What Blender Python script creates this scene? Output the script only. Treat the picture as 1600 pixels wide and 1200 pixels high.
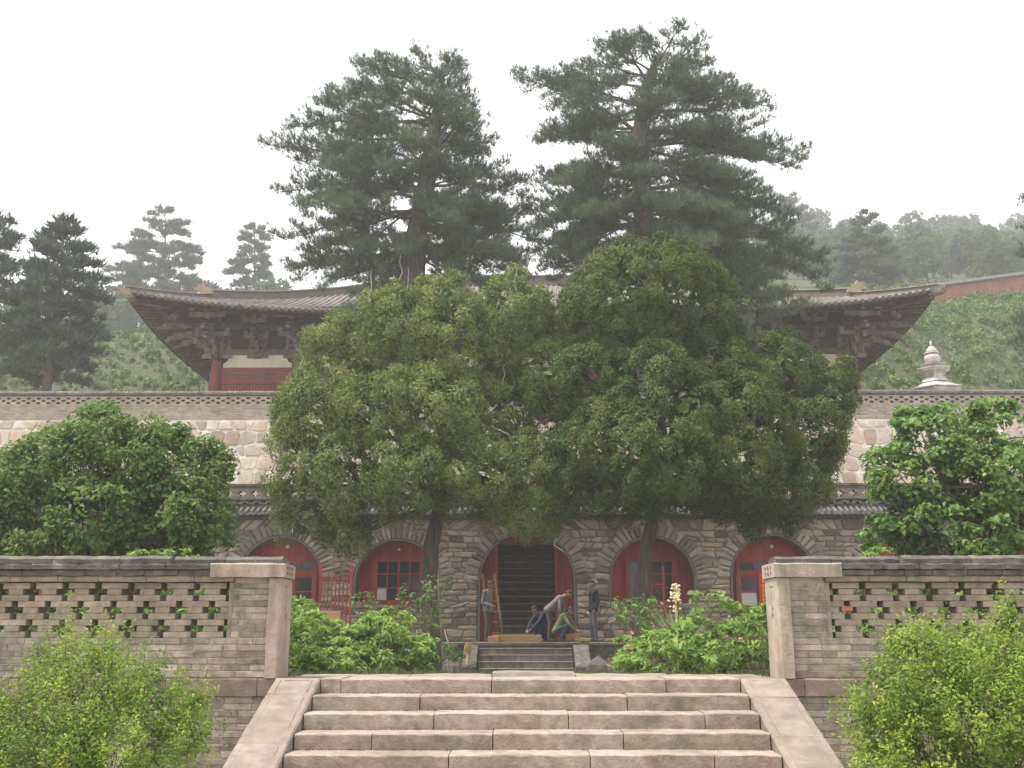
import bpy, bmesh, math, random
import numpy as np
from mathutils import Vector, Matrix

for _o in list(bpy.data.objects):
    bpy.data.objects.remove(_o)
S = bpy.context.scene
COL = S.collection
R_ = math.radians

# ------------------------------------------------------------------ camera
FPX = 1555.0                      # focal length in pixels of a 1600 px wide picture
PITCH = math.atan(385 / FPX)
YAW = math.atan(12 / FPX)
CAM = Vector((0, 0, 0.455))
cd = bpy.data.cameras.new('camera')
cd.lens = 36 * FPX / 1600
cd.sensor_width = 36
cd.clip_start = 0.1
cd.clip_end = 2000
cam = bpy.data.objects.new('camera', cd)
COL.objects.link(cam)
cam.location = CAM
cam.rotation_euler = (math.pi / 2 + PITCH, 0, YAW)
S.camera = cam

# ------------------------------------------------------------------ sky, sun, exposure
SUN_EL, SUN_AZ = 64.0, -104.0       # azimuth measured from +Y towards +X
w = bpy.data.worlds.new('World')
S.world = w
w.use_nodes = True
nt = w.node_tree
nt.nodes.clear()
wo = nt.nodes.new('ShaderNodeOutputWorld')
bg = nt.nodes.new('ShaderNodeBackground')
sk = nt.nodes.new('ShaderNodeTexSky')
sk.sky_type = 'NISHITA'
sk.sun_disc = False
sk.sun_elevation = R_(SUN_EL)
sk.sun_rotation = R_(SUN_AZ)
sk.air_density = 1.0
sk.dust_density = 6.0
sk.ozone_density = 1.0
# thin overcast: the blue of the clear sky is mixed towards an even white cloud layer
mx = nt.nodes.new('ShaderNodeMixRGB')
mx.inputs[0].default_value = 0.86
mx.inputs[2].default_value = (7.7, 7.72, 7.8, 1)
nt.links.new(sk.outputs[0], mx.inputs[1])
nt.links.new(mx.outputs[0], bg.inputs[0])
bg.inputs[1].default_value = 0.05
nt.links.new(bg.outputs[0], wo.inputs[0])

sd = bpy.data.lights.new('sun', 'SUN')
sd.energy = 1.5
sd.angle = R_(16)
sd.color = (1.0, 0.94, 0.84)
sun = bpy.data.objects.new('sun', sd)
COL.objects.link(sun)
_sdir = Vector((math.sin(R_(SUN_AZ)) * math.cos(R_(SUN_EL)), math.cos(R_(SUN_AZ)) * math.cos(R_(SUN_EL)), math.sin(R_(SUN_EL))))
sun.rotation_euler = (-_sdir).to_track_quat('-Z', 'Y').to_euler()
sun.location = (0, 20, 50)

S.view_settings.view_transform = 'Standard'
S.view_settings.look = 'None'
S.view_settings.exposure = 2.2
S.view_settings.gamma = 1.0
S.view_settings.use_curve_mapping = False
S.render.engine = 'CYCLES'
S.cycles.use_denoising = True
S.cycles.max_bounces = 6
S.cycles.diffuse_bounces = 3
S.cycles.glossy_bounces = 2
S.cycles.transmission_bounces = 3
S.cycles.transparent_max_bounces = 6
S.cycles.volume_bounces = 1

# ------------------------------------------------------------------ helpers
_camR = np.array(cam.rotation_euler.to_matrix())

def at(px, py, Y):
    """world point at distance Y that the photograph (1600 x 1200) shows at px, py"""
    d = _camR @ np.array([(px - 800) / FPX, -(py - 600) / FPX, -1.0])
    p = np.array(CAM) + d * (Y / d[1])
    return Vector((float(p[0]), float(p[1]), float(p[2])))

def mpp(p):
    """metres per photo pixel at a world point"""
    d = (Vector(p) - CAM)
    ax = Vector((_camR[0][2], _camR[1][2], _camR[2][2])) * -1
    return d.dot(ax) / FPX

def props(o, label=None, cat=None, group=None, kind=None):
    if label: o['label'] = label
    if cat: o['category'] = cat
    if group: o['group'] = group
    if kind: o['kind'] = kind
    return o

def empty(name, loc=(0, 0, 0), label=None, cat=None, group=None, rz=0.0):
    o = bpy.data.objects.new(name, None)
    o.empty_display_size = 0.3
    COL.objects.link(o)
    o.location = loc
    o.rotation_euler = (0, 0, rz)
    return props(o, label, cat, group)

def link(name, me, parent=None, loc=None, rot=None, scale=None, world=True):
    """mesh object; loc is given in world space unless world=False (parents never rotate before parts are added)"""
    o = bpy.data.objects.new(name, me)
    COL.objects.link(o)
    if parent is not None:
        o.parent = parent
    l = Vector(loc) if loc is not None else Vector((0, 0, 0))
    if parent is not None and world:
        q = parent
        off = Vector((0, 0, 0))
        while q is not None:
            off += q.location
            q = q.parent
        l = l - off
    o.location = l
    if rot is not None: o.rotation_euler = rot
    if scale is not None: o.scale = scale
    return o

class MB:
    """collects shapes; build() makes one mesh"""
    def __init__(s):
        s.v = []; s.f = []; s.t = []
    def add(s, vs, fs, tint=None):
        b = len(s.v)
        s.v += [tuple(map(float, q)) for q in vs]
        s.f += [tuple(b + i for i in f) for f in fs]
        s.t += [tint if tint is not None else 0.5] * len(fs)
        return s
    def box(s, x0, x1, y0, y1, z0, z1, tint=None):
        return s.add([(x0, y0, z0), (x1, y0, z0), (x1, y1, z0), (x0, y1, z0), (x0, y0, z1), (x1, y0, z1), (x1, y1, z1), (x0, y1, z1)],
                     [(0, 3, 2, 1), (4, 5, 6, 7), (0, 1, 5, 4), (1, 2, 6, 5), (2, 3, 7, 6), (3, 0, 4, 7)], tint)
    def beam(s, a, b, wx, hz, up=(0, 0, 1), tint=None):
        """square bar from a to b, width wx, height hz"""
        a = Vector(a); b = Vector(b); d = (b - a).normalized()
        u = Vector(up); r = d.cross(u)
        if r.length < 1e-5: r = d.cross(Vector((0, 1, 0)))
        r.normalize(); u = r.cross(d)
        vs = []
        for p in (a, b):
            for i, j in ((-1, -1), (1, -1), (1, 1), (-1, 1)):
                vs.append(p + r * (i * wx / 2) + u * (j * hz / 2))
        return s.add(vs, [(0, 1, 2, 3), (7, 6, 5, 4), (0, 4, 5, 1), (1, 5, 6, 2), (2, 6, 7, 3), (3, 7, 4, 0)], tint)
    def tube(s, pts, rad, n=6, cap=True, tint=None):
        pts = [Vector(p) for p in pts]
        if not hasattr(rad, '__len__'): rad = [rad] * len(pts)
        vs = []; fs = []
        ref = Vector((0.31, 0.17, 0.93))
        for i, p in enumerate(pts):
            d = pts[min(i + 1, len(pts) - 1)] - pts[max(i - 1, 0)]
            if d.length < 1e-9: d = Vector((0, 0, 1))
            d.normalize()
            r = d.cross(ref)
            if r.length < 0.1: r = d.cross(Vector((1, 0, 0)))
            r.normalize(); u = r.cross(d)
            for k in range(n):
                a = 2 * math.pi * k / n
                vs.append(p + (r * math.cos(a) + u * math.sin(a)) * rad[i])
        for i in range(len(pts) - 1):
            for k in range(n):
                k2 = (k + 1) % n
                fs.append((i * n + k, i * n + k2, (i + 1) * n + k2, (i + 1) * n + k))
        if cap:
            fs.append(tuple(range(n - 1, -1, -1)))
            fs.append(tuple((len(pts) - 1) * n + k for k in range(n)))
        return s.add(vs, fs, tint)
    def lathe(s, prof, n=16, c=(0, 0, 0), a0=0.0, tint=None):
        vs = []; fs = []
        for r, z in prof:
            for k in range(n):
                a = a0 + 2 * math.pi * k / n
                vs.append((c[0] + r * math.cos(a), c[1] + r * math.sin(a), c[2] + z))
        for i in range(len(prof) - 1):
            for k in range(n):
                k2 = (k + 1) % n
                fs.append((i * n + k, i * n + k2, (i + 1) * n + k2, (i + 1) * n + k))
        fs.append(tuple(range(n - 1, -1, -1)))
        fs.append(tuple((len(prof) - 1) * n + k for k in range(n)))
        return s.add(vs, fs, tint)
    def prism(s, poly, y0, y1, tint=None):
        """polygon in (x, z) pushed from y0 to y1"""
        n = len(poly)
        vs = [(p[0], y0, p[1]) for p in poly] + [(p[0], y1, p[1]) for p in poly]
        fs = [tuple(range(n)), tuple(range(2 * n - 1, n - 1, -1))]
        for k in range(n):
            k2 = (k + 1) % n
            fs.append((k, n + k, n + k2, k2))
        return s.add(vs, fs, tint)
    def prismx(s, poly, x0, x1, tint=None):
        """polygon in (y, z) pushed from x0 to x1"""
        n = len(poly)
        vs = [(x0, p[0], p[1]) for p in poly] + [(x1, p[0], p[1]) for p in poly]
        fs = [tuple(range(n - 1, -1, -1)), tuple(range(n, 2 * n))]
        for k in range(n):
            k2 = (k + 1) % n
            fs.append((k, k2, n + k2, n + k))
        return s.add(vs, fs, tint)
    def mesh(s, name, mat, smooth=False):
        me = bpy.data.meshes.new(name)
        me.from_pydata(s.v, [], s.f)
        if mat is not None: me.materials.append(mat)
        bm = bmesh.new(); bm.from_mesh(me)
        bmesh.ops.recalc_face_normals(bm, faces=bm.faces[:])
        bm.to_mesh(me); bm.free()
        at_ = me.attributes.new('tint', 'FLOAT', 'FACE')
        at_.data.foreach_set('value', s.t)
        if smooth:
            me.polygons.foreach_set('use_smooth', [True] * len(me.polygons))
        me.update()
        return me
    def build(s, name, mat, parent=None, smooth=False, loc=None, world=True):
        """vertices are in world space (loc None) or local to loc"""
        return link(name, s.mesh(name, mat, smooth), parent, loc if loc is not None else (0, 0, 0), world=world)

def np_mesh(name, V, loops, sizes, mat, tint, smooth=False):
    """fast mesh from numpy arrays; tint per face"""
    me = bpy.data.meshes.new(name)
    nv = len(V); nf = len(sizes)
    me.vertices.add(nv)
    me.vertices.foreach_set('co', np.ascontiguousarray(V, dtype=np.float32).ravel())
    me.loops.add(len(loops))
    me.loops.foreach_set('vertex_index', np.ascontiguousarray(loops, dtype=np.int32))
    me.polygons.add(nf)
    st = np.zeros(nf, dtype=np.int32); st[1:] = np.cumsum(sizes)[:-1]
    me.polygons.foreach_set('loop_start', st)
    me.update(calc_edges=True)
    me.materials.append(mat)
    a = me.attributes.new('tint', 'FLOAT', 'FACE')
    a.data.foreach_set('value', np.ascontiguousarray(tint, dtype=np.float32))
    return me

# ------------------------------------------------------------------ materials
MATS = {}
def _mat(name):
    m = bpy.data.materials.new(name)
    m.use_nodes = True
    t = m.node_tree
    t.nodes.clear()
    return m, t, t.nodes.new, t.links.new

def surf(name, cols, scale=3.0, detail=6, rough=0.85, bump=0.25, bscale=30.0, rnd=0.12, hue=0.012, dirt=None, dirt_scale=1.2, dirt_amt=0.5,
         stretch=(1, 1, 1), spec=0.25, rnd_ramp=False, dirt_stretch=(1, 1, 0.35), metallic=0.0, bdist=0.02):
    """weathered solid surface. Colour: noise ramp over cols; each object (or face tint) shifts it; optional stains of another colour."""
    m, t, N, L = _mat(name)
    out = N('ShaderNodeOutputMaterial'); bs = N('ShaderNodeBsdfPrincipled')
    L(bs.outputs[0], out.inputs[0])
    geo = N('ShaderNodeNewGeometry')
    oi = N('ShaderNodeObjectInfo'); at_ = N('ShaderNodeAttribute'); at_.attribute_name = 'tint'
    ad = N('ShaderNodeMath'); ad.operation = 'ADD'; L(oi.outputs['Random'], ad.inputs[0]); L(at_.outputs['Fac'], ad.inputs[1])
    fr = N('ShaderNodeMath'); fr.operation = 'FRACT'; L(ad.outputs[0], fr.inputs[0])
    mp = N('ShaderNodeMapping'); mp.inputs['Scale'].default_value = stretch
    L(geo.outputs['Position'], mp.inputs[0])
    nz = N('ShaderNodeTexNoise'); nz.inputs['Scale'].default_value = scale; nz.inputs['Detail'].default_value = detail
    nz.inputs['Roughness'].default_value = 0.62
    L(mp.outputs[0], nz.inputs['Vector'])
    rp = N('ShaderNodeValToRGB')
    e = rp.color_ramp.elements
    n = len(cols)
    e[0].color = (*cols[0], 1); e[0].position = 0.3
    e[1].color = (*cols[-1], 1); e[1].position = 0.7
    for i in range(1, n - 1):
        q = e.new(0.3 + 0.4 * i / (n - 1)); q.color = (*cols[i], 1)
    if rnd_ramp:
        # pieces differ in kind of stone: the ramp is read mostly by the piece, a little by the grain
        mm = N('ShaderNodeMath'); mm.operation = 'MULTIPLY_ADD'; L(fr.outputs[0], mm.inputs[0]); mm.inputs[1].default_value = 0.5; mm.inputs[2].default_value = 0.0
        m2 = N('ShaderNodeMath'); m2.operation = 'MULTIPLY_ADD'; L(nz.outputs['Fac'], m2.inputs[0]); m2.inputs[1].default_value = 0.5; L(mm.outputs[0], m2.inputs[2])
        L(m2.outputs[0], rp.inputs[0])
    else:
        L(nz.outputs['Fac'], rp.inputs[0])
    hs = N('ShaderNodeHueSaturation')
    L(rp.outputs[0], hs.inputs['Color'])
    v = N('ShaderNodeMapRange'); v.inputs[3].default_value = 1 - rnd; v.inputs[4].default_value = 1 + rnd
    L(fr.outputs[0], v.inputs[0]); L(v.outputs[0], hs.inputs['Value'])
    h1 = N('ShaderNodeMath'); h1.operation = 'MULTIPLY'; L(fr.outputs[0], h1.inputs[0]); h1.inputs[1].default_value = 7.31
    h2 = N('ShaderNodeMath'); h2.operation = 'FRACT'; L(h1.outputs[0], h2.inputs[0])
    h3 = N('ShaderNodeMapRange'); h3.inputs[3].default_value = 0.5 - hue; h3.inputs[4].default_value = 0.5 + hue
    L(h2.outputs[0], h3.inputs[0]); L(h3.outputs[0], hs.inputs['Hue'])
    col = hs.outputs[0]
    if dirt:
        mp2 = N('ShaderNodeMapping'); mp2.inputs['Scale'].default_value = dirt_stretch; L(geo.outputs['Position'], mp2.inputs[0])
        n2 = N('ShaderNodeTexNoise'); n2.inputs['Scale'].default_value = dirt_scale; n2.inputs['Detail'].default_value = 8; n2.inputs['Roughness'].default_value = 0.7
        L(mp2.outputs[0], n2.inputs['Vector'])
        r2 = N('ShaderNodeValToRGB'); r2.color_ramp.elements[0].position = 0.45; r2.color_ramp.elements[1].position = 0.68
        L(n2.outputs['Fac'], r2.inputs[0])
        am = N('ShaderNodeMath'); am.operation = 'MULTIPLY'; L(r2.outputs[0], am.inputs[0]); am.inputs[1].default_value = dirt_amt
        mxx = N('ShaderNodeMixRGB'); L(am.outputs[0], mxx.inputs[0]); L(col, mxx.inputs[1]); mxx.inputs[2].default_value = (*dirt, 1)
        col = mxx.outputs[0]
    L(col, bs.inputs['Base Color'])
    bs.inputs['Roughness'].default_value = rough
    bs.inputs['Specular IOR Level'].default_value = spec
    bs.inputs['Metallic'].default_value = metallic
    if bump:
        n3 = N('ShaderNodeTexNoise'); n3.inputs['Scale'].default_value = bscale; n3.inputs['Detail'].default_value = 5
        L(mp.outputs[0], n3.inputs['Vector'])
        bp = N('ShaderNodeBump'); bp.inputs['Strength'].default_value = bump; bp.inputs['Distance'].default_value = bdist
        L(n3.outputs['Fac'], bp.inputs['Height']); L(bp.outputs[0], bs.inputs['Normal'])
    MATS[name] = m
    return m

def leafmat(name, c0, c1, c2, trans=0.3, rough=0.6, objvar=0.06, pos1=0.5):
    """foliage: ramp over the per-leaf tint (leaf age), light passes through"""
    m, t, N, L = _mat(name)
    out = N('ShaderNodeOutputMaterial'); bs = N('ShaderNodeBsdfPrincipled'); tr = N('ShaderNodeBsdfTranslucent'); mxs = N('ShaderNodeMixShader')
    at_ = N('ShaderNodeAttribute'); at_.attribute_name = 'tint'
    rp = N('ShaderNodeValToRGB'); e = rp.color_ramp.elements
    e[0].color = (*c0, 1); e[0].position = 0.0; e[1].color = (*c2, 1); e[1].position = 1.0
    q = e.new(pos1); q.color = (*c1, 1)
    L(at_.outputs['Fac'], rp.inputs[0])
    oi = N('ShaderNodeObjectInfo'); hs = N('ShaderNodeHueSaturation')
    v = N('ShaderNodeMapRange'); v.inputs[3].default_value = 1 - objvar * 2; v.inputs[4].default_value = 1 + objvar * 2
    L(oi.outputs['Random'], v.inputs[0]); L(v.outputs[0], hs.inputs['Value'])
    L(rp.outputs[0], hs.inputs['Color'])
    L(hs.outputs[0], bs.inputs['Base Color']); L(hs.outputs[0], tr.inputs[0])
    bs.inputs['Roughness'].default_value = rough; bs.inputs['Specular IOR Level'].default_value = 0.3
    mxs.inputs[0].default_value = trans
    L(bs.outputs[0], mxs.inputs[1]); L(tr.outputs[0], mxs.inputs[2]); L(mxs.outputs[0], out.inputs[0])
    MATS[name] = m
    return m

# stone and masonry
surf('step_stone', [(0.239, 0.189, 0.156), (0.308, 0.251, 0.212), (0.37, 0.31, 0.266)], scale=11, rnd=0.1, bscale=45, bump=0.35, dirt=(0.10, 0.092, 0.066), dirt_amt=0.62, dirt_scale=2.6, dirt_stretch=(1, 1, 1))
surf('ramp_stone', [(0.183, 0.15, 0.124), (0.235, 0.196, 0.166), (0.278, 0.24, 0.205)], scale=7, rnd=0.08, bscale=45, bump=0.3, dirt=(0.12, 0.11, 0.085), dirt_amt=0.5, dirt_scale=2.4, dirt_stretch=(1, 1, 1))
surf('pillar_stone', [(0.275, 0.221, 0.176), (0.354, 0.29, 0.235), (0.422, 0.354, 0.295)], scale=7, rnd=0.04, bscale=55, bump=0.4, dirt=(0.14, 0.12, 0.09), dirt_amt=0.6, dirt_scale=3, dirt_stretch=(2.5, 2.5, 0.5))
surf('plinth_stone', [(0.155, 0.109, 0.089), (0.228, 0.171, 0.14), (0.29, 0.228, 0.186)], scale=5, rnd=0.12, bscale=40, bump=0.35, dirt=(0.08, 0.075, 0.06), dirt_amt=0.5)
surf('wall_brick', [(0.171, 0.14, 0.111), (0.299, 0.249, 0.199), (0.413, 0.356, 0.285)], scale=9, rnd=0.3, hue=0.02, bscale=70, bump=0.4, dirt=(0.07, 0.07, 0.062), dirt_amt=0.75, dirt_scale=1.7, rnd_ramp=False)
surf('lattice_brick', [(0.194, 0.158, 0.119), (0.292, 0.24, 0.184), (0.376, 0.318, 0.253)], scale=9, rnd=0.18, hue=0.012, bscale=70, bump=0.4, dirt=(0.1, 0.09, 0.075), dirt_amt=0.5, dirt_scale=2)
surf('red_brick', [(0.35, 0.12, 0.08), (0.42, 0.17, 0.11)], scale=9)
surf('coping_brick', [(0.062, 0.057, 0.049), (0.114, 0.103, 0.091), (0.197, 0.182, 0.155)], scale=7, rnd=0.2, bscale=60, bump=0.5, dirt=(0.055, 0.05, 0.045), dirt_amt=0.6, dirt_scale=4)
surf('mortar', [(0.26, 0.225, 0.19), (0.40, 0.36, 0.31)], scale=14, rnd=0.0, bscale=90, bump=0.5, dirt=(0.12, 0.11, 0.09), dirt_amt=0.7, dirt_scale=2.5)
surf('grey_mortar', [(0.165, 0.154, 0.143), (0.253, 0.237, 0.215)], scale=9, rnd=0.0, bscale=60, bump=0.5)
surf('white_mortar', [(0.64, 0.59, 0.53), (0.78, 0.735, 0.67)], scale=6, rnd=0.0, bscale=40, bump=0.4, dirt=(0.34, 0.30, 0.25), dirt_amt=0.4, dirt_scale=2)
surf('cave_stone', [(0.152, 0.12, 0.094), (0.253, 0.202, 0.154), (0.322, 0.246, 0.184), (0.278, 0.238, 0.196)], scale=4, rnd=0.25, hue=0.02, bscale=22, bump=0.6, rnd_ramp=True, dirt=(0.11, 0.1, 0.09), dirt_amt=0.5, dirt_scale=1.5, bdist=0.04)
surf('arch_stone', [(0.148, 0.123, 0.1), (0.216, 0.181, 0.148), (0.261, 0.224, 0.187)], scale=5, rnd=0.2, bscale=22, bump=0.5, rnd_ramp=True, bdist=0.03)
surf('rim_plaster', [(0.091, 0.087, 0.084), (0.147, 0.14, 0.13)], scale=9, rnd=0.0)
surf('rubble_stone', [(0.378, 0.287, 0.232), (0.439, 0.366, 0.305), (0.5, 0.445, 0.384), (0.464, 0.354, 0.262), (0.537, 0.5, 0.451)], scale=3, rnd=0.16, hue=0.01, bscale=14, bump=0.5, rnd_ramp=True, bdist=0.04)
surf('terrace_stone', [(0.092, 0.084, 0.074), (0.151, 0.139, 0.122), (0.21, 0.189, 0.16)], scale=4, rnd=0.14, bscale=25, bump=0.5)
surf('lit_tread_stone', [(0.552, 0.506, 0.437), (0.759, 0.713, 0.632)], scale=9, rnd=0.05)  # very pale: light on the tunnel step edges is put into this colour
surf('roof_tile_grey', [(0.075, 0.07, 0.068), (0.14, 0.13, 0.125), (0.20, 0.19, 0.18)], scale=8, rnd=0.2, bscale=40, bump=0.3)
surf('hall_tile', [(0.085, 0.076, 0.068), (0.145, 0.128, 0.112), (0.21, 0.19, 0.165)], scale=2.5, rnd=0.22, bscale=30, bump=0.4, dirt=(0.22, 0.20, 0.17), dirt_amt=0.4, dirt_scale=3)
surf('hall_ridge', [(0.13, 0.108, 0.088), (0.20, 0.17, 0.14)], scale=4, rnd=0.08)
surf('glaze_yellow', [(0.24, 0.185, 0.12), (0.34, 0.28, 0.19)], scale=6, rough=0.5)
surf('glaze_green', [(0.07, 0.16, 0.11), (0.16, 0.27, 0.2)], scale=6, rough=0.4)
surf('stupa_plaster', [(0.351, 0.328, 0.299), (0.538, 0.515, 0.48), (0.655, 0.632, 0.585)], scale=3, rnd=0.04, bscale=20, bump=0.3, dirt=(0.22, 0.2, 0.17), dirt_amt=0.55, dirt_scale=2)
surf('red_plaster', [(0.225, 0.086, 0.068), (0.277, 0.12, 0.094)], scale=1.2, rnd=0.0, dirt=(0.3, 0.17, 0.13), dirt_amt=0.5)
# timber and paint
surf('red_paint', [(0.199, 0.028, 0.022), (0.278, 0.042, 0.032), (0.342, 0.067, 0.048)], scale=5, rough=0.6, rnd=0.06, bump=0.15, bscale=50, stretch=(1, 1, 0.15), dirt=(0.08, 0.025, 0.02), dirt_amt=0.6)
surf('hall_red', [(0.17, 0.04, 0.03), (0.23, 0.06, 0.045)], scale=3, rough=0.75, rnd=0.06, bump=0.1, dirt=(0.2, 0.09, 0.07), dirt_amt=0.4)
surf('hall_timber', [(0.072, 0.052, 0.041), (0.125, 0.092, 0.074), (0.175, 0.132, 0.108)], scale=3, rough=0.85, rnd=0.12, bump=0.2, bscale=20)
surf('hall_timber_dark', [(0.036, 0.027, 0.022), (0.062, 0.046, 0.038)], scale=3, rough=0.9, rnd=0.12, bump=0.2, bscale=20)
surf('bracket_timber', [(0.10, 0.076, 0.06), (0.19, 0.15, 0.122), (0.28, 0.23, 0.19)], scale=3, rough=0.85, rnd=0.15, bump=0.2, bscale=20)
surf('plaster_cream', [(0.55, 0.484, 0.374), (0.66, 0.594, 0.484)], scale=2, rnd=0.03, dirt=(0.42, 0.35, 0.26), dirt_amt=0.5)
surf('fresh_wood', [(0.26, 0.165, 0.075), (0.34, 0.225, 0.11)], scale=4, stretch=(0.3, 3, 3), rnd=0.1)
surf('pole_wood', [(0.22, 0.16, 0.11), (0.34, 0.26, 0.19)], scale=6, stretch=(3, 3, 0.4), rnd=0.1)
surf('rail_orange', [(0.13, 0.06, 0.035), (0.19, 0.09, 0.05)], scale=5)
surf('iron', [(0.05, 0.035, 0.03), (0.10, 0.06, 0.05)], scale=8, rough=0.6)
surf('cable_white', [(0.55, 0.55, 0.55), (0.65, 0.65, 0.65)], scale=8, rough=0.5)
surf('paper_white', [(0.42, 0.43, 0.41), (0.55, 0.55, 0.52)], scale=4, rnd=0.03)
surf('paper_red', [(0.42, 0.02, 0.015), (0.50, 0.03, 0.02)], scale=4, rnd=0.0)
surf('gold_ink', [(0.75, 0.48, 0.10), (0.85, 0.6, 0.16)], scale=4, rnd=0.0)
surf('red_mark', [(0.28, 0.06, 0.045), (0.34, 0.09, 0.07)], scale=4, rnd=0.0)
surf('straw', [(0.42, 0.30, 0.12), (0.58, 0.45, 0.2)], scale=8, rnd=0.1)
surf('tan_board', [(0.42, 0.27, 0.14), (0.50, 0.34, 0.19)], scale=2, rnd=0.05)
def glassmat():
    m, t, N, L = _mat('window_glass')
    out = N('ShaderNodeOutputMaterial'); bs = N('ShaderNodeBsdfPrincipled'); L(bs.outputs[0], out.inputs[0])
    bs.inputs['Base Color'].default_value = (0.016, 0.02, 0.02, 1)
    bs.inputs['Roughness'].default_value = 0.12
    bs.inputs['Specular IOR Level'].default_value = 0.5
    MATS['window_glass'] = m
glassmat()
# ground
surf('soil', [(0.10, 0.08, 0.055), (0.17, 0.14, 0.10), (0.22, 0.19, 0.14)], scale=2.5, rnd=0.0, bscale=18, bump=0.6, dirt=(0.07, 0.10, 0.035), dirt_amt=0.8, dirt_scale=0.9, dirt_stretch=(1, 1, 1))
surf('packed_earth', [(0.22, 0.19, 0.15), (0.32, 0.28, 0.23)], scale=1.5, rnd=0.0, bscale=18, bump=0.4)
surf('hill_soil', [(0.045, 0.052, 0.022), (0.060, 0.072, 0.028), (0.10, 0.082, 0.052)], scale=0.5, rnd=0.0, bscale=3, bump=0.6, dirt=(0.04, 0.062, 0.02), dirt_amt=0.9, dirt_scale=0.35, dirt_stretch=(1, 1, 1), bdist=0.2)
# plants
leafmat('cypress_left', (0.0484, 0.0942, 0.0156), (0.1186, 0.1715, 0.0325), (0.248, 0.2681, 0.0715), trans=0.2)
leafmat('cypress_right', (0.0224, 0.061, 0.006), (0.077, 0.1317, 0.0192), (0.205, 0.2072, 0.048), trans=0.2)
leafmat('pine_needle', (0.039, 0.0728, 0.033), (0.078, 0.1248, 0.057), (0.15, 0.182, 0.078), trans=0.12)
leafmat('far_pine', (0.03, 0.0588, 0.036), (0.057, 0.0952, 0.054), (0.099, 0.1372, 0.075), trans=0.12)
leafmat('far_leaf', (0.054, 0.0938, 0.036), (0.09, 0.1438, 0.0504), (0.138, 0.1938, 0.072), trans=0.3)
leafmat('lilac_leaf', (0.0582, 0.1214, 0.0248), (0.1281, 0.2178, 0.044), (0.2402, 0.3234, 0.077), trans=0.4, rough=0.65)
leafmat('maple_leaf', (0.0594, 0.1294, 0.029), (0.1294, 0.2341, 0.0507), (0.231, 0.3326, 0.0797), trans=0.35, rough=0.5)
leafmat('peony_leaf', (0.0862, 0.165, 0.033), (0.1725, 0.2805, 0.055), (0.2875, 0.396, 0.088), trans=0.35, rough=0.5)
leafmat('bush_leaf', (0.0912, 0.1646, 0.0242), (0.1882, 0.294, 0.0396), (0.3648, 0.4116, 0.066), trans=0.35, rough=0.5, pos1=0.45)
leafmat('young_leaf', (0.06, 0.12, 0.03), (0.12, 0.21, 0.05), (0.24, 0.33, 0.10), trans=0.35, rough=0.5)
leafmat('bright_leaf', (0.12, 0.22, 0.04), (0.2, 0.32, 0.06), (0.30, 0.42, 0.09), trans=0.35)
leafmat('hill_leaf', (0.055, 0.1165, 0.029), (0.11, 0.1966, 0.0475), (0.2063, 0.2839, 0.0792), trans=0.3)
leafmat('grass_blade', (0.05, 0.09, 0.025), (0.10, 0.14, 0.04), (0.20, 0.20, 0.085), trans=0.3)
leafmat('petal_pink', (0.45, 0.16, 0.20), (0.58, 0.28, 0.32), (0.70, 0.46, 0.46), trans=0.3)
leafmat('petal_cream', (0.62, 0.52, 0.28), (0.76, 0.68, 0.42), (0.85, 0.80, 0.6), trans=0.3)
surf('bark_cypress', [(0.046, 0.037, 0.03), (0.081, 0.065, 0.053), (0.118, 0.096, 0.077)], scale=9, stretch=(2, 2, 0.25), rnd=0.05, bscale=16, bump=0.8, bdist=0.04)
surf('bark_pine', [(0.06, 0.046, 0.038), (0.10, 0.078, 0.064), (0.145, 0.115, 0.095)], scale=5, stretch=(1.5, 1.5, 0.5), rnd=0.05, bscale=8, bump=0.8, bdist=0.05)
surf('twig', [(0.10, 0.075, 0.055), (0.19, 0.15, 0.115)], scale=9, rnd=0.1, bump=0)
surf('dead_twig', [(0.40, 0.33, 0.25), (0.52, 0.45, 0.36)], scale=9, rnd=0.1, bump=0)
# ================================================================== THE GROUND
rnd = random.Random(11)
def sstep(a, b, x):
    t = max(0.0, min(1.0, (x - a) / (b - a)))
    return t * t * (3 - 2 * t)

def court_z(x, y):
    """courtyard: level with the stair head, then falling gently to the terrace in front of the caves"""
    z = 0.0 - 0.80 * sstep(11.0, 17.0, y)
    z += 0.03 * math.sin(x * 2.1 + y) * math.sin(y * 1.7 - x) * sstep(10.6, 11.6, y)
    return z - 0.012

PLAT = 8.0                     # upper platform
def hill_z(x, y):
    """hillside behind and beside the hall"""
    right = sstep(4, 26, x)
    rise = sstep(0, 1, (y - 55.0) / 17.0)
    rise = 0.35 * rise + 0.65 * max(0.0, min(1.0, (y - 55.0) / 17.0))
    left_h = PLAT + rise * 14.6 + max(0, y - 74) * 0.25
    right_h = PLAT + rise * 16.0 + max(0, y - 72) * 0.405 - max(0, y - 235) * 0.40
    z = left_h * (1 - right) + right_h * right
    z += 0.5 * math.sin(x * 0.31 + 1.3) * math.sin(y * 0.27) * rise + 0.25 * math.sin(x * 0.83 + y * 0.6) * rise
    return z

def grid_struct(name, xs, ys, fz, mat, skirt=None):
    V = []; F = []
    for y in ys:
        for x in xs:
            V.append((x, y, fz(x, y)))
    nx = len(xs)
    for j in range(len(ys) - 1):
        for i in range(nx - 1):
            F.append((j * nx + i, j * nx + i + 1, (j + 1) * nx + i + 1, (j + 1) * nx + i))
    me = bpy.data.meshes.new(name); me.from_pydata(V, [], F); me.materials.append(mat)
    me.polygons.foreach_set('use_smooth', [True] * len(F))
    return props(link(name, me), kind='structure')

def lin(a, b, n):
    return [a + (b - a) * i / (n - 1) for i in range(n)]

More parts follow.
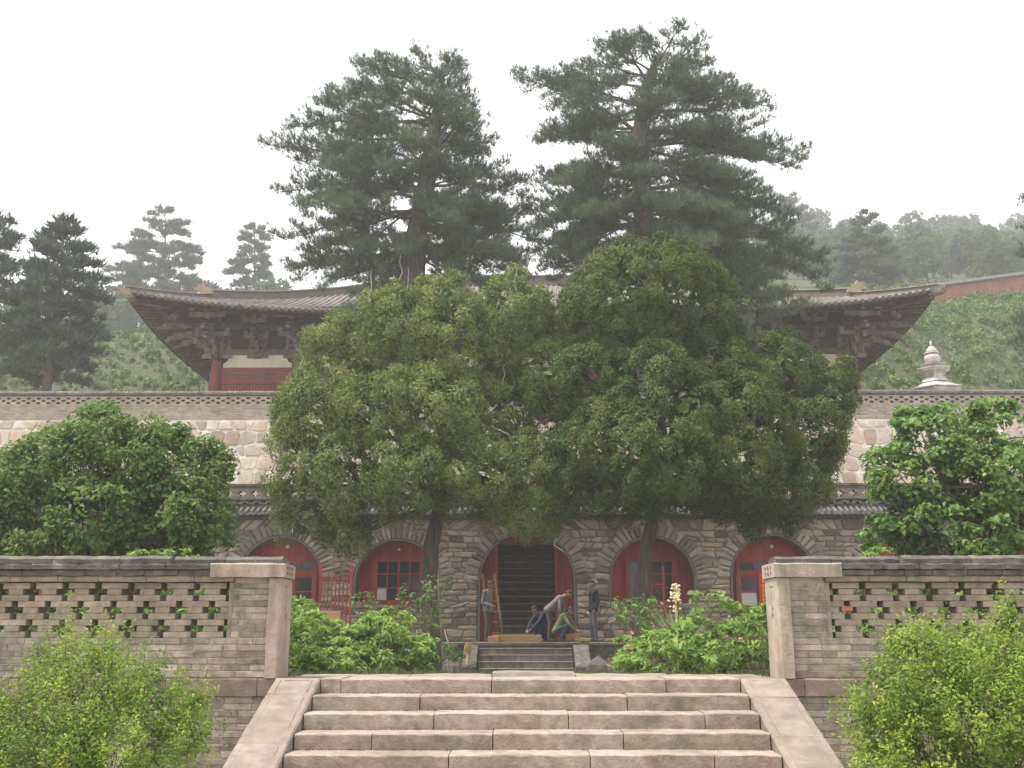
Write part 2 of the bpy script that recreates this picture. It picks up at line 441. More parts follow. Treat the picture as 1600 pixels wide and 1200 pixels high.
LOW = -1.16
g = MB(); g.add([(-160, -20, LOW), (160, -20, LOW), (160, 320, LOW), (-160, 320, LOW)], [(0, 1, 2, 3)])
props(g.build('ground', MATS['packed_earth']), kind='structure')
grid_struct('courtyard', lin(-30, 30, 121), lin(10.0, 30.6, 60), court_z, MATS['soil'])
g = MB(); g.box(-60, 60, 35.42, 56, 7.0, PLAT)
props(g.build('platform', MATS['packed_earth']), kind='structure')
grid_struct('hillside', lin(-160, 160, 133), lin(54.0, 300, 124), lambda x, y: hill_z(x, y) if y > 54.5 else 6.5, MATS['hill_soil'])

# ================================================================== MASONRY HELPERS
_bcache = {}
def block_mesh(dx, dy, dz, bev, jit, var, mat, tag='block'):
    key = (round(dx, 3), round(dy, 3), round(dz, 3), round(bev, 4), var, mat.name)
    if key in _bcache: return _bcache[key]
    bm = bmesh.new()
    bmesh.ops.create_cube(bm, size=1.0)
    for v in bm.verts:
        v.co = Vector((v.co.x * dx, v.co.y * dy, v.co.z * dz))
    bmesh.ops.bevel(bm, geom=bm.edges[:], offset=bev, segments=1, affect='EDGES', profile=0.5)
    rr = random.Random(hash(key) & 0xffff)
    for v in bm.verts:
        v.co += Vector((rr.uniform(-jit, jit), rr.uniform(-jit, jit), rr.uniform(-jit, jit)))
    me = bpy.data.meshes.new(tag); bm.to_mesh(me); bm.free()
    me.materials.append(mat)
    _bcache[key] = me
    return me

def bar_mesh(name, x0, x1, prof, mat, seg=0.12, jit=0.006, rr=rnd, chip=0.0):
    """stone bar along x with the closed (y, z) profile, slightly uneven; returned local to its middle"""
    n = max(2, int(abs(x1 - x0) / seg) + 1)
    cx = (x0 + x1) / 2
    cy = sum(p[0] for p in prof) / len(prof); cz = sum(p[1] for p in prof) / len(prof)
    m = MB(); V = []; F = []
    k = len(prof)
    for i in range(n):
        x = x0 + (x1 - x0) * i / (n - 1)
        end = 0.006 if i in (0, n - 1) else 0
        for (y, z) in prof:
            yy = y + rr.uniform(-jit, jit); zz = z + rr.uniform(-jit, jit)
            yy += (cy - yy) * end * 3; zz += (cz - zz) * end * 3
            V.append((x - cx, yy - cy, zz - cz))
    for i in range(n - 1):
        for j in range(k):
            j2 = (j + 1) % k
            F.append((i * k + j, i * k + j2, (i + 1) * k + j2, (i + 1) * k + j))
    F.append(tuple(range(k))); F.append(tuple((n - 1) * k + j for j in range(k)))
    m.add(V, F)
    return m.mesh(name, mat), (cx, cy, cz)

def rubble(x0, x1, zrows, wmin, wmax, gap, rr, halfwidth=None, wav=0.03, sl=0.05):
    """rows of uneven stones as polygons in (x, z). halfwidth(z) -> list of blocked (xa, xb) intervals"""
    out = []
    ph = [rr.uniform(0, 6.28) for _ in zrows]
    fq = [rr.uniform(0.8, 1.9) for _ in zrows]
    def zb(i, x):
        a = wav if 0 < i < len(zrows) - 1 else 0
        return zrows[i] + a * math.sin(x * fq[i] + ph[i]) + a * 0.6 * math.sin(x * fq[i] * 2.7 + ph[i] * 2)
    for i in range(len(zrows) - 1):
        za, zt = zrows[i], zrows[i + 1]
        blk0 = halfwidth(za + 0.02) if halfwidth else []
        blk1 = halfwidth(zt - 0.02) if halfwidth else []
        # free runs, given at the bottom and the top of the row
        cuts = sorted(set([round((b[0] + b[1]) / 2, 3) for b in blk0 + blk1]))
        runs = []
        lo0 = lo1 = x0
        for c in cuts:
            b0 = [b for b in blk0 if b[0] - 1e-6 <= c <= b[1] + 1e-6]; b1 = [b for b in blk1 if b[0] - 1e-6 <= c <= b[1] + 1e-6]
            e0 = b0[0] if b0 else (c, c); e1 = b1[0] if b1 else (c, c)
            runs.append((lo0, lo1, e0[0], e1[0])); lo0, lo1 = e0[1], e1[1]
        runs.append((lo0, lo1, x1, x1))
        for (a0, a1, b0, b1) in runs:
            L = max(b0 - a0, b1 - a1)
            if L < 0.12: continue
            ws = []
            s = 0
            while s < L:
                q = rr.uniform(wmin, wmax) * (1.35 if rr.random() < 0.12 else 1); ws.append(q); s += q
            if len(ws) > 1 and rr.random() < 0.7: ws.pop()
            tot = sum(ws); t = 0
            cutsx = [0]
            for q in ws: t += q / tot; cutsx.append(t)
            slant = [0] + [rr.uniform(-sl, sl) for _ in ws[:-1]] + [0]
            for k in range(len(ws)):
                xa0 = a0 + (b0 - a0) * cutsx[k] - slant[k]; xa1 = a1 + (b1 - a1) * cutsx[k] + slant[k]
                xb0 = a0 + (b0 - a0) * cutsx[k + 1] - slant[k + 1]; xb1 = a1 + (b1 - a1) * cutsx[k + 1] + slant[k + 1]
                if xb0 - xa0 < gap * 2.2: xa0 = xb0 = (xa0 + xb0) / 2 ; xa0 -= gap * 1.2; xb0 += gap * 1.2
                if xb1 - xa1 < gap * 2.2: xa1 = xb1 = (xa1 + xb1) / 2 ; xa1 -= gap * 1.2; xb1 += gap * 1.2
                g2 = gap / 2
                P = [(xa0 + g2, zb(i, xa0) + g2), (xb0 - g2, zb(i, xb0) + g2), (xb1 - g2, zb(i + 1, xb1) - g2), (xa1 + g2, zb(i + 1, xa1) - g2)]
                if P[3][1] - P[0][1] < 0.05 or P[2][1] - P[1][1] < 0.05: continue
                poly = []
                for q in range(4):
                    p, nx = P[q], P[(q + 1) % 4]
                    pv = P[(q - 1) % 4]
                    c = rr.uniform(0.08, 0.24)
                    ex = math.hypot(nx[0] - p[0], nx[1] - p[1]); pe = math.hypot(pv[0] - p[0], pv[1] - p[1])
                    r = min(c * min(ex, pe), 0.1)
                    poly.append((p[0] + (pv[0] - p[0]) * r / pe, p[1] + (pv[1] - p[1]) * r / pe))
                    poly.append((p[0] + (nx[0] - p[0]) * r / ex, p[1] + (nx[1] - p[1]) * r / ex))
                    if ex > 0.4:
                        u = rr.uniform(0.35, 0.65); j = rr.uniform(-0.25, 0.45) * gap
                        poly.append((p[0] + (nx[0] - p[0]) * u + (nx[1] - p[1]) / ex * j, p[1] + (nx[1] - p[1]) * u - (nx[0] - p[0]) / ex * j))
                out.append(poly)
    return out

def stone_geo(poly, yb, proud, inset, rr):
    """verts and faces of a stone face: poly at yb, chamfered front at yb - proud"""
    n = len(poly)
    cx = sum(p[0] for p in poly) / n; cz = sum(p[1] for p in poly) / n
    V = [(p[0], yb, p[1]) for p in poly]
    V += [(p[0], yb - proud * rr.uniform(0.45, 0.65), p[1]) for p in poly]
    for p in poly:
        d = math.hypot(cx - p[0], cz - p[1]) + 1e-6
        f = min(0.5, inset / d)
        V.append((p[0] + (cx - p[0]) * f, yb - proud * rr.uniform(0.85, 1.1), p[1] + (cz - p[1]) * f))
    V.append((cx, yb - proud * rr.uniform(1.0, 1.3), cz))
    F = []
    for k in range(n):
        k2 = (k + 1) % n
        F.append((k, k2, n + k2, n + k)); F.append((n + k, n + k2, 2 * n + k2, 2 * n + k)); F.append((2 * n + k, 2 * n + k2, 3 * n))
    return V, F, (cx, yb, cz)

def lay_stones(polys, yb, proud, inset, mat, parent, name, rr, singles=300, key=None, rest='stonework'):
    """the first `singles` (by key) become objects, the rest one joined piece of stonework"""
    order = sorted(polys, key=key) if key else polys
    restmb = MB()
    for i, poly in enumerate(order):
        V, F, c = stone_geo(poly, yb, proud * rr.uniform(0.7, 1.3), inset, rr)
        if i < singles:
            m = MB(); m.add([(v[0] - c[0], v[1] - c[1], v[2] - c[2]) for v in V], F, 0.0)
            link(name, m.mesh(name, mat), parent, c)
        else:
            restmb.add(V, F, rr.random())
    if restmb.v:
        props(restmb.build(rest, mat, parent), kind='stuff')

# ================================================================== UPPER RETAINING WALL
UY = 35.0
rw = random.Random(5)
rwall = empty('retaining_wall', (0, UY, 5.0), 'tall pinkish rubble retaining wall with white pointing and openwork brick parapet', 'wall')
m = MB(); m.box(-30, 30, UY, UY + 0.4, 4.2, 7.82); m.build('wall_core', MATS['white_mortar'], rwall)
zr = [4.45]
while zr[-1] < 7.3: zr.append(zr[-1] + rw.uniform(0.30, 0.46))
_k = (7.80 - zr[0]) / (zr[-1] - zr[0]); zr = [zr[0] + (q - zr[0]) * _k for q in zr]
polys = rubble(-24, 24, zr, 0.22, 0.62, 0.05, rw, wav=0.06, sl=0.08)
def seen_key(p):
    x = sum(q[0] for q in p) / len(p); z = sum(q[1] for q in p) / len(p)
    if z < 5.4: return 100 + abs(x)
    if -19.2 < x < -8.3: return 0 + (x + 19) * 0.01
    if 10.5 < x < 18.5: return 1 + x * 0.01
    return 10 + abs(x)
lay_stones(polys, UY + 0.005, 0.045, 0.03, MATS['rubble_stone'], rwall, 'stone', rw, 295, seen_key)
# brick band under the parapet: thin courses, each a real ledge of its own depth
m = MB()
zc = 7.82; nC = 9
for i in range(nC):
    h = (8.36 - 7.82) / nC
    x = -30.0
    while x < 30:
        L = rw.uniform(0.24, 0.36)
        m.box(x + 0.004, x + L - 0.004, UY - 0.02 - rw.uniform(0, 0.014), UY + 0.25, zc + 0.005, zc + h - 0.005, rw.random())
        x += L
    zc += h
surf('band_brick', [(0.27, 0.225, 0.18), (0.36, 0.31, 0.25), (0.42, 0.37, 0.31)], scale=4, rnd=0.2, hue=0.01, bscale=40, bump=0.4, rnd_ramp=False, dirt=(0.24, 0.21, 0.17), dirt_amt=0.5)
surf('band_mortar', [(0.30, 0.27, 0.23), (0.4, 0.36, 0.31)], scale=9, rnd=0.0)
props(m.build('brick_band', MATS['band_brick'], rwall), kind='stuff')
m = MB(); m.box(-30, 30, UY - 0.012, UY + 0.24, 7.822, 8.355); m.build('band_core', MATS['band_mortar'], rwall)
m = MB()
z0, z1 = 8.36, 8.69
h = (z1 - z0) / 4
per = 0.362
for row in range(3):
    x = -30 + (per / 2 if row % 2 else 0)
    while x < 30:
        m.box(x, x + per * 0.60, UY - 0.03 - rw.uniform(0, 0.012), UY + 0.22, z0 + 0.03 + row * h, z0 + 0.03 + (row + 1) * h + 0.002, rw.random())
        x += per
props(m.build('openwork_brick', MATS['band_brick'], rwall), kind='stuff')
m = MB(); m.box(-30, 30, UY - 0.03, UY + 0.22, z0, z0 + 0.031); m.box(-30, 30, UY - 0.035, UY + 0.22, z0 + 3 * h + 0.03, z1); m.build('brick_ledge', MATS['band_brick'], rwall)
x = -30.0
me_c = None
m = MB(); m.prismx([(UY - 0.10, 8.692), (UY + 0.30, 8.692), (UY + 0.30, 8.76), (UY + 0.22, 8.87), (UY + 0.0, 8.87), (UY - 0.10, 8.77)], -30, 30)
cop = m.build('coping', MATS['coping_brick'], rwall)
while x < 30:
    L = rw.uniform(0.8, 1.3)
    if -20 < x < 20:
        me, c = bar_mesh('coping_slab', x + 0.006, x + L - 0.006, [(UY - 0.125, 8.71), (UY - 0.02, 8.70), (UY - 0.01, 8.86), (UY - 0.03, 8.875), (UY - 0.125, 8.79)], MATS['coping_brick'], jit=0.008, rr=rw, seg=0.4)
        link('coping_slab', me, cop, c)
    x += L

# ================================================================== CAVE DWELLINGS
CY = 30.4                      # face of the cave front
FLOOR = 0.13
CTOP = 3.74
rc = random.Random(8)
cave = empty('cave_building', (0, CY, FLOOR), 'long stone cave dwelling front with red arched doors and windows', 'building')
ARCH = [  # x centre, radius, spring z, sill z, kind
    (-14.9, 1.20, 1.95, FLOOR, 'door'), (-11.05, 1.25, 1.9, 1.22, 'window'), (-7.22, 1.22, 1.98, FLOOR, 'door'), (-3.69, 1.26, 1.85, 1.20, 'window'),
    (0.215, 1.42, 1.90, FLOOR, 'gate'), (3.98, 1.26, 1.92, 1.20, 'window'), (7.60, 1.25, 2.0, FLOOR, 'door'), (11.35, 1.25, 1.92, 1.2, 'window'), (15.1, 1.2, 1.95, FLOOR, 'door')]
def blocked(z):
    out = []
    for (xc, R, sp, sill, k) in ARCH:
        if z < sill: continue
        if z < sp: hw = R + 0.06
        else:
            q = (R + 0.27) ** 2 - (z - sp) ** 2
            if q <= 0: continue
            hw = math.sqrt(q)
        out.append((xc - hw, xc + hw))
    return out
# mortar face with arched openings
m = MB()
xs = {-17.5, 17.5}
for (xc, R, sp, sill, k) in ARCH:
    for i in range(25): xs.add(round(xc - R * math.cos(math.pi * i / 24), 4))
xs = sorted(xs)
for a, b in zip(xs[:-1], xs[1:]):
    mid = (a + b) / 2; hit = None
    for A in ARCH:
        if abs(mid - A[0]) < A[1]: hit = A
    def top(x):
        return hit[2] + math.sqrt(max(0, hit[1] ** 2 - (x - hit[0]) ** 2))
    if hit is None:
        m.add([(a, CY, -0.8), (b, CY, -0.8), (b, CY, CTOP), (a, CY, CTOP)], [(0, 1, 2, 3)])
    else:
        m.add([(a, CY, top(a)), (b, CY, top(b)), (b, CY, CTOP), (a, CY, CTOP)], [(0, 1, 2, 3)])
        m.add([(a, CY, top(a)), (b, CY, top(b)), (b, CY + 0.6, top(b)), (a, CY + 0.6, top(a))], [(0, 1, 2, 3)])
        if hit[3] > FLOOR: m.add([(a, CY, -0.8), (b, CY, -0.8), (b, CY, hit[3]), (a, CY, hit[3])], [(0, 1, 2, 3)])
for (xc, R, sp, sill, k) in ARCH:
    for s in (-1, 1):
        m.add([(xc + s * R, CY, sill), (xc + s * R, CY + 0.6, sill), (xc + s * R, CY + 0.6, sp), (xc + s * R, CY, sp)], [(0, 1, 2, 3)])
    if sill > FLOOR: m.add([(xc - R, CY, sill), (xc + R, CY, sill), (xc + R, CY + 0.6, sill), (xc - R, CY + 0.6, sill)], [(0, 1, 2, 3)])
cwall = m.build('wall', MATS['grey_mortar'], cave)
zr = [FLOOR]
while zr[-1] < CTOP - 0.25: zr.append(zr[-1] + rc.uniform(0.125, 0.215))
zr[-1] = CTOP
polys = rubble(-17, 17, zr, 0.2, 0.55, 0.024, rc, blocked, wav=0.025)
def ck(p):
    x = sum(q[0] for q in p) / len(p); z = sum(q[1] for q in p) / len(p)
    k = abs(x - 0.8)
    if -9.2 < x < -5.9: k = 3 if z > 2.2 else 12
    if 8.2 < x < 11.5: k = 3 if z > 2.4 else 13
    return k
lay_stones(polys, CY + 0.004, 0.05, 0.016, MATS['cave_stone'], cave, 'stone', rc, 290, ck)
for (xc, R, sp, sill, k) in ARCH:
    # plastered rim of the arch
    m = MB(); n = 28
    ring = []
    for i in range(n + 1):
        a = math.pi * i / n
        ring.append((xc - math.cos(a), sp + math.sin(a), math.cos(a), math.sin(a)))
    path = [(xc - R, sill, -1, 0)] + [(xc - R * math.cos(math.pi * i / n), sp + R * math.sin(math.pi * i / n), -math.cos(math.pi * i / n), math.sin(math.pi * i / n)) for i in range(n + 1)] + [(xc + R, sill, 1, 0)]
    V = []; F = []
    for (x, z, nx, nz) in path:
        V += [(x - nx * 0.012, CY + 0.3, z - nz * 0.012), (x - nx * 0.012, CY - 0.05, z - nz * 0.012), (x + nx * 0.04, CY - 0.05, z + nz * 0.04), (x + nx * 0.04, CY + 0.02, z + nz * 0.04)]
    for i in range(len(path) - 1):
        for j in range(3): F.append((i * 4 + j, i * 4 + j + 1, i * 4 + 5 + j, i * 4 + 4 + j))
    m.add(V, F); m.build('arch_rim', MATS['rim_plaster'], cave)
    # radial arch stones
    a = 0.0
    angs = [0.0]
    while angs[-1] < math.pi: angs.append(angs[-1] + rc.uniform(0.085, 0.15))
    sc = math.pi / angs[-1]; angs = [q * sc for q in angs]
    for a0, a1 in zip(angs[:-1], angs[1:]):
        ro = R + rc.uniform(0.40, 0.5)
        ro = min(ro, (CTOP - sp) / max(0.2, math.sin((a0 + a1) / 2)) - 0.01)
        ri = R + 0.05; g_ = 0.012
        P = []
        for (rr_, aa) in ((ri, a0 + g_ / ri), (ri, a1 - g_ / ri), ((ri + ro) / 2, a1 - g_ / ri), (ro, a1 - 2 * g_ / ro), (ro + 0.02, (a0 + a1) / 2), (ro, a0 + 2 * g_ / ro), ((ri + ro) / 2, a0 + g_ / ri)):
            P.append((xc - rr_ * math.cos(aa), sp + rr_ * math.sin(aa)))
        P = P[::-1]
        V, F, c = stone_geo(P, CY + 0.002, 0.07, 0.02, rc)
        mm = MB(); mm.add([(v[0] - c[0], v[1] - c[1], v[2] - c[2]) for v in V], F, 0.0)
        link('arch_stone', mm.mesh('arch_stone', MATS['arch_stone']), cave, c)

def arch_poly(xc, R, sp, z0, n=20, x0=None, x1=None):
    """outline of the arch opening from z0 up, optionally cut between x0 and x1"""
    lo = -R if x0 is None else x0 - xc; hi = R if x1 is None else x1 - xc
    P = [(xc + lo, z0), (xc + hi, z0)]
    for i in range(n + 1):
        x = hi + (lo - hi) * i / n
        P.append((xc + x, sp + math.sqrt(max(0, R * R - x * x))))
    return P
IY = CY + 0.34
def panes(parent, x0, x1, z0, z1, nx, nz, y, fw=0.035, mat='red_paint', pane_mats=None, heavy=None):
    """glazed field: frame, bars and single panes"""
    fr = MB()
    for i in range(nx + 1):
        x = x0 + (x1 - x0) * i / nx
        w_ = fw * (1.5 if i in (0, nx) or (heavy and i in heavy) else 0.7)
        fr.box(x - w_ / 2, x + w_ / 2, y - 0.03, y + 0.03, z0 - fw / 2, z1 + fw / 2)
    for j in range(nz + 1):
        z = z0 + (z1 - z0) * j / nz
        w_ = fw * (1.5 if j in (0, nz) else 0.7)
        fr.box(x0 - fw / 2 + 0.001, x1 + fw / 2 - 0.001, y - 0.026, y + 0.026, z - w_ / 2 + 0.0005, z + w_ / 2 - 0.0005)
    fr.build('frame', MATS[mat], parent)
    for i in range(nx):
        for j in range(nz):
            xa = x0 + (x1 - x0) * i / nx + 0.01; xb = x0 + (x1 - x0) * (i + 1) / nx - 0.01
            za = z0 + (z1 - z0) * j / nz + 0.01; zb_ = z0 + (z1 - z0) * (j + 1) / nz - 0.01
            q = MB(); q.box(-(xb - xa) / 2, (xb - xa) / 2, -0.004, 0.004, -(zb_ - za) / 2, (zb_ - za) / 2)
            mt = (pane_mats or {}).get((i, j), 'window_glass')
            o = link('pane', q.mesh('pane', MATS[mt]), parent, ((xa + xb) / 2, y + 0.005, (za + zb_) / 2))
            o.rotation_euler = (rc.uniform(-0.01, 0.01), 0, rc.uniform(-0.01, 0.01))

def boards(parent, xc, R, sp, z0, holes, y, name='board', wid=0.16):
    """vertical boards closing the arch, leaving rectangular holes (x0, x1, z0, z1)"""
    edges = {xc - R + 0.01, xc + R - 0.01}
    for h in holes: edges.add(h[0]); edges.add(h[1])
    ed = sorted(edges); cutx = []
    for a, b in zip(ed[:-1], ed[1:]):
        n = max(1, round((b - a) / wid))
        cutx += [a + (b - a) * i / n for i in range(n)]
    cutx.append(ed[-1])
    for a, b in zip(cutx[:-1], cutx[1:]):
        mid = (a + b) / 2
        spans = [(z0, None)]
        for h in holes:
            if h[0] < mid < h[1]:
                ns = []
                for (s0, s1) in spans:
                    ns.append((s0, h[2])); ns.append((h[3], s1))
                spans = ns
        for s0, s1 in spans:
            q = MB()
            zt = lambda x: sp + math.sqrt(max(0, R * R - (x - xc) ** 2))
            dy = rc.uniform(-0.004, 0.004)
            g_ = 0.003
            if s1 is None:
                if s0 >= max(zt(a), zt(b)): continue
                P = [(a + g_, s0), (b - g_, s0), (b - g_, max(s0, zt(b))), ((a + b) / 2, max(s0, zt(mid))), (a + g_, max(s0, zt(a)))]
            else:
                if s1 - s0 < 0.02: continue
                P = [(a + g_, s0), (b - g_, s0), (b - g_, s1), (a + g_, s1)]
            q.prism(P, y + dy, y + 0.03 + dy)
            q.build(name, MATS['red_paint'], parent)

for ai, (xc, R, sp, sill, kind) in enumerate(ARCH):
    if kind == 'window':
        win = MB(); win.box(xc - R + 0.02, xc + R - 0.02, IY + 0.05, IY + 0.12, sill + 0.004, sill + 0.06)
        win = win.build('window', MATS['red_paint'], cave)
        hx0, hx1, hz0, hz1 = xc - 0.72, xc + 0.72, sill + 0.08, sill + 1.36
        boards(win, xc, R, sp, sill + 0.06, [(hx0, hx1, hz0, hz1)], IY + 0.06)
        panes(win, hx0 + 0.04, hx1 - 0.04, hz0 + 0.03, hz1 - 0.03, 4, 3, IY + 0.05, 0.05, heavy=[2],
              pane_mats={(0, 0): 'paper_white'} if abs(xc + 3.69) < 0.1 else None)
        b = MB(); b.box(hx0 - 0.06, hx1 + 0.06, IY + 0.005, IY + 0.05, hz1 - 0.01, hz1 + 0.07); b.box(hx0 - 0.06, hx0 + 0.03, IY + 0.008, IY + 0.05, hz0, hz1 - 0.012); b.box(hx1 - 0.03, hx1 + 0.06, IY + 0.008, IY + 0.05, hz0, hz1 - 0.012); b.box(hx0 - 0.06, hx1 + 0.06, IY + 0.004, IY + 0.05, hz0 - 0.07, hz0)
        b.build('window_frame', MATS['red_paint'], win)
        q = MB(); q.box(xc - R - 0.02, xc + R + 0.02, CY - 0.09, CY + 0.3, sill - 0.09, sill + 0.003); q.build('sill', MATS['terrace_stone'], win)
        q = MB(); q.lathe([(0.05, 0), (0.05, 0.03), (0.02, 0.05)], 10); o = q.build('boss', MATS['paper_white'], win, loc=(xc, IY + 0.055, sill + 1.66)); o.rotation_euler = (math.pi / 2, 0, 0)
    elif kind == 'door':
        d = MB(); d.box(xc - R + 0.02, xc + R - 0.02, IY + 0.07, IY + 0.10, FLOOR + 0.004, FLOOR + 0.1)
        d = d.build('door', MATS['red_paint'], cave)
        tz0, tz1 = 2.18, 2.55                    # transom lights
        x0, x1 = xc - 1.0, xc + 1.0
        hz0 = 1.08
        boards(d, xc, R, sp, FLOOR + 0.1, [(x0, x1, hz0, tz1)], IY + 0.06)
        panes(d, x0 + 0.03, x1 - 0.03, tz0, tz1 - 0.03, 4, 1, IY + 0.05, 0.06)
        pm = {(0, 0): 'paper_white', (1, 0): 'paper_white'}
        panes(d, x0 + 0.05, x0 + 0.62, hz0 + 0.05, tz0 - 0.12, 1, 2, IY + 0.05, 0.07, pane_mats={(0, 0): 'paper_white'} if xc > 0 else None)
        panes(d, xc - 0.30, xc + 0.30, hz0 + 0.05, tz0 - 0.12, 2, 2, IY + 0.05, 0.07, pane_mats={(0, 0): 'paper_white'} if xc > 0 else None)
        panes(d, x1 - 0.62, x1 - 0.05, hz0 + 0.05, tz0 - 0.12, 1, 2, IY + 0.05, 0.07)
        b = MB()
        for xx in (x0 + 0.66, x1 - 0.66): b.box(xx - 0.045, xx + 0.045, IY - 0.01, IY + 0.055, FLOOR + 0.1, tz0 - 0.03)
        b.box(x0 - 0.04, x1 + 0.04, IY - 0.015, IY + 0.05, tz0 - 0.10, tz0 - 0.022)
        b.box(x0 - 0.04, x1 + 0.04, IY + 0.0, IY + 0.05, tz1 - 0.01, tz1 + 0.06)
        for s in (x0 - 0.02, x1 + 0.02): b.box(s - 0.035, s + 0.035, IY + 0.003, IY + 0.05, FLOOR + 0.1, tz0 - 0.105)
        b.build('door_frame', MATS['red_paint'], d)
        for (pa, pb) in ((x0 + 0.06, x0 + 0.58), (xc - 0.30, xc - 0.03), (xc + 0.03, xc + 0.30), (x1 - 0.58, x1 - 0.06)):
            q = MB(); q.box(-(pb - pa) / 2, (pb - pa) / 2, -0.02, 0.02, -0.17, 0.17); q.build('panel', MATS['red_paint'], d, loc=((pa + pb) / 2, IY + 0.045, 0.84))
            q = MB(); q.box(-(pb - pa) / 2, (pb - pa) / 2, -0.02, 0.02, -0.17, 0.17); q.build('panel', MATS['red_paint'], d, loc=((pa + pb) / 2, IY + 0.045, 0.42))
        if abs(xc) < 9:
            q = MB(); q.lathe([(0.06, 0), (0.06, 0.03), (0.02, 0.05)], 10); o = q.build('boss', MATS['paper_white'], d, loc=(xc + 0.1, IY + 0.055, 2.95)); o.rotation_euler = (math.pi / 2, 0, 0)
        if xc > 5 and xc < 9:
            # red paper couplet with gold brush writing on the door leaf
            q = MB(); q.box(-0.13, 0.13, -0.003, 0.003, -0.50, 0.50)
            cx_ = at(1192, 915, IY).x
            cp = q.build('couplet', MATS['paper_red'], d, loc=(cx_, IY - 0.03, 1.62))
            ink = MB(); ri = random.Random(3)
            for c_ in range(7):
                zc_ = 0.42 - c_ * 0.138
                for s_ in range(5):
                    hz = s_ in (0, 2, 4)
                    l_ = ri.uniform(0.03, 0.055); ox = ri.uniform(-0.015, 0.015); oz = (s_ - 2) * 0.02 + ri.uniform(-0.006, 0.006)
                    if hz: ink.box(ox - l_, ox + l_, -0.007, -0.004, zc_ + oz - 0.007, zc_ + oz + 0.007)
                    else: ink.box(ox - 0.007, ox + 0.007, -0.0085, -0.0045, zc_ + oz - l_, zc_ + oz + l_ * 0.7)
            link('writing', ink.mesh('writing', MATS['gold_ink']), d, (cx_, IY - 0.03, 1.62))
    else:
        # gateway: red board cheeks, open middle, stair tunnel behind
        gt = MB(); gt.box(xc - 0.95, xc + 0.93, IY - 0.02, IY + 0.12, 3.02, 3.14)
        gt = gt.build('gate_frame', MATS['red_paint'], cave)
        boards(gt, xc, R, sp, FLOOR + 0.01, [(xc - 0.93, xc + 0.90, FLOOR, 3.05)], IY + 0.02, wid=0.24)
        for xx in (xc - 0.93, xc + 0.90):
            q = MB(); q.box(xx - 0.05, xx + 0.05, IY - 0.03, IY + 0.13, FLOOR + 0.01, 3.03); q.build('gate_post', MATS['red_paint'], gt)
        t = MB()
        x0, x1 = xc - 1.25, xc + 1.25
        y0, y1 = CY + 0.58, CY + 4.5
        t.add([(x0, y0, FLOOR - 0.3), (x0, y1, FLOOR - 0.3), (x0, y1, 4.1), (x0, y0, 3.9)], [(0, 1, 2, 3)])
        t.add([(x1, y0, FLOOR - 0.3), (x1, y1, FLOOR - 0.3), (x1, y1, 4.1), (x1, y0, 3.9)], [(0, 1, 2, 3)])
        t.add([(x0, y0, 3.9), (x1, y0, 3.9), (x1, y1, 4.1), (x0, y1, 4.1)], [(0, 1, 2, 3)])
        t.add([(x0, y1, -1), (x1, y1, -1), (x1, y1, 4.1), (x0, y1, 4.1)], [(0, 1, 2, 3)])
        t.add([(xc - R, CY + 0.59, sp), (x0, CY + 0.59, sp), (x0, CY + 0.59, 3.9), (xc - R, CY + 0.59, 3.9)], [(0, 1, 2, 3)])
        for sx_ in (-1, 1):
            t.add([(xc + sx_ * R, CY + 0.59, FLOOR - 0.3), (xc + sx_ * 1.25, CY + 0.59, FLOOR - 0.3), (xc + sx_ * 1.25, CY + 0.59, 3.9), (xc + sx_ * R, CY + 0.59, 3.9)], [(0, 1, 2, 3)])
        t.add([(x0, y0 - 0.25, FLOOR - 0.004), (x1, y0 - 0.25, FLOOR - 0.004), (x1, y1, FLOOR - 0.004), (x0, y1, FLOOR - 0.004)], [(0, 1, 2, 3)])
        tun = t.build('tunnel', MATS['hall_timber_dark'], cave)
        for i in range(28):
            z = FLOOR + i * 0.235; y = CY + 1.3 + i * 0.25
            if y > y1 - 0.3: break
            q = MB(); q.box(x0 + 0.02, x1 - 0.02, y, y + 0.30, z + 0.02, z + 0.20)
            st = q.build('step', MATS['coping_brick'], tun)  # dark coping colour puts the tunnel's shade onto the step bodies
            q = MB(); q.box(x0 + 0.03, x1 - 0.03, y - 0.025, y + 0.27, z + 0.202, z + 0.234); q.build('nosing', MATS['lit_tread_stone'], tun)  # pale strip paints the light caught along each step edge
# backs of the closed openings (dark rooms)
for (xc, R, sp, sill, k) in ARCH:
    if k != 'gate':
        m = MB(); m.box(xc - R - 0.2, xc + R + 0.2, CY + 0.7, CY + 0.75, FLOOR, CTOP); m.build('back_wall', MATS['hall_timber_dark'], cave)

# brick cornice, tiled eave, scalloped tile row, openwork parapet
surf('eave_brick', [(0.085, 0.08, 0.076), (0.14, 0.13, 0.12)], scale=6, rnd=0.15)
m = MB(); m.box(-17.5, 17.5, CY - 0.10, CY + 0.6, CTOP + 0.002, CTOP + 0.075); m.box(-17.5, 17.5, CY - 0.20, CY + 0.6, CTOP + 0.076, CTOP + 0.14); m.build('cornice', MATS['eave_brick'], cave)
m = MB()
x = -17.5
while x < 17.5:
    m.box(x, x + 0.09, CY - 0.16, CY - 0.1, CTOP + 0.008, CTOP + 0.074); x += 0.17
props(m.build('dentils', MATS['eave_brick'], cave), kind='stuff')
EZ, EY, EZ2, EY2 = CTOP + 0.16, CY - 0.36, CTOP + 0.44, CY + 0.25
m = MB(); m.prismx([(EY + 0.03, EZ - 0.02), (EY2, EZ2 - 0.02), (EY2, EZ - 0.02)], -17.5, 17.5)
pent = m.build('pent_roof', MATS['roof_tile_grey'], cave)
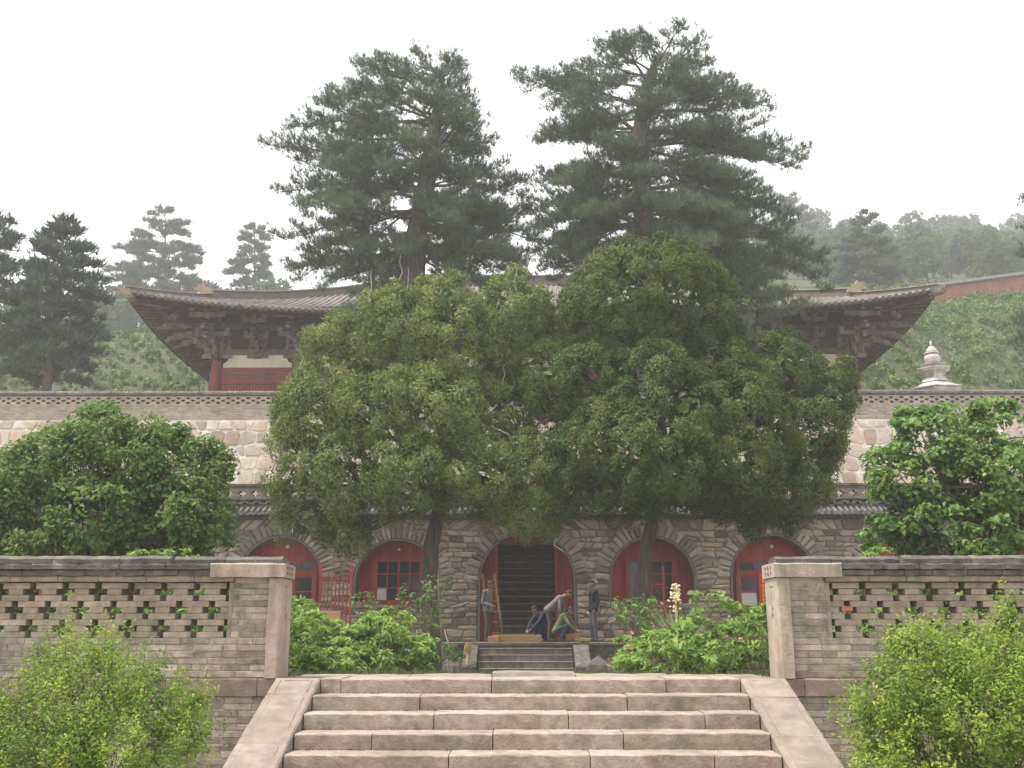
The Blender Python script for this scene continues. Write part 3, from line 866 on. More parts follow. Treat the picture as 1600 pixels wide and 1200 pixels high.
def roll_mesh(name, L, slope, r, mat, n=5):
    """one run of half-round cover tiles, laid in three overlapping lengths, eave end closed with a round face"""
    m = MB(); k = 3
    for s in range(k):
        a = L * s / k; b = L * (s + 1) / k + 0.03
        V = []; F = []
        for (d, rr_) in ((a, r * 1.05), (b, r * 0.93)):
            for i in range(n + 1):
                an = math.pi * i / n
                V.append((-rr_ * math.cos(an), d * math.cos(slope) , d * math.sin(slope) + rr_ * math.sin(an)))
        for i in range(n): F.append((i, i + 1, n + 2 + i, n + 1 + i))
        F.append(tuple(range(n + 1))); m.add(V, F)
    V = [(r * 1.12 * math.cos(2 * math.pi * i / 8), -0.015, r * 0.1 + r * 1.12 * math.sin(2 * math.pi * i / 8)) for i in range(8)]
    V2 = [(v[0], 0.03, v[2]) for v in V]
    m.add(V + V2, [tuple(range(8))] + [(i, (i + 1) % 8, 8 + (i + 1) % 8, 8 + i) for i in range(8)])
    return m.mesh(name, mat)
sl = math.atan2(EZ2 - EZ, EY2 - EY); LL = math.hypot(EZ2 - EZ, EY2 - EY)
rme = [roll_mesh('cover_tile', LL, sl, 0.055, MATS['roof_tile_grey']) for _ in range(1)]
dm = MB()
V = [(0.075 * math.cos(math.pi + math.pi * i / 6), 0, 0.06 * math.sin(math.pi + math.pi * i / 6)) for i in range(7)]
dm.prism([(v[0], v[2]) for v in V], -0.01, 0.02); drip = dm.mesh('drip_tile', MATS['roof_tile_grey'])
x = -17.4
while x < 17.4:
    if -12.5 < x < 14:
        link('cover_tile', rme[0], pent, (x, EY + 0.0, EZ + 0.01), rot=(0, 0, rc.uniform(-0.02, 0.02)))
        link('drip_tile', drip, pent, (x + 0.0875, EY - 0.005, EZ - 0.005 + rc.uniform(-0.006, 0.006)))
    x += 0.175
# scalloped ridge: crescents turned up and down alternately
cm = MB()
n = 9; V = []; F = []
for i in range(n + 1):
    a = math.pi * i / n
    for (r, y) in ((0.115, -0.03), (0.075, -0.03), (0.075, 0.03), (0.115, 0.03)):
        V.append((r * math.cos(a), y, r * math.sin(a)))
for i in range(n):
    for j in range(4):
        F.append((i * 4 + j, i * 4 + (j + 1) % 4, i * 4 + 4 + (j + 1) % 4, i * 4 + 4 + j))
F += [(0, 1, 2, 3), (n * 4, n * 4 + 1, n * 4 + 2, n * 4 + 3)]
cm.add(V, F); cres = cm.mesh('scallop_tile', MATS['roof_tile_grey'])
PY = CY + 0.06
x = -17.4; k = 0
while x < 17.4:
    if -12.5 < x < 14:
        up = k % 2 == 0
        link('scallop_tile', cres, pent, (x, PY - 0.05 - (0.004 if up else 0), CTOP + 0.46 + (0.0 if up else 0.115)), rot=(0, 0 if up else math.pi, 0))
    x += 0.195; k += 1
m = MB(); m.box(-17.5, 17.5, PY - 0.02, PY + 0.2, CTOP + 0.3, CTOP + 0.455); m.box(-17.5, 17.5, PY - 0.10, PY + 0.22, CTOP + 0.60, CTOP + 0.645)
m.box(-17.5, 17.5, PY + 0.12, PY + 0.2, CTOP + 0.455, CTOP + 0.6)
par = m.build('parapet', MATS['coping_brick'], cave)
m = MB()
pz = CTOP + 0.645; ch = 0.064; per = 0.39
lay = [('full', 0, 0), ('gap', 0.10, 0), ('gap', 0.24, 0), ('gap', 0.10, 0), ('full', 0, 0)]
for r_, (kd, gp, off) in enumerate(lay):
    x = -17.5
    while x < 17.5:
        wd = per - gp
        m.box(x + gp / 2 + 0.002, x + gp / 2 + wd - 0.002, PY - 0.03 - rc.uniform(0, 0.012), PY + 0.17, pz + r_ * ch, pz + (r_ + 1) * ch - 0.001, rc.random())
        x += per
surf('parapet_brick', [(0.16, 0.14, 0.12), (0.25, 0.22, 0.19)], scale=6, rnd=0.2)
props(m.build('openwork_brick', MATS['parapet_brick'], cave), kind='stuff')
m = MB(); m.box(-17.5, 17.5, PY - 0.07, PY + 0.22, pz + 5 * ch, pz + 5 * ch + 0.06); m.box(-17.5, 17.5, PY - 0.11, PY + 0.26, pz + 5 * ch + 0.061, pz + 5 * ch + 0.125); m.build('parapet_coping', MATS['coping_brick'], cave)
# flat roof of the caves
m = MB(); m.box(-17.5, 17.5, CY + 0.62, UY - 0.01, CTOP + 0.1, CTOP + 0.5); m.build('roof', MATS['packed_earth'], cave)
# pale painted marks on the piers and a cable down the wall
for (px, py) in ((722, 899), (917, 897)):
    m = MB()
    p = at(px, py, CY - 0.10)
    for (dx, dz, a, b) in ((0, 0, 0.11, 0.02), (0.02, 0.06, 0.08, 0.015), (0, -0.07, 0.022, 0.11), (0.04, -0.04, 0.015, 0.07)):
        m.box(p.x + dx - a / 2, p.x + dx + a / 2, CY - 0.088 - 0.002 * dx, CY - 0.083, p.z + dz - b / 2, p.z + dz + b / 2)
    m.build('painted_mark', MATS['red_mark'], cave)

# ================================================================== TERRACE AND ITS STEPS
TY = 28.95
terr = empty('cave_terrace', (0, TY, -0.8), 'low dark stone terrace with steps in front of the cave doors', 'terrace')
m = MB(); m.box(-17, 17, TY + 0.12, CY + 0.7, -0.85, FLOOR - 0.05); m.build('terrace_core', MATS['grey_mortar'], terr)
x = -17.0
while x < 17:
    L = rc.uniform(0.9, 1.5)
    me, c = bar_mesh('edge_slab', x + 0.005, x + L - 0.005, [(TY - 0.03, FLOOR - 0.075), (TY + 1.4, FLOOR - 0.075), (TY + 1.4, FLOOR - 0.002), (TY - 0.02, FLOOR), (TY - 0.035, FLOOR - 0.012)], MATS['terrace_stone'], rr=rc, seg=0.4, jit=0.004)
    link('edge_slab', me, terr, c); x += L
polys = rubble(-16, 16, [-0.8, -0.58, -0.36, -0.14, FLOOR - 0.085], 0.3, 0.7, 0.03, rc, None, wav=0.02)
polys = [p for p in polys if not (-1.5 < sum(q[0] for q in p) / len(p) < 1.95)]
lay_stones(polys, TY + 0.125, 0.07, 0.03, MATS['terrace_stone'], terr, 'stone', rc, 120, lambda p: abs(p[0][0]))
sx0, sx1 = at(746, 1010, 28.2).x, at(897, 1010, 28.2).x
for i in range(5):
    zt = FLOOR - 0.172 * (i + 1); yf = TY - 0.27 * (i + 1)
    cuts = sorted([sx0 + 0.02, sx1 - 0.02] + [sx0 + (sx1 - sx0) * q for q in (rc.uniform(0.1, 0.2), rc.uniform(0.35, 0.6), rc.uniform(0.75, 0.85))])
    for a, b in zip(cuts[:-1], cuts[1:]):
        me, c = bar_mesh('step_block', a + 0.006, b - 0.006, [(yf, zt - 0.16), (yf + 0.34, zt - 0.16), (yf + 0.34, zt - 0.002), (yf + 0.012, zt), (yf, zt - 0.014)], MATS['terrace_stone'], rr=rc, seg=0.3, jit=0.006)
        link('step_block', me, terr, c)
    q = MB(); q.box(sx0 + 0.03, sx1 - 0.03, yf - 0.012, yf + 0.25, zt + 0.001, zt + 0.014); q.build('tread_edge', MATS['mortar'], terr)
for (a, b) in ((at(724, 1010, 28.2).x, sx0 - 0.005), (sx1 + 0.005, at(921, 1010, 28.2).x)):
    me, c = bar_mesh('cheek_slab', a, b, [(TY - 1.45, -0.84), (TY - 0.04, -0.84), (TY - 0.04, FLOOR - 0.09), (TY - 0.3, FLOOR - 0.06), (TY - 1.40, -0.45), (TY - 1.45, -0.5)], MATS['coping_brick'], rr=rc, jit=0.006)
    c = (c[0], c[1], c[2]); link('cheek_slab', me, terr, c)
# ================================================================== THE HALL
rh = random.Random(21)
HX = 0.71                                  # centre line
HF = 48.0                                  # front column line
HFL = 8.65                                 # floor
hall = empty('temple_hall', (HX, 56, PLAT), 'old timber temple hall with sweeping tiled roof and deep bracketed eaves', 'building')
m = MB(); m.box(HX - 18.4, HX + 18.4, HF - 2.0, 67, PLAT - 0.5, HFL); m.build('podium', MATS['terrace_stone'], hall)
bays = [4.07, 4.71, 4.71, 4.71, 4.71, 4.71, 4.07]
colx = [HX - sum(bays) / 2]
for b in bays: colx.append(colx[-1] + b)
CT = 13.62                                 # top of columns
for i, x in enumerate(colx):
    q = MB(); q.lathe([(0.34, 0), (0.33, 0.1), (0.27, 0.14), (0.275, 3.0), (0.255, CT - HFL - 0.25), (0.20, CT - HFL)], 14)
    q.build('column', MATS['hall_red'], hall, smooth=True, loc=(x, HF, HFL))
for s, x in ((-1, colx[0]), (1, colx[-1])):
    for j in range(1, 5):
        q = MB(); q.lathe([(0.28, 0), (0.275, 3.0), (0.22, CT - HFL)], 12); q.build('column', MATS['hall_red'], hall, smooth=True, loc=(x, HF + j * 4.1, HFL))
# side and back walls
for (a, b, c, d) in ((colx[0] - 0.42, colx[0] + 0.2, HF + 0.2, 64.4), (colx[-1] - 0.2, colx[-1] + 0.42, HF + 0.2, 64.4)):
    m = MB(); m.box(a, b, c, d, HFL, 13.0); m.build('side_wall', MATS['hall_red'], hall)
m = MB(); m.box(colx[0] + 0.21, colx[-1] - 0.21, 64.0, 64.5, HFL, 14.5); m.build('back_wall', MATS['hall_red'], hall)
m = MB(); m.box(colx[0] - 0.08, colx[0] + 0.08, HF, 64.4, 13.0, 16.0); m.box(colx[-1] - 0.08, colx[-1] + 0.08, HF, 64.4, 13.0, 16.0); m.box(colx[0] + 0.1, colx[-1] - 0.1, HF + 0.1, HF + 0.2, 13.9, 16.2)
m.build('gable_boards', MATS['hall_timber_dark'], hall)
# front: lintel, cream panel between bracket arms, red doors with slatted tops
for i in range(7):
    a, b = colx[i] + 0.26, colx[i + 1] - 0.26
    q = MB(); q.box(a, b, HF - 0.10, HF + 0.10, 13.86, 14.14); q.build('architrave', MATS['hall_timber'], hall)
    P = [(a + 0.05, 13.20), (b - 0.05, 13.20), (b - 0.05, 13.42), (b - 0.22, 13.50), (b - 0.42, 13.84), (a + 0.42, 13.84), (a + 0.22, 13.50), (a + 0.05, 13.42)]
    q = MB(); q.prism(P, HF - 0.02, HF + 0.05); q.build('plaster_panel', MATS['plaster_cream'], hall)
    d = MB(); d.box(a, b, HF - 0.06, HF + 0.06, 12.95, 13.19); d = d.build('door_panel', MATS['hall_red'], hall)
    q = MB(); q.box(a, b, HF + 0.0, HF + 0.05, HFL, 12.3); q.build('leaf', MATS['hall_red'], d)
    q = MB(); q.box(a + 0.01, b - 0.01, HF - 0.09, HF + 0.04, 12.86, 12.94); q.build('rail', MATS['hall_timber'], d)
    q = MB(); q.box(a, b, HF - 0.05, HF + 0.05, 12.36, 12.85); q.build('head_board', MATS['hall_red'], d)
    q = MB()
    x = a + 0.1
    while x < b - 0.05:
        q.box(x, x + 0.06, HF - 0.045, HF + 0.0, 11.6, 12.355); x += 0.155
    props(q.build('slats', MATS['hall_red'], d), kind='stuff')
    q = MB(); q.box(a, b, HF + 0.06, HF + 0.09, 11.5, 12.4); q.build('backing', MATS['hall_timber_dark'], d)
# bracket sets
def bracket(x, y, ang, big=1.0, name='bracket_set', mat='bracket_timber', side=1.0):
    m = MB()
    ca, sa = math.cos(ang), math.sin(ang)
    def T(u, v, z):                       # u along the wall, v outwards
        return (x + u * ca + v * sa, y + u * sa - v * ca, z)
    def bar(u0, v0, z0, u1, v1, z1, w_, h_):
        m.beam(T(u0, v0, z0), T(u1, v1, z1), w_, h_)
    def dou(u, v, z, s=0.3):
        p = T(u, v, z)
        d0, d1 = T(u - s * 0.5, v, z), T(u + s * 0.5, v, z)
        m.beam((d0[0], d0[1], z + 0.09), (d1[0], d1[1], z + 0.09), s, 0.12)
        e0, e1 = T(u - s * 0.36, v, z), T(u + s * 0.36, v, z)
        m.beam((e0[0], e0[1], z + 0.0), (e1[0], e1[1], z + 0.0), s * 0.72, 0.08)
    dou(0, 0, 13.70, 0.5)
    bar(-0.75 * side, 0, 13.78, 0.75 * side, 0, 13.78, 0.16, 0.2)
    proj = [0.55, 1.05, 1.55, 2.05]
    for k, p in enumerate(proj):
        z = 14.0 + 0.34 * k
        if k < 2:
            bar(0, -0.3, z, 0, p * big, z, 0.2, 0.24)
        else:
            bar(0, -0.3, z + 0.45, 0, (p + 0.35) * big, z - 0.28, 0.2, 0.24)       # slanting lever arm
            bar(0, (p + 0.30) * big, z - 0.25, 0, (p + 0.62) * big, z - 0.48, 0.17, 0.13)
        dou(0, p * big, z + 0.16, 0.28)
        if k in (1, 3):
            wz = z + 0.31
            bar(-0.85 * side, p * big, wz, 0.85 * side, p * big, wz, 0.16, 0.2)
            for u in (-0.75, 0, 0.75): dou(u * side, p * big, wz + 0.14, 0.25)
        bar(-0.62 * side, 0, z, 0.62 * side, 0, z, 0.17, 0.2)
        for u in (-0.55, 0.55): dou(u * side, 0, z + 0.14, 0.24)
    return m.build(name, MATS[mat], hall)
for i, x in enumerate(colx):
    bracket(x, HF, 0.0)
for i in range(7):
    bracket((colx[i] + colx[i + 1]) / 2, HF, 0.0, 0.55, side=0.7, mat='hall_timber')
for j in range(1, 4):
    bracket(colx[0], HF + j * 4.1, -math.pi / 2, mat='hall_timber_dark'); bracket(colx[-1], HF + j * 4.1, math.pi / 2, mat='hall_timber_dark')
bracket(colx[0], HF, -math.pi / 2); bracket(colx[-1], HF, math.pi / 2)
bracket(colx[0], HF, -math.pi / 4, 1.22, 'corner_bracket', side=0.5); bracket(colx[-1], HF, math.pi / 4, 1.22, 'corner_bracket', side=0.5)
# purlins carried by the brackets
pur = [((colx[0] - 2.4, HF - 2.05, 15.55), (colx[-1] + 2.4, HF - 2.05, 15.55), 0.24, 0.26), ((colx[0] - 1.4, HF - 1.05, 14.95), (colx[-1] + 1.4, HF - 1.05, 14.95), 0.2, 0.22)]
for s, x in ((-1, colx[0]), (1, colx[-1])):
    pur.append(((x + s * 2.05, HF - 2.4, 15.552), (x + s * 2.05, 66.5, 15.552), 0.24, 0.26))
for q_ in pur:
    m = MB(); m.beam(*q_); m.build('purlin', MATS['hall_timber_dark'], hall)

# ---- roof
EYF, YC = 44.0, 56.2                       # front eave line, ridge line
HWX = 18.85; RHX = 7.85                    # half length at eave and ridge
RX = 0.50
DEP = YC - EYF
def roof_h(s):
    return 14.80 + DEP * (0.345 * s + 0.115 * s * s)
def lift(u, s, p):
    return 0.98 * (abs(u) ** p) * (1 - s) ** 2.2
def front_pt(u, s):
    """u in -1..1 along the eave, s 0..1 from eave to ridge"""
    hw = HWX - (HWX - RHX) * s
    x = RX + u * hw
    out = 0.35 * abs(u) ** 6 * (1 - s)     # eave swings out at the corners
    return Vector((x, EYF + DEP * s - out, roof_h(s) + lift(u, s, 3.6)))
def side_pt(sgn, v, s):
    y = YC + v * DEP * (1 - s)
    out = 0.35 * abs(v) ** 6 * (1 - s)
    return Vector((RX + sgn * (HWX - (HWX - RHX) * s + 0.0) , y - (out if v < 0 else -out), roof_h(s) + lift(v, s, 3.6)))
def sheet(fn, us, ss, dz, mb, flip=False):
    V = []; F = []
    for s in ss:
        for u in us:
            p = fn(u, s); V.append((p.x, p.y, p.z + dz))
    n = len(us)
    for j in range(len(ss) - 1):
        for i in range(n - 1): F.append((j * n + i, j * n + i + 1, (j + 1) * n + i + 1, (j + 1) * n + i))
    mb.add(V, F)
us = lin(-1, 1, 49); ss = lin(0, 1, 13)
m = MB()
sheet(front_pt, us, ss, 0, m)
for sgn in (-1, 1): sheet(lambda v, s, sg=sgn: side_pt(sg, v, s), us, ss, 0, m)
sheet(lambda u, s: Vector((front_pt(u, s).x, 2 * YC - front_pt(u, s).y, front_pt(u, s).z)), us, ss, 0, m)
roof = m.build('roof', MATS['hall_tile'], hall, smooth=True)
m = MB(); ss2 = lin(0, 0.5, 7)
sheet(front_pt, us, ss2, -0.13, m)
for sgn in (-1, 1): sheet(lambda v, s, sg=sgn: side_pt(sg, v, s), us, ss2, -0.13, m)
# eave board closing the edge
V = []; F = []
for i, u in enumerate(us):
    p = front_pt(u, 0); V += [(p.x, p.y - 0.01, p.z - 0.005), (p.x, p.y + 0.02, p.z - 0.14)]
for i in range(len(us) - 1): F.append((2 * i, 2 * i + 1, 2 * i + 3, 2 * i + 2))
m.add(V, F)
for sgn in (-1, 1):
    V = []; F = []
    for u in us:
        p = side_pt(sgn, u, 0); V += [(p.x + sgn * 0.01, p.y, p.z - 0.005), (p.x - sgn * 0.02, p.y, p.z - 0.14)]
    for i in range(len(us) - 1): F.append((2 * i, 2 * i + 1, 2 * i + 3, 2 * i + 2))
    m.add(V, F)
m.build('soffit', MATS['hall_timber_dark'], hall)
# rafters, two layers
m = MB()
n = 118
for i in range(n + 1):
    u = -1 + 2 * i / n
    u *= 0.995
    for (s0, s1, dz, w_) in ((0.012, 0.13, -0.185, 0.1), (0.085, 0.42, -0.31, 0.13)):
        pts = [front_pt(u, s0 + (s1 - s0) * k / 3) for k in range(4)]
        for a, b in zip(pts[:-1], pts[1:]): m.beam((a.x, a.y, a.z + dz), (b.x, b.y, b.z + dz), w_, w_)
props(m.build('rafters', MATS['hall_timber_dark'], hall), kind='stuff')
m = MB(); n = 76
for sgn in (-1, 1):
    for i in range(n + 1):
        v = (-1 + 2 * i / n) * 0.995
        for (s0, s1, dz, w_) in ((0.012, 0.13, -0.185, 0.1), (0.085, 0.42, -0.31, 0.13)):
            pts = [side_pt(sgn, v, s0 + (s1 - s0) * k / 3) for k in range(4)]
            for a, b in zip(pts[:-1], pts[1:]): m.beam((a.x, a.y, a.z + dz), (b.x, b.y, b.z + dz), w_, w_)
props(m.build('side_rafters', MATS['hall_timber'], hall), kind='stuff')
# corner beams
for sgn in (-1, 1):
    m = MB(); a = Vector(front_pt(sgn, 0.02)); c = Vector((colx[0] if sgn < 0 else colx[-1], HF, 16.0))
    m.beam((a.x, a.y, a.z - 0.32), c, 0.3, 0.36); m.build('corner_beam', MATS['hall_timber'], hall)
    # beast head on the corner beam
    p = a + Vector((sgn * 0.12, -0.15, -0.16))
    q = MB(); hp = [(-0.32, -0.16), (0.10, -0.20), (0.34, -0.12), (0.46, 0.02), (0.34, 0.03), (0.50, 0.16), (0.30, 0.22), (0.12, 0.18), (0.02, 0.30), (-0.10, 0.18), (-0.32, 0.14)]
    q.prism([(sgn * a_, b_) for a_, b_ in hp], -0.12, 0.12); q.prism([(sgn * a_ * 0.7, b_ * 0.7) for a_, b_ in hp], -0.17, 0.17)
    o = q.build('corner_ornament', MATS['glaze_yellow'] if sgn < 0 else MATS['hall_tile'], roof, loc=p); o.rotation_euler = (0, 0, R_(32) * -sgn)
# cover tiles: one run after the other, each with its round end tile
def tile_run(fn, ulist, pts_s, r=0.085):
    m = MB()
    P = [fn(ulist(s), s) for s in pts_s]
    n = 4; V = []; F = []
    for i, p in enumerate(P):
        d = (P[min(i + 1, len(P) - 1)] - P[max(i - 1, 0)]).normalized()
        r_ = d.cross(Vector((0, 0, 1))).normalized(); up = r_.cross(d)
        rr_ = r * (1.0 + (0.05 if i % 2 else -0.05))
        for k in range(n + 1):
            a = math.pi * k / n
            V.append(p + r_ * (rr_ * math.cos(a)) + up * (rr_ * math.sin(a) - 0.01))
    for i in range(len(P) - 1):
        for k in range(n): F.append((i * (n + 1) + k, i * (n + 1) + k + 1, (i + 1) * (n + 1) + k + 1, (i + 1) * (n + 1) + k))
    # round end
    b = len(V); p = P[0]
    d = (P[1] - P[0]).normalized(); r_ = d.cross(Vector((0, 0, 1))).normalized(); up = r_.cross(d)
    for k in range(8):
        a = 2 * math.pi * k / 8
        V.append(p - d * 0.04 + r_ * (r * 1.1 * math.cos(a)) + up * (r * 1.1 * math.sin(a) + 0.01))
    F.append(tuple(range(b, b + 8)))
    o = P[0].copy()
    m.add([v - o for v in V], F, 0.0)
    return m, o
pitch = 0.31
nrun = int(2 * HWX / pitch)
for i in range(nrun + 1):
    x = -HWX + 0.06 + (2 * HWX - 0.12) * i / nrun          # distance from the centre line
    smax = 1.0 if abs(x) <= RHX else (HWX - abs(x)) / (HWX - RHX)
    if smax < 0.02: smax = 0.02
    ks = max(3, int(14 * smax))
    pts_s = [smax * k / (ks - 1) for k in range(ks)]
    ul = lambda s, x=x: max(-1, min(1, x / (HWX - (HWX - RHX) * s)))
    m, o = tile_run(front_pt, ul, pts_s)
    m.build('tile_run', MATS['hall_tile'], roof, loc=o, smooth=False)
m = MB()
for sgn in (-1, 1):
    nr = int(2 * DEP / pitch)
    for i in range(nr + 1):
        y = -DEP + 0.06 + (2 * DEP - 0.12) * i / nr
        smax = max(0.03, 1 - abs(y) / DEP)
        pts_s = [smax * k / 4 for k in range(5)]
        mm, o = tile_run(lambda v, s, sg=sgn: side_pt(sg, v, s), lambda s, y=y: max(-1, min(1, y / (DEP * (1 - s) + 1e-6))), pts_s)
        m.add([Vector(v) + o for v in mm.v], mm.f, rh.random())
props(m.build('side_tiles', MATS['hall_tile'], roof), kind='stuff')
# ridges
def ridge_bar(pts, w_, h_, name, mat='hall_ridge'):
    m = MB(); V = []; F = []
    for i, p in enumerate(pts):
        d = (pts[min(i + 1, len(pts) - 1)] - pts[max(i - 1, 0)]).normalized()
        r_ = d.cross(Vector((0, 0, 1))).normalized()
        for (a, b) in ((-w_, -0.05), (-w_, h_ * 0.8), (-w_ * 1.5, h_ * 0.82), (-w_ * 1.2, h_), (w_ * 1.2, h_), (w_ * 1.5, h_ * 0.82), (w_, h_ * 0.8), (w_, -0.05)):
            V.append(p + r_ * a + Vector((0, 0, b)))
    k = 8
    for i in range(len(pts) - 1):
        for j in range(k): F.append((i * k + j, i * k + (j + 1) % k, (i + 1) * k + (j + 1) % k, (i + 1) * k + j))
    F += [tuple(range(k)), tuple((len(pts) - 1) * k + j for j in range(k))]
    m.add(V, F)
    return m.build(name, MATS[mat], roof)
ridge_bar([Vector((RX + RHX * t, YC, roof_h(1) + 0.15 * abs(t) ** 3)) for t in lin(-1, 1, 15)], 0.17, 0.62, 'main_ridge')
def beast(p, sgn, s=1.0, mat='glaze_yellow', name='ridge_beast'):
    q = MB()
    P = [(-0.5, 0), (0.25, 0), (0.42, 0.18), (0.62, 0.22), (0.66, 0.36), (0.40, 0.48), (0.52, 0.70), (0.30, 0.60), (0.10, 0.78), (0.02, 0.52), (-0.25, 0.42), (-0.5, 0.22)]
    q.prism([(sgn * a * s, b * s) for a, b in P], -0.13 * s, 0.13 * s)
    q.add([(sgn * a * s * 0.8, -0.2 * s, b * s * 0.8 + 0.05) for a, b in P[2:8]], [tuple(range(6))]); 
    return q.build(name, MATS[mat], roof, loc=p)
for sgn in (-1, 1):
    for (s0, s1, w_, h_, nm) in ((0.26, 1.0, 0.15, 0.46, 'hip_ridge'), (0.0, 0.26, 0.12, 0.2, 'lower_hip_ridge')):
        ridge_bar([front_pt(sgn, s0 + (s1 - s0) * k / 12) for k in range(13)], w_, h_, nm)
    p = front_pt(sgn, 0.25); beast(p + Vector((0, -0.05, 0.18)), sgn, 0.8)
    for s in (0.05, 0.10, 0.17):
        p = front_pt(sgn, s); beast(p + Vector((0, 0, 0.18)), sgn, 0.36, 'hall_ridge', 'roof_figure')
    # owl-tail finial
    q = MB()
    P = [(-0.1, 0), (1.5, 0), (1.6, 0.3), (1.15, 0.42), (0.95, 0.8), (1.0, 1.25), (1.25, 1.6), (1.0, 1.82), (0.6, 1.75), (0.2, 1.35), (-0.05, 0.8)]
    q.prism([(-sgn * a, b) for a, b in P], -0.22, 0.22)
    q.build('owl_tail_finial', MATS['glaze_green'], roof, loc=(RX + sgn * (RHX - 0.0), YC, roof_h(1) + 0.2))
q = MB(); q.lathe([(0.3, 0), (0.34, 0.25), (0.16, 0.5), (0.12, 0.8), (0.26, 1.05), (0.34, 1.3), (0.22, 1.5), (0.08, 1.62), (0.10, 1.75), (0.02, 1.95)], 14)
q.build('ridge_vase', MATS['stupa_plaster'], roof, smooth=True, loc=(RX - 0.1, YC, roof_h(1) + 0.5))
p = at(660, 436, 51.0)
s_ = (p.y - EYF) / DEP
beast(front_pt(max(-1, min(1, (p.x - RX) / (HWX - (HWX - RHX) * s_))), s_) + Vector((0, 0, 0.1)), 1, 1.1, 'glaze_yellow', 'roof_beast')

# ================================================================== STUPA
SP = at(1462, 610, 50.0)
stx, sty = SP.x, 50.0
stupa = empty('stupa', (stx, sty, PLAT), 'weathered white stupa with bulb and tiered hexagonal eaves beside the hall', 'stupa')
def hexp(name, prof, n=6, mat='stupa_plaster', sm=False, a0=R_(8), z=0):
    q = MB(); q.lathe(prof, n, a0=a0); return q.build(name, MATS[mat], stupa, smooth=sm, loc=(stx, sty, z))
hexp('lower_body', [(1.3, PLAT - 0.2), (1.25, PLAT + 0.3), (1.0, PLAT + 0.35), (0.98, 11.6)])
k = 0
for i in range(5):
    r = 1.0 + 0.07 * i
    hexp('corbel', [(r, 11.6 + 0.16 * i), (r + 0.05, 11.6 + 0.16 * i + 0.10), (r + 0.02, 11.6 + 0.16 * i + 0.15)])
m = MB()
for side in range(6):
    a0 = R_(8) + side * math.pi / 3; a1 = a0 + math.pi / 3
    for row in range(3):
        r = 1.2 + 0.06 * row
        for j in range(10):
            t = (j + 0.5) / 10
            x = stx + r * (math.cos(a0) * (1 - t) + math.cos(a1) * t); y = sty + r * (math.sin(a0) * (1 - t) + math.sin(a1) * t)
            m.box(x - 0.035, x + 0.035, y - 0.035, y + 0.035, 12.03 + row * 0.13, 12.12 + row * 0.13)
props(m.build('bracket_blocks', MATS['stupa_plaster'], stupa), kind='stuff')
hexp('eave', [(1.10, 12.36), (1.42, 12.43), (1.42, 12.48), (0.98, 12.62), (0.70, 12.80)])
hexp('upper_body', [(0.72, 12.85), (0.66, 12.95), (0.5, 13.2), (0.5, 13.42)])
hexp('upper_eave', [(0.5, 13.28), (0.64, 13.34), (0.58, 13.40), (0.92, 13.54), (0.92, 13.58), (0.50, 13.66), (0.42, 13.74)])
hexp('lotus_tier', [(0.42, 13.72), (0.68, 13.82), (0.44, 13.88), (0.26, 13.92)], 12)
hexp('bulb', [(0.24, 13.9), (0.36, 14.0), (0.40, 14.14), (0.38, 14.26), (0.28, 14.38)], 18, sm=True)
hexp('ring', [(0.22, 14.37), (0.38, 14.41), (0.38, 14.46), (0.28, 14.49)], 16)
hexp('crown_tier', [(0.29, 14.48), (0.31, 14.55), (0.25, 14.6), (0.24, 14.68), (0.17, 14.72), (0.12, 14.80)], 12)
hexp('finial', [(0.07, 14.8), (0.045, 14.88), (0.08, 14.94), (0.06, 15.02), (0.015, 15.12)], 10, sm=True)

# ================================================================== RED PRECINCT WALL ON THE SLOPE
pa, pb = at(1395, 452, 76), at(1700, 412, 84)
precinct = empty('precinct_wall', (pa.x, pa.y, pa.z - 2.5), 'faded red plaster wall with tiled cap climbing the green slope', 'wall')
m = MB(); n = 12
V = []; F = []
for i in range(n + 1):
    p = pa + (pb - pa) * i / n
    for (dy, z) in ((-0.3, p.z - 4.5), (-0.3, p.z - 0.35), (0.3, p.z - 0.35), (0.3, p.z - 4.5)): V.append((p.x, p.y + dy, z))
for i in range(n):
    for j in range(4): F.append((i * 4 + j, i * 4 + (j + 1) % 4, i * 4 + 4 + (j + 1) % 4, i * 4 + 4 + j))
m.add(V, F); m.build('wall_face', MATS['red_plaster'], precinct)
m = MB(); V = []; F = []
for i in range(n + 1):
    p = pa + (pb - pa) * i / n
    for (dy, dz) in ((-0.55, -0.42), (-0.55, -0.34), (0, 0.0), (0.55, -0.34), (0.55, -0.42)): V.append((p.x, p.y + dy, p.z + dz))
for i in range(n):
    for j in range(5): F.append((i * 5 + j, i * 5 + (j + 1) % 5, i * 5 + 5 + (j + 1) % 5, i * 5 + 5 + j))
F += [tuple(range(5)), tuple(n * 5 + j for j in range(5))]
m.add(V, F); capm = m.build('tiled_cap', MATS['roof_tile_grey'], precinct)
m = MB(); k = 0
L = (pb - pa).length
while k < L:
    p = pa + (pb - pa) * (k / L)
    m.beam((p.x, p.y - 0.58, p.z - 0.36), (p.x, p.y - 0.02, p.z + 0.02), 0.16, 0.1); k += 0.36
props(m.build('cap_tiles', MATS['roof_tile_grey'], capm), kind='stuff')
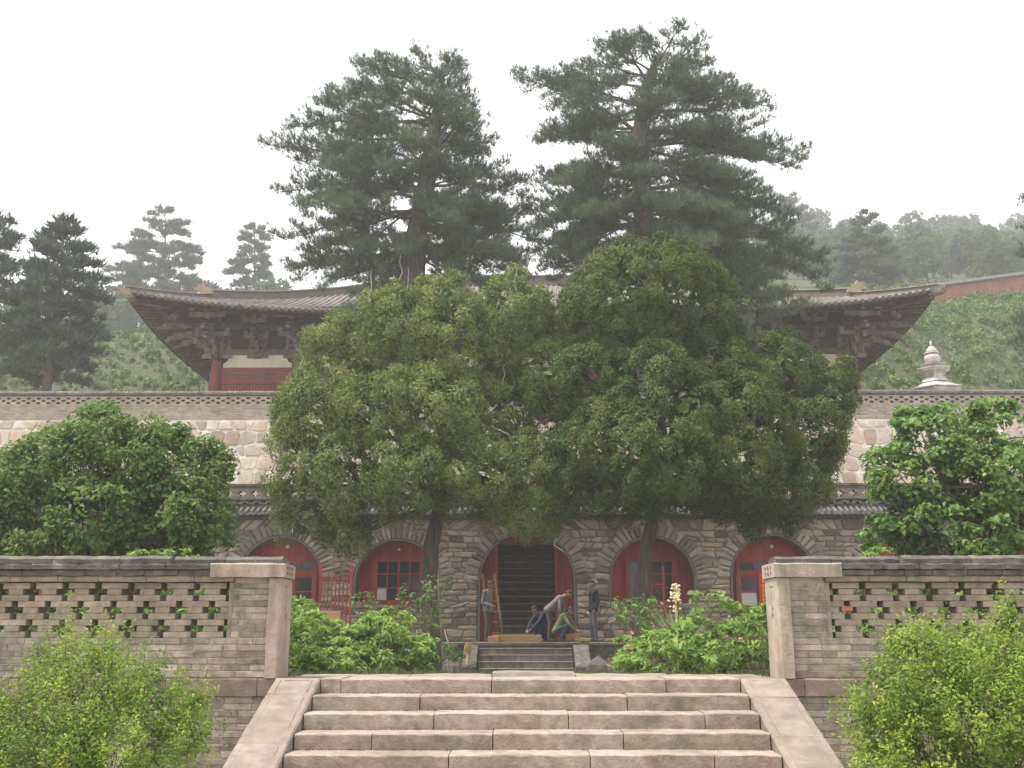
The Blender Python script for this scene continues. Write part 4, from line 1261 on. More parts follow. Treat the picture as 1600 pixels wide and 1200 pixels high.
# ================================================================== FRONT STAIRCASE
rf = random.Random(33)
SX0, SX1 = -1.85, 2.04
RIS, TRD = 0.127, 0.346
D0 = 9.60; Z0 = 0.02
stairs = empty('stone_staircase', ((SX0 + SX1) / 2, D0, LOW), 'broad pinkish stone staircase with sloping side slabs at the wall opening', 'staircase')
joints = [[533, 768, 1040], [656, 980], [678, 888, 1101], [581, 770, 974], [701, 922, 1116], [600, 860, 1080], [650, 980], [720, 1000], [600, 900]]
for k in range(9):
    zt = Z0 - RIS * k; yf = D0 - TRD * k
    if zt - RIS < LOW - 0.05: break
    js = [at(j, 1060 + 28 * k, yf).x for j in joints[k]]
    xs = [SX0 + 0.004] + js + [SX1 - 0.004]
    yb = yf + TRD + 0.10 if k else yf + 0.62
    for a, b in zip(xs[:-1], xs[1:]):
        dz = rf.uniform(-0.006, 0.005); dy = rf.uniform(-0.008, 0.008)
        pr = [(yf + dy + 0.004, zt - RIS - 0.02), (yb, zt - RIS - 0.02), (yb, zt + dz), (yf + 0.12, zt + dz + 0.003), (yf + dy + 0.010, zt + dz), (yf + dy + 0.003, zt + dz - 0.003), (yf + dy, zt + dz - 0.010), (yf + dy, zt - RIS * 0.55)]
        me, c = bar_mesh('step_block', a + 0.004, b - 0.004, pr, MATS['step_stone'], seg=0.09, jit=0.003, rr=rf)
        link('step_block', me, stairs, c)
# sloping side slabs
RW = 0.43
slope = math.atan2(RIS, TRD)
for sgn, xa in ((-1, SX0 - RW), (1, SX1)):
    xb = xa + RW
    cuts = [0.0, 0.36 if sgn < 0 else 0.42, 1.30 if sgn < 0 else 1.18, 2.2, 3.15]
    for i, (c0, c1) in enumerate(zip(cuts[:-1], cuts[1:])):
        m = MB(); V = []; F = []
        n = 7
        g0 = 0.003
        for j in range(n):
            d = c0 + g0 + (c1 - c0 - 2 * g0) * j / (n - 1)
            y = D0 + 0.03 - d * math.cos(slope); z = Z0 + 0.006 - d * math.sin(slope)
            nz, ny = math.cos(slope), -math.sin(slope)
            for (xx, t) in ((xa + 0.004, -0.16), (xa + 0.004, -0.014), (xa + 0.018, 0.0), (xb - 0.018, 0.0), (xb - 0.004, -0.014), (xb - 0.004, -0.16)):
                jx, jt = rf.uniform(-0.003, 0.003), rf.uniform(-0.003, 0.003)
                V.append((xx + jx, y + ny * (t + jt), z + nz * (t + jt)))
        k = 6
        for j in range(n - 1):
            for q in range(k): F.append((j * k + q, j * k + (q + 1) % k, (j + 1) * k + (q + 1) % k, (j + 1) * k + q))
        F += [tuple(range(k)), tuple((n - 1) * k + q for q in range(k))]
        cx, cy, cz = [sum(v[a_] for v in V) / len(V) for a_ in range(3)]
        m.add([(v[0] - cx, v[1] - cy, v[2] - cz) for v in V], F, 0.0)
        sl_ = m.build('ramp_slab', MATS['ramp_stone'], stairs, loc=(cx, cy, cz))
        # incised border line on the slab
        ln = MB(); inset = 0.07
        def L3(xx, d, t=0.0015):
            return (xx, D0 + 0.03 - d * math.cos(slope) - math.sin(slope) * t, Z0 + 0.006 - d * math.sin(slope) + math.cos(slope) * t)
        if i < 3:
            for (p, q) in (((xa + inset, c0 + 0.05), (xa + inset, c1 - 0.04)), ((xb - inset, c0 + 0.05), (xb - inset, c1 - 0.04))):
                ln.beam(L3(p[0], p[1]), L3(q[0], q[1]), 0.006, 0.002, up=(0, -math.sin(slope), math.cos(slope)))
            if i == 0: ln.beam(L3(xa + inset + 0.03, c0 + 0.06), L3(xb - inset - 0.03, c0 + 0.06), 0.006, 0.002, up=(0, -math.sin(slope), math.cos(slope)))
            ln.build('incised_line', MATS['plinth_stone'], sl_)
    m = MB(); m.prismx([(D0 - 0.1, LOW), (D0 - 0.1, Z0 - 0.20), (D0 - 3.05, LOW)], xa + 0.02, xb - 0.02); m.build('cheek_wall', MATS['wall_brick'], stairs)
# threshold slabs behind the top step
x = SX0 - 0.45
for (a, b, h_) in ((-2.2, -1.1, 0.0), (-1.1, -0.28, 0.004), (-0.28, 0.55, 0.035), (0.55, 1.5, 0.008), (1.5, 2.4, 0.0)):
    pr = [(D0 + 0.63, -0.1), (D0 + 1.2, -0.1), (D0 + 1.2, 0.012 + h_), (D0 + 0.90, 0.018 + h_), (D0 + 0.66, 0.014 + h_), (D0 + 0.63, 0.0)]
    me, c = bar_mesh('threshold_slab', a + 0.006, b - 0.006, pr, MATS['ramp_stone'], seg=0.14, jit=0.005, rr=rf)
    link('threshold_slab', me, stairs, c)
m = MB(); m.box(SX0 + 0.03, SX1 - 0.03, D0 + 0.2, D0 + 1.15, LOW, -0.12); m.build('stair_core', MATS['mortar'], stairs)

# ================================================================== FRONT WALLS (openwork brick)
FY = 9.75
CH = 0.0605                    # course height
def front_wall(sgn, label):
    """sgn -1: left wall, running from the pillar away to the left"""
    root = empty('openwork_brick_wall', (sgn * 4.2 + 0.1, FY + 0.2, LOW), label, 'wall')
    X = (lambda d: -2.41 - d) if sgn < 0 else (lambda d: 2.58 + d)       # d: distance from the pillar's outer edge
    far = 4.0
    bricks = []                # (d0, d1, z0, z1, ydepth0, ydepth1, mat)
    def course(d0, d1, z0, z1, off, y0=FY, y1=FY + 0.11, L=0.272, mat='wall_brick'):
        d = d0 - off
        while d < d1:
            e = d + L * rf.uniform(0.97, 1.03)
            if rf.random() < 0.12: e = d + L * 0.5
            a, b = max(d, d0), min(e, d1)
            if b - a > 0.03: bricks.append((a, b, z0, z1, y0, y1, mat))
            d = e
    # below the plinth
    z = -0.15; i = 0
    while z - CH > LOW:
        course(-0.45, far, z - CH, z, 0.13 * (i % 2)); z -= CH; i += 1
    # above the plinth
    z = 0.022
    lat0, lat1 = 0.385, 0.385 + 9 * 0.0575
    p0 = 0.39                  # width of the solid pier beside the pillar
    for i in range(6): course(0.0, far, z + CH * i, z + CH * (i + 1), 0.136 * (i % 2))
    hh = (lat1 - lat0) / 9
    for i in range(9): course(0.0, p0 - 0.045, lat0 + hh * i, lat0 + hh * (i + 1), 0.136 * (i % 2))
    # openwork: three bands of crosses
    per = 0.318
    for band in range(3):
        for c_ in range(3):
            gp = 0.175 if c_ == 1 else 0.058
            row = 8 - (band * 3 + c_)
            za, zb = lat0 + hh * row, lat0 + hh * (row + 1)
            start = p0 + (0.0 if band % 2 == 0 else -per / 2) + per * 0.0
            # hole centres at start + k * per
            prev = p0
            k = 0
            while True:
                c0 = start + 0.005 + k * per
                ga, gb = c0 - gp / 2, c0 + gp / 2
                if ga > far: break
                if gb > p0:
                    if ga - prev > 0.02: bricks.append((prev, ga, za, zb, FY + 0.035, FY + 0.24, 'lattice_brick'))
                    prev = gb
                k += 1
            if far - prev > 0.02: bricks.append((prev, far, za, zb, FY + 0.035, FY + 0.24, 'lattice_brick'))
    bricks.sort(key=lambda b: (b[0] if b[6] == 'lattice_brick' else b[0] + (0.9 if b[2] < -0.1 else 0.2)))
    rest = {}
    for i, (a, b, z0, z1, y0, y1, mat) in enumerate(bricks):
        g_ = 0.0035 if mat == 'wall_brick' else 0.0012
        L = b - a - 2 * g_; H = z1 - z0 - 2 * g_
        L = round(L / 0.004) * 0.004
        dy = rf.uniform(-0.004, 0.005)
        xm = X((a + b) / 2); ym = (y0 + y1) / 2 + dy; zm = (z0 + z1) / 2 + rf.uniform(-0.001, 0.001)
        me = block_mesh(L, y1 - y0, H, 0.0035, 0.0012, rf.randint(0, 2), MATS[mat], 'brick')
        if i < 330:
            link('brick', me, root, (xm, ym, zm), rot=(0, rf.uniform(-0.006, 0.006), rf.uniform(-0.008, 0.008)))
        else:
            r = rest.setdefault(mat, MB())
            r.box(xm - L / 2, xm + L / 2, ym - (y1 - y0) / 2, ym + (y1 - y0) / 2, zm - H / 2, zm + H / 2, rf.random())
    for mat, r in rest.items():
        props(r.build('brickwork', MATS[mat], root), kind='stuff')
    def xr(a, b):
        return (min(X(a), X(b)), max(X(a), X(b)))
    # mortar cores behind the solid parts
    m = MB()
    a, b = xr(-0.40, far); m.box(a, b, FY + 0.006, FY + 0.36, LOW, -0.15)
    a, b = xr(0.004, far); m.box(a, b, FY + 0.007, FY + 0.30, 0.02, lat0 - 0.003)
    a, b = xr(0.004, p0 - 0.05); m.box(a, b, FY + 0.007, FY + 0.30, lat0 - 0.003, 0.95)
    m.build('wall_core', MATS['mortar'], root)
    # moulded frame round the openwork
    m = MB()
    a, b = xr(p0 - 0.046, p0 - 0.002); m.box(a, b, FY + 0.012, FY + 0.26, lat0 - 0.03, lat1 + 0.001)
    m.build('openwork_frame', MATS['lattice_brick'], root)
    d = p0 - 0.046
    while d < far:
        L = rf.uniform(0.27, 0.5); a, b = xr(d + 0.003, min(far, d + L) - 0.003)
        me, c = bar_mesh('ledge_brick', a, b, [(FY - 0.012, lat1 + 0.008), (FY + 0.30, lat1 + 0.008), (FY + 0.30, lat1 + 0.062), (FY - 0.02, lat1 + 0.062), (FY - 0.028, lat1 + 0.05)], MATS['lattice_brick'], rr=rf, jit=0.003, seg=0.15)
        link('ledge_brick', me, root, c); d += L
    # plinth course
    d = -0.62 if sgn < 0 else -0.60
    while d < far:
        L = rf.uniform(0.55, 1.0); a, b = xr(d + 0.003, min(far, d + L) - 0.003)
        if d < -0.4: L = 0.68; a, b = xr(d + 0.003, d + L - 0.003)
        pr = [(FY - 0.022, -0.145), (FY + 0.38, -0.145), (FY + 0.38, 0.017), (FY - 0.015, 0.017), (FY - 0.025, 0.006)]
        me, c = bar_mesh('plinth_block', a, b, pr, MATS['plinth_stone'], rr=rf, jit=0.004, seg=0.12)
        link('plinth_block', me, root, c); d += L
    # dark coping: two stepped courses and a rounded cap
    zc = lat1 + 0.064
    for (h0, h1, y0, y1, L0, L1) in ((0.0, 0.055, -0.045, 0.34, 0.25, 0.35), (0.057, 0.11, -0.075, 0.37, 0.3, 0.45), (0.112, 0.19, -0.06, 0.35, 0.45, 0.8)):
        d = (0.569 if sgn < 0 else 0.504) if h0 < 0.1 else -0.10
        while d < far:
            L = rf.uniform(L0, L1); a, b = xr(d + 0.003, min(far, d + L) - 0.003)
            t = 0.0
            yy0 = FY + y0 + (0.10 if d < p0 + 0.1 else 0)
            if h0 < 0.1: pr = [(yy0, zc + h0), (FY + y1, zc + h0), (FY + y1, zc + h1), (yy0 + 0.004, zc + h1), (yy0 - 0.003, zc + h1 - 0.008)]
            else: pr = [(yy0, zc + h0), (FY + y1, zc + h0), (FY + y1, zc + h0 + 0.03), (FY + 0.26, zc + h1), (yy0 + 0.06, zc + h1), (yy0 - 0.004, zc + h0 + 0.045)]
            if b - a > 0.04:
                me, c = bar_mesh('coping_brick', a, b, pr, MATS['coping_brick'], rr=rf, jit=0.005, seg=0.08)
                link('coping_brick', me, root, c)
            d += L
    # end pillar: a stone slab standing on the plinth with a lintel block on top
    a, b = xr(-0.13, -0.002)
    m = MB()
    side_in = b if sgn < 0 else a          # face towards the stairs
    out_ = a if sgn < 0 else b
    P = [(out_, FY - 0.035), (side_in - (-sgn) * 0.02, FY - 0.035), (side_in, FY - 0.015), (side_in, FY + 0.40), (out_, FY + 0.40)]
    n = 8; V = []; F = []
    for j in range(n):
        z = 0.018 + (0.945 - 0.018) * j / (n - 1)
        for (xx, yy) in P: V.append((xx + rf.uniform(-0.003, 0.003), yy + rf.uniform(-0.003, 0.003), z))
    k = 5
    for j in range(n - 1):
        for q in range(k): F.append((j * k + q, j * k + (q + 1) % k, (j + 1) * k + (q + 1) % k, (j + 1) * k + q))
    F += [tuple(range(k)), tuple((n - 1) * k + q for q in range(k))]
    m.add(V, F); pil = m.build('pillar_slab', MATS['pillar_stone'], root)
    a, b = xr(-0.15, 0.565 if sgn < 0 else 0.50)
    P = [(FY - 0.065, 0.952), (FY + 0.42, 0.952), (FY + 0.42, 1.085), (FY - 0.055, 1.085), (FY - 0.07, 1.072)]
    me, c = bar_mesh('lintel_block', a, b, P, MATS['pillar_stone'], rr=rf, jit=0.004, seg=0.1)
    lb = link('lintel_block', me, root, c)
    # carved scrolls on the lintel's end face and cut strokes on the pillar
    m = MB()
    xe = X(-0.15) + (0.003 if sgn < 0 else -0.003)
    for (yy, zz, r0) in ((FY + 0.06, 1.045, 0.026), (FY + 0.06, 0.99, 0.024), (FY + 0.16, 1.04, 0.028), (FY + 0.16, 0.985, 0.024), (FY + 0.26, 1.04, 0.026), (FY + 0.26, 0.99, 0.024)):
        pts = []
        for i in range(14):
            t = i / 13; an = t * 8.2; r = r0 * (1 - 0.8 * t)
            pts.append((xe, yy + r * math.cos(an), zz + r * math.sin(an)))
        m.tube(pts, 0.0045, 4)
    m.build('carved_scroll', MATS['plinth_stone'], lb)
    m = MB()
    for (yy, zz, l_) in ((FY + 0.16, 0.87, 0.07), (FY + 0.14, 0.66, 0.02), (FY + 0.17, 0.60, 0.03)):
        xs_ = (X(-0.13 + 0.002)) + (0.004 if sgn < 0 else -0.004)
        m.beam((xs_, yy - l_, zz), (xs_, yy + l_, zz + 0.006), 0.006, 0.008)
        if l_ < 0.05: m.beam((xs_, yy, zz - l_), (xs_, yy + 0.01, zz + l_), 0.006, 0.006)
    m.build('cut_stroke', MATS['plinth_stone'], pil)
    return root
wl = front_wall(-1, 'grey brick wall pierced with crosses, left of the stone staircase')
wr = front_wall(1, 'grey brick wall pierced with crosses, right of the staircase, one red brick')
p = at(1322, 951, FY + 0.06)
link('red_brick', block_mesh(0.105, 0.09, 0.045, 0.005, 0.002, 0, MATS['red_brick'], 'brick'), wr, p)
# ================================================================== PLANTS
def nrm(a):
    return a / (np.linalg.norm(a, axis=1, keepdims=True) + 1e-9)

def blades(P, D, length, width, k, spread, g):
    """k thin triangles from each point P, roughly along D. returns V, loops, sizes"""
    N = len(P)
    P3 = np.repeat(P, k, 0); D3 = nrm(np.repeat(D, k, 0) + g.normal(0, spread, (N * k, 3)))
    Ln = np.repeat(length, k) * g.uniform(0.65, 1.15, N * k)
    side = nrm(np.cross(D3, g.normal(0, 1, (N * k, 3))))
    w_ = (width if np.isscalar(width) else np.repeat(width, k))
    w_ = np.full(N * k, w_) if np.isscalar(w_) else w_
    base = P3 + g.normal(0, 1, (N * k, 3)) * (Ln * 0.10)[:, None]
    V = np.empty((N * k, 3, 3))
    V[:, 0] = base - side * (w_ / 2)[:, None]
    V[:, 1] = base + side * (w_ / 2)[:, None]
    V[:, 2] = base + D3 * Ln[:, None]
    return V.reshape(-1, 3), np.arange(N * k * 3), np.full(N * k, 3)

def leaves(P, Nn, size, aspect, g, fold=0.25, droop=0.0):
    """diamond leaves, two triangles each, folded along the midrib. Nn: face normals"""
    N = len(P)
    Nn = nrm(Nn)
    t = nrm(np.cross(Nn, g.normal(0, 1, (N, 3))))
    t[:, 2] -= droop; t = nrm(t)
    b = nrm(np.cross(t, Nn)); n2 = np.cross(b, t)
    s = size * g.uniform(0.6, 1.3, N)
    V = np.empty((N, 4, 3))
    c = P
    V[:, 0] = c - t * (s * 0.5)[:, None]
    V[:, 1] = c + b * (s * aspect * 0.5)[:, None] + n2 * (s * fold * aspect)[:, None] - t * (s * 0.05)[:, None]
    V[:, 2] = c + t * (s * 0.55)[:, None] - n2 * (s * 0.08)[:, None]
    V[:, 3] = c - b * (s * aspect * 0.5)[:, None] + n2 * (s * fold * aspect)[:, None] - t * (s * 0.05)[:, None]
    base = (np.arange(N) * 4)[:, None]
    loops = (base + np.array([0, 1, 2, 0, 2, 3])[None, :]).ravel()
    return V.reshape(-1, 3), loops, np.full(N * 2, 3)

def lobe_clumps(lobes, dens, g, rs, inside=0.72, keep_in=0.12, bottom=-0.9, rlo=0.72):
    """clump centres over the surface of a set of ellipsoids (cx, cy, cz, rx, ry, rz); outward direction; lobe index"""
    C = []; O = []; I = []
    A = np.array(lobes, float)
    for li, l in enumerate(A):
        r = l[3:6]
        area = 4 * math.pi * ((r[0] * r[1]) ** 1.6 / 3 + (r[0] * r[2]) ** 1.6 / 3 + (r[1] * r[2]) ** 1.6 / 3) ** (1 / 1.6)
        n = max(6, int(area * dens))
        d = nrm(g.normal(0, 1, (n, 3)))
        d = d[d[:, 2] > bottom]
        rad = g.uniform(rlo, 1.04, len(d))
        p = l[:3] + d * r * rad[:, None]
        o = nrm(d / r)
        ok = np.ones(len(p), bool)
        for lj, q in enumerate(A):
            if lj == li: continue
            dd = np.linalg.norm((p - q[:3]) / q[3:6], axis=1)
            ok &= ~((dd < inside) & (g.random(len(p)) > keep_in))
        C.append(p[ok]); O.append(o[ok]); I.append(np.full(ok.sum(), li))
    return np.concatenate(C), np.concatenate(O), np.concatenate(I)

def scatter_in_clumps(C, O, n, rs, g, up=0.5, flat=1.0, rmin=0.35):
    """n points around every clump centre, on the outer half of a small ball"""
    M = len(C)
    P = np.repeat(C, n, 0); Oo = np.repeat(O, n, 0)
    d = nrm(g.normal(0, 1, (M * n, 3)) + Oo * 0.7 + np.array([0, 0, up]))
    r = np.repeat(rs if not np.isscalar(rs) else np.full(M, rs), n) * g.uniform(rmin, 1.0, M * n)
    dd = d.copy(); dd[:, 2] *= flat
    return P + dd * r[:, None], d, np.repeat(np.arange(M), n)

def px_lobes(L, Y):
    """lobes given in photo pixels (cx, cy, rx, ry, dY[, rdepth]) -> world ellipsoids"""
    out = []
    for l in L:
        cx, cy, rx, ry, dy = l[:5]
        p = at(cx, cy, Y + dy); s = mpp(p)
        rd = l[5] if len(l) > 5 else (rx + ry) / 2 * s
        out.append((p.x, p.y, p.z, rx * s, rd, ry * s))
    return out

def crown_obj(name, V, loops, sizes, mat, tint, parent, origin):
    me = np_mesh(name, V - np.array(origin), loops, sizes, MATS[mat], np.clip(tint, 0, 1))
    return link(name, me, parent, origin)

def limb_pts(a, b, bow, g, n=6, wob=0.06):
    a = np.array(a, float); b = np.array(b, float); L = np.linalg.norm(b - a)
    out = []
    for i in range(n):
        t = i / (n - 1)
        p = a + (b - a) * t + np.array([0, 0, bow * L * 4 * t * (1 - t)])
        if 0 < i < n - 1: p = p + g.normal(0, wob * L * 0.5, 3)
        out.append(tuple(p))
    return out

# ------------------------------------------------------------------ cypresses in the courtyard
def cypress(name, label, Y, lobes_px, trunk, limbs_from, mat, seed, dens=3.4, per=52, rs=0.30, blade=(0.17, 0.4), k=4, feather=0.55, tint_mid=0.45, dead=0, core=0.34, shrink=0.9, dspread=1.6):
    g = np.random.default_rng(seed)
    base = trunk[0]
    root = empty(name, base, label, 'tree')
    lobes = [(l[0], l[1], l[2], l[3] * shrink, l[4] * shrink, l[5] * shrink) for l in px_lobes([(q[0], q[1], q[2], q[3], q[4] * dspread) for q in lobes_px], Y)]
    C, O, I = lobe_clumps(lobes, dens, g, rs, rlo=0.86, inside=0.92, keep_in=0.05)
    kp = (O[:, 1] < 0.35) | (g.random(len(C)) < 0.45)      # a little thinner on the side by the wall
    C, O, I = C[kp], O[kp], I[kp]
    lob_t = g.uniform(-0.10, 0.14, len(lobes))
    rsz = rs * g.uniform(0.65, 1.3, len(C))
    P, D, ci = scatter_in_clumps(C, O, per, rsz, g, up=0.55, flat=1.2, rmin=0.62)
    Dd = nrm(D + np.array([0, 0, 0.8]))
    # flat scale sprays facing outwards and up, with finer loose tips between them
    Nn = 1.0 * D + 0.45 * O[ci] + np.array([0, 0, 0.15]) + g.normal(0, 0.30, P.shape)
    V1, lo1, sz1 = leaves(P, Nn, blade[0], blade[1], g, fold=0.15, droop=-0.5)
    ctint = g.normal(0, 0.13, len(C)) + lob_t[I]
    t1 = tint_mid + np.repeat(ctint[ci] + g.normal(0, 0.12, len(P)), 2)
    sel = g.choice(len(P), len(P) // 6, replace=False)
    V2, lo2, sz2 = blades(P[sel], Dd[sel], np.full(len(sel), blade[0] * 1.1), 0.035, k, feather, g)
    t2 = tint_mid + 0.06 + np.repeat(ctint[ci][sel], k) + g.normal(0, 0.1, len(sel) * k)
    # broader old sprays further in
    Ci, Oi, Ii = lobe_clumps([(l[0], l[1], l[2], l[3] * 0.82, l[4] * 0.82, l[5] * 0.82) for l in lobes], 26, g, rs, rlo=0.85, inside=0.9, keep_in=0.05)
    V3, lo3, sz3 = leaves(Ci, Oi + g.normal(0, 0.4, Ci.shape), core, 0.7, g)
    t3 = np.repeat(g.normal(tint_mid - 0.1, 0.12, len(Ci)), 2)
    V = np.concatenate([V1, V2, V3]); lo = np.concatenate([lo1, lo2 + len(V1), lo3 + len(V1) + len(V2)]); sz = np.concatenate([sz1, sz2, sz3]); t = np.concatenate([t1, t2, t3])
    crown_obj('crown', V, lo, sz, mat, t, root, base)
    m = MB()
    pts, rad = trunk[1]
    m.tube(pts, rad, 10)
    m.build('trunk', MATS['bark_cypress'], root, smooth=True)
    b = MB()
    for li, l in enumerate(lobes):
        s = limbs_from[li % len(limbs_from)]
        pp = limb_pts(s, (l[0], l[1], l[2] + l[5] * 0.3), -0.05, g, 6, 0.05)
        b.tube(pp, [0.10, 0.085, 0.07, 0.055, 0.04, 0.02], 5)
        sel = np.where(I == li)[0]
        for q in g.choice(sel, min(len(sel), 10), replace=False):
            st = pp[g.integers(2, 6)]
            b.tube(limb_pts(st, C[q], 0.03, g, 4, 0.05), [0.03, 0.022, 0.015, 0.008], 4)
    b.build('branches', MATS['bark_cypress'], root)
    if dead:
        dm = MB()
        for _ in range(dead):
            q = g.integers(0, len(C)); c = C[q] + O[q] * 0.25
            e = c + nrm(np.array([[g.normal(0, 0.5), -0.3, 1.0]]))[0] * g.uniform(0.3, 0.8)
            dm.tube(limb_pts(c - O[q] * 0.3, e, 0.05, g, 5, 0.1), [0.018, 0.016, 0.013, 0.01, 0.004], 4)
        props(dm.build('dead_twigs', MATS['dead_twig'], root), kind='stuff')
    return root

YL = 24.0
g0 = court_z(-2, YL)
tl = [at(676, 1052, YL), at(674, 1000, YL), at(670, 920, YL), at(674, 850, YL), at(690, 780, YL), at(700, 700, YL), at(690, 600, YL)]
tl[0].z = g0 - 0.1
lobL = [(700, 560, 95, 110, 0.3), (620, 540, 95, 80, 0.2), (790, 520, 85, 80, 0.4), (530, 560, 62, 62, 0), (850, 580, 60, 90, 0.6), (512, 652, 72, 80, -0.2),
        (600, 652, 80, 70, -0.7), (690, 652, 70, 70, -0.8), (780, 652, 75, 75, 0.3), (478, 735, 58, 78, -0.1), (540, 750, 70, 70, -0.6), (640, 745, 65, 65, -1),
        (745, 750, 80, 60, -0.8), (830, 750, 70, 70, -0.2), (485, 805, 48, 42, -0.1), (542, 830, 30, 48, -0.2), (700, 480, 55, 40, 0.2), (800, 470, 55, 35, 0.5), (628, 780, 42, 36, -0.9), (820, 805, 58, 44, -0.4), (640, 480, 50, 36, 0.3), (455, 640, 22, 28, 0)]
cypress('cypress_tree', 'broad olive green cypress with feathery crown and straight trunk beside a bare pole', YL, lobL,
        (tuple(tl[0]), ([tuple(p) for p in tl], [0.26, 0.22, 0.20, 0.19, 0.17, 0.12, 0.05])), [tuple(tl[4]), tuple(tl[5]), tuple(tl[5])], 'cypress_left', 101,
        dens=5.4, per=205, rs=0.31, blade=(0.092, 0.28), k=2, core=0.22, feather=0.5, tint_mid=0.47, dead=26)
YR = 23.5
tr = [at(996, 1056, YR), at(1000, 1000, YR), at(1003, 930, YR), at(1010, 860, YR), at(1022, 800, YR), at(1035, 720, YR), at(1030, 600, YR), at(1015, 480, YR)]
tr[0].z = court_z(3, YR) - 0.1
lobR = [(1010, 475, 135, 92, 0.3), (950, 500, 75, 90, 0.1), (1090, 500, 75, 90, 0.4), (1015, 420, 85, 42, 0.2), (930, 590, 70, 50, -0.2), (1020, 600, 85, 60, -0.6), (860, 610, 34, 42, -0.6), (1055, 650, 75, 70, -0.9), (1130, 590, 70, 55, 0),
        (1215, 590, 65, 55, -0.1), (1285, 620, 50, 60, 0.1), (1160, 652, 85, 65, -0.6), (1250, 682, 70, 60, -0.3), (960, 692, 80, 70, -0.8), (1040, 720, 90, 75, -1.2), (905, 712, 60, 60, -0.5), (1140, 730, 85, 70, -0.7),
        (1225, 750, 70, 65, -0.3), (1205, 795, 65, 45, 0.2), (980, 770, 75, 45, -0.6), (1100, 775, 70, 38, 0.4), (1270, 720, 40, 45, 0.2), (885, 770, 50, 45, 0), (1220, 548, 45, 22, -0.1), (1300, 585, 34, 26, 0.1)]
cypress('cypress_tree', 'dense dark green cypress of rounded billowing lobes with forked trunk before the right window', YR, lobR,
        (tuple(tr[0]), ([tuple(p) for p in tr], [0.24, 0.19, 0.175, 0.165, 0.15, 0.12, 0.08, 0.04])), [tuple(tr[5]), tuple(tr[5]), tuple(tr[6])], 'cypress_right', 102,
        dens=6.8, per=235, rs=0.25, blade=(0.066, 0.42), k=2, core=0.24, shrink=0.91, feather=0.55, tint_mid=0.42)

# ------------------------------------------------------------------ pines
def pine(name, label, trunk_pts, trunk_r, limbs, mat, seed, tuft=(0.30, 0.045), k=6, per_m=13, parent_loc=None, group=None, up=0.9, sub=0.42, cat='tree'):
    """limbs: list of (start, end, bow). Foliage sits on side twigs, in flat sprays with upright needle tufts"""
    g = np.random.default_rng(seed)
    base = tuple(trunk_pts[0])
    root = empty(name, base, label, cat, group)
    m = MB(); m.tube(trunk_pts, trunk_r, 9); m.build('trunk', MATS['bark_pine'], root, smooth=True)
    b = MB(); PP = []; DD = []; TT = []
    for (s, e, bow) in limbs:
        s = np.array(s, float); e = np.array(e, float); L = np.linalg.norm(e - s)
        pts = limb_pts(s, e, bow, g, 7, 0.03)
        r0 = 0.03 + 0.011 * L
        b.tube(pts, [r0, r0 * 0.85, r0 * 0.7, r0 * 0.55, r0 * 0.42, r0 * 0.28, 0.012], 5)
        A = np.array(pts)
        hd = e - s; hd[2] = 0; hd = hd / (np.linalg.norm(hd) + 1e-6); sd = np.array([-hd[1], hd[0], 0])
        lt = g.normal(0, 0.10)
        n = max(3, int(L * 2.0))
        for q in range(n):
            t = 0.26 + 0.74 * (q + g.uniform(0, 1)) / n
            i = min(5, int(t * 6)); f = t * 6 - i
            p = A[i] * (1 - f) + A[i + 1] * f
            sl = sub * L * (1.12 - t) * g.uniform(0.6, 1.15) + 0.25
            sg = 1 if q % 2 else -1
            d = hd * g.uniform(0.4, 1.0) + sd * sg * g.uniform(0.5, 1.0) + np.array([0, 0, g.uniform(-0.05, 0.25)])
            d /= np.linalg.norm(d)
            ep = p + d * sl
            b.tube([tuple(p), tuple((p + ep) / 2 + np.array([0, 0, 0.04])), tuple(ep)], [0.022, 0.016, 0.007], 3, cap=False)
            nt_ = max(4, int(sl * per_m * 2.2))
            u = g.uniform(0.15, 1.05, nt_)
            w_ = g.normal(0, 0.16, (nt_, 3)) * np.array([1, 1, 0.45])
            PP.append(p + (ep - p) * u[:, None] + w_ + np.array([0, 0, 0.05])); DD.append(np.tile(d * 0.5 + np.array([0, 0, up]), (nt_, 1))); TT.append(np.full(nt_, lt + g.normal(0, 0.08)))
        nt_ = int(L * per_m * 1.1)
        u = g.uniform(0.45, 1.03, nt_)
        idx = np.minimum(5, (u * 6).astype(int)); f = (u * 6 - idx)[:, None]
        q = A[idx] * (1 - f) + A[idx + 1] * f
        PP.append(q + g.normal(0, 0.18, (nt_, 3)) * np.array([1, 1, 0.5]) + np.array([0, 0, 0.06])); DD.append(np.tile(hd * 0.5 + np.array([0, 0, up]), (nt_, 1))); TT.append(np.full(nt_, lt))
    b.build('branches', MATS['bark_pine'], root)
    P = np.concatenate(PP); D = np.concatenate(DD); T = np.concatenate(TT)
    V, lo, sz = blades(P, nrm(D), np.full(len(P), tuft[0]), tuft[1], k, 0.5, g)
    t = 0.45 + np.repeat(T, k) + g.normal(0, 0.14, len(P) * k)
    crown_obj('crown', V, lo, sz, mat, t, root, base)
    return root

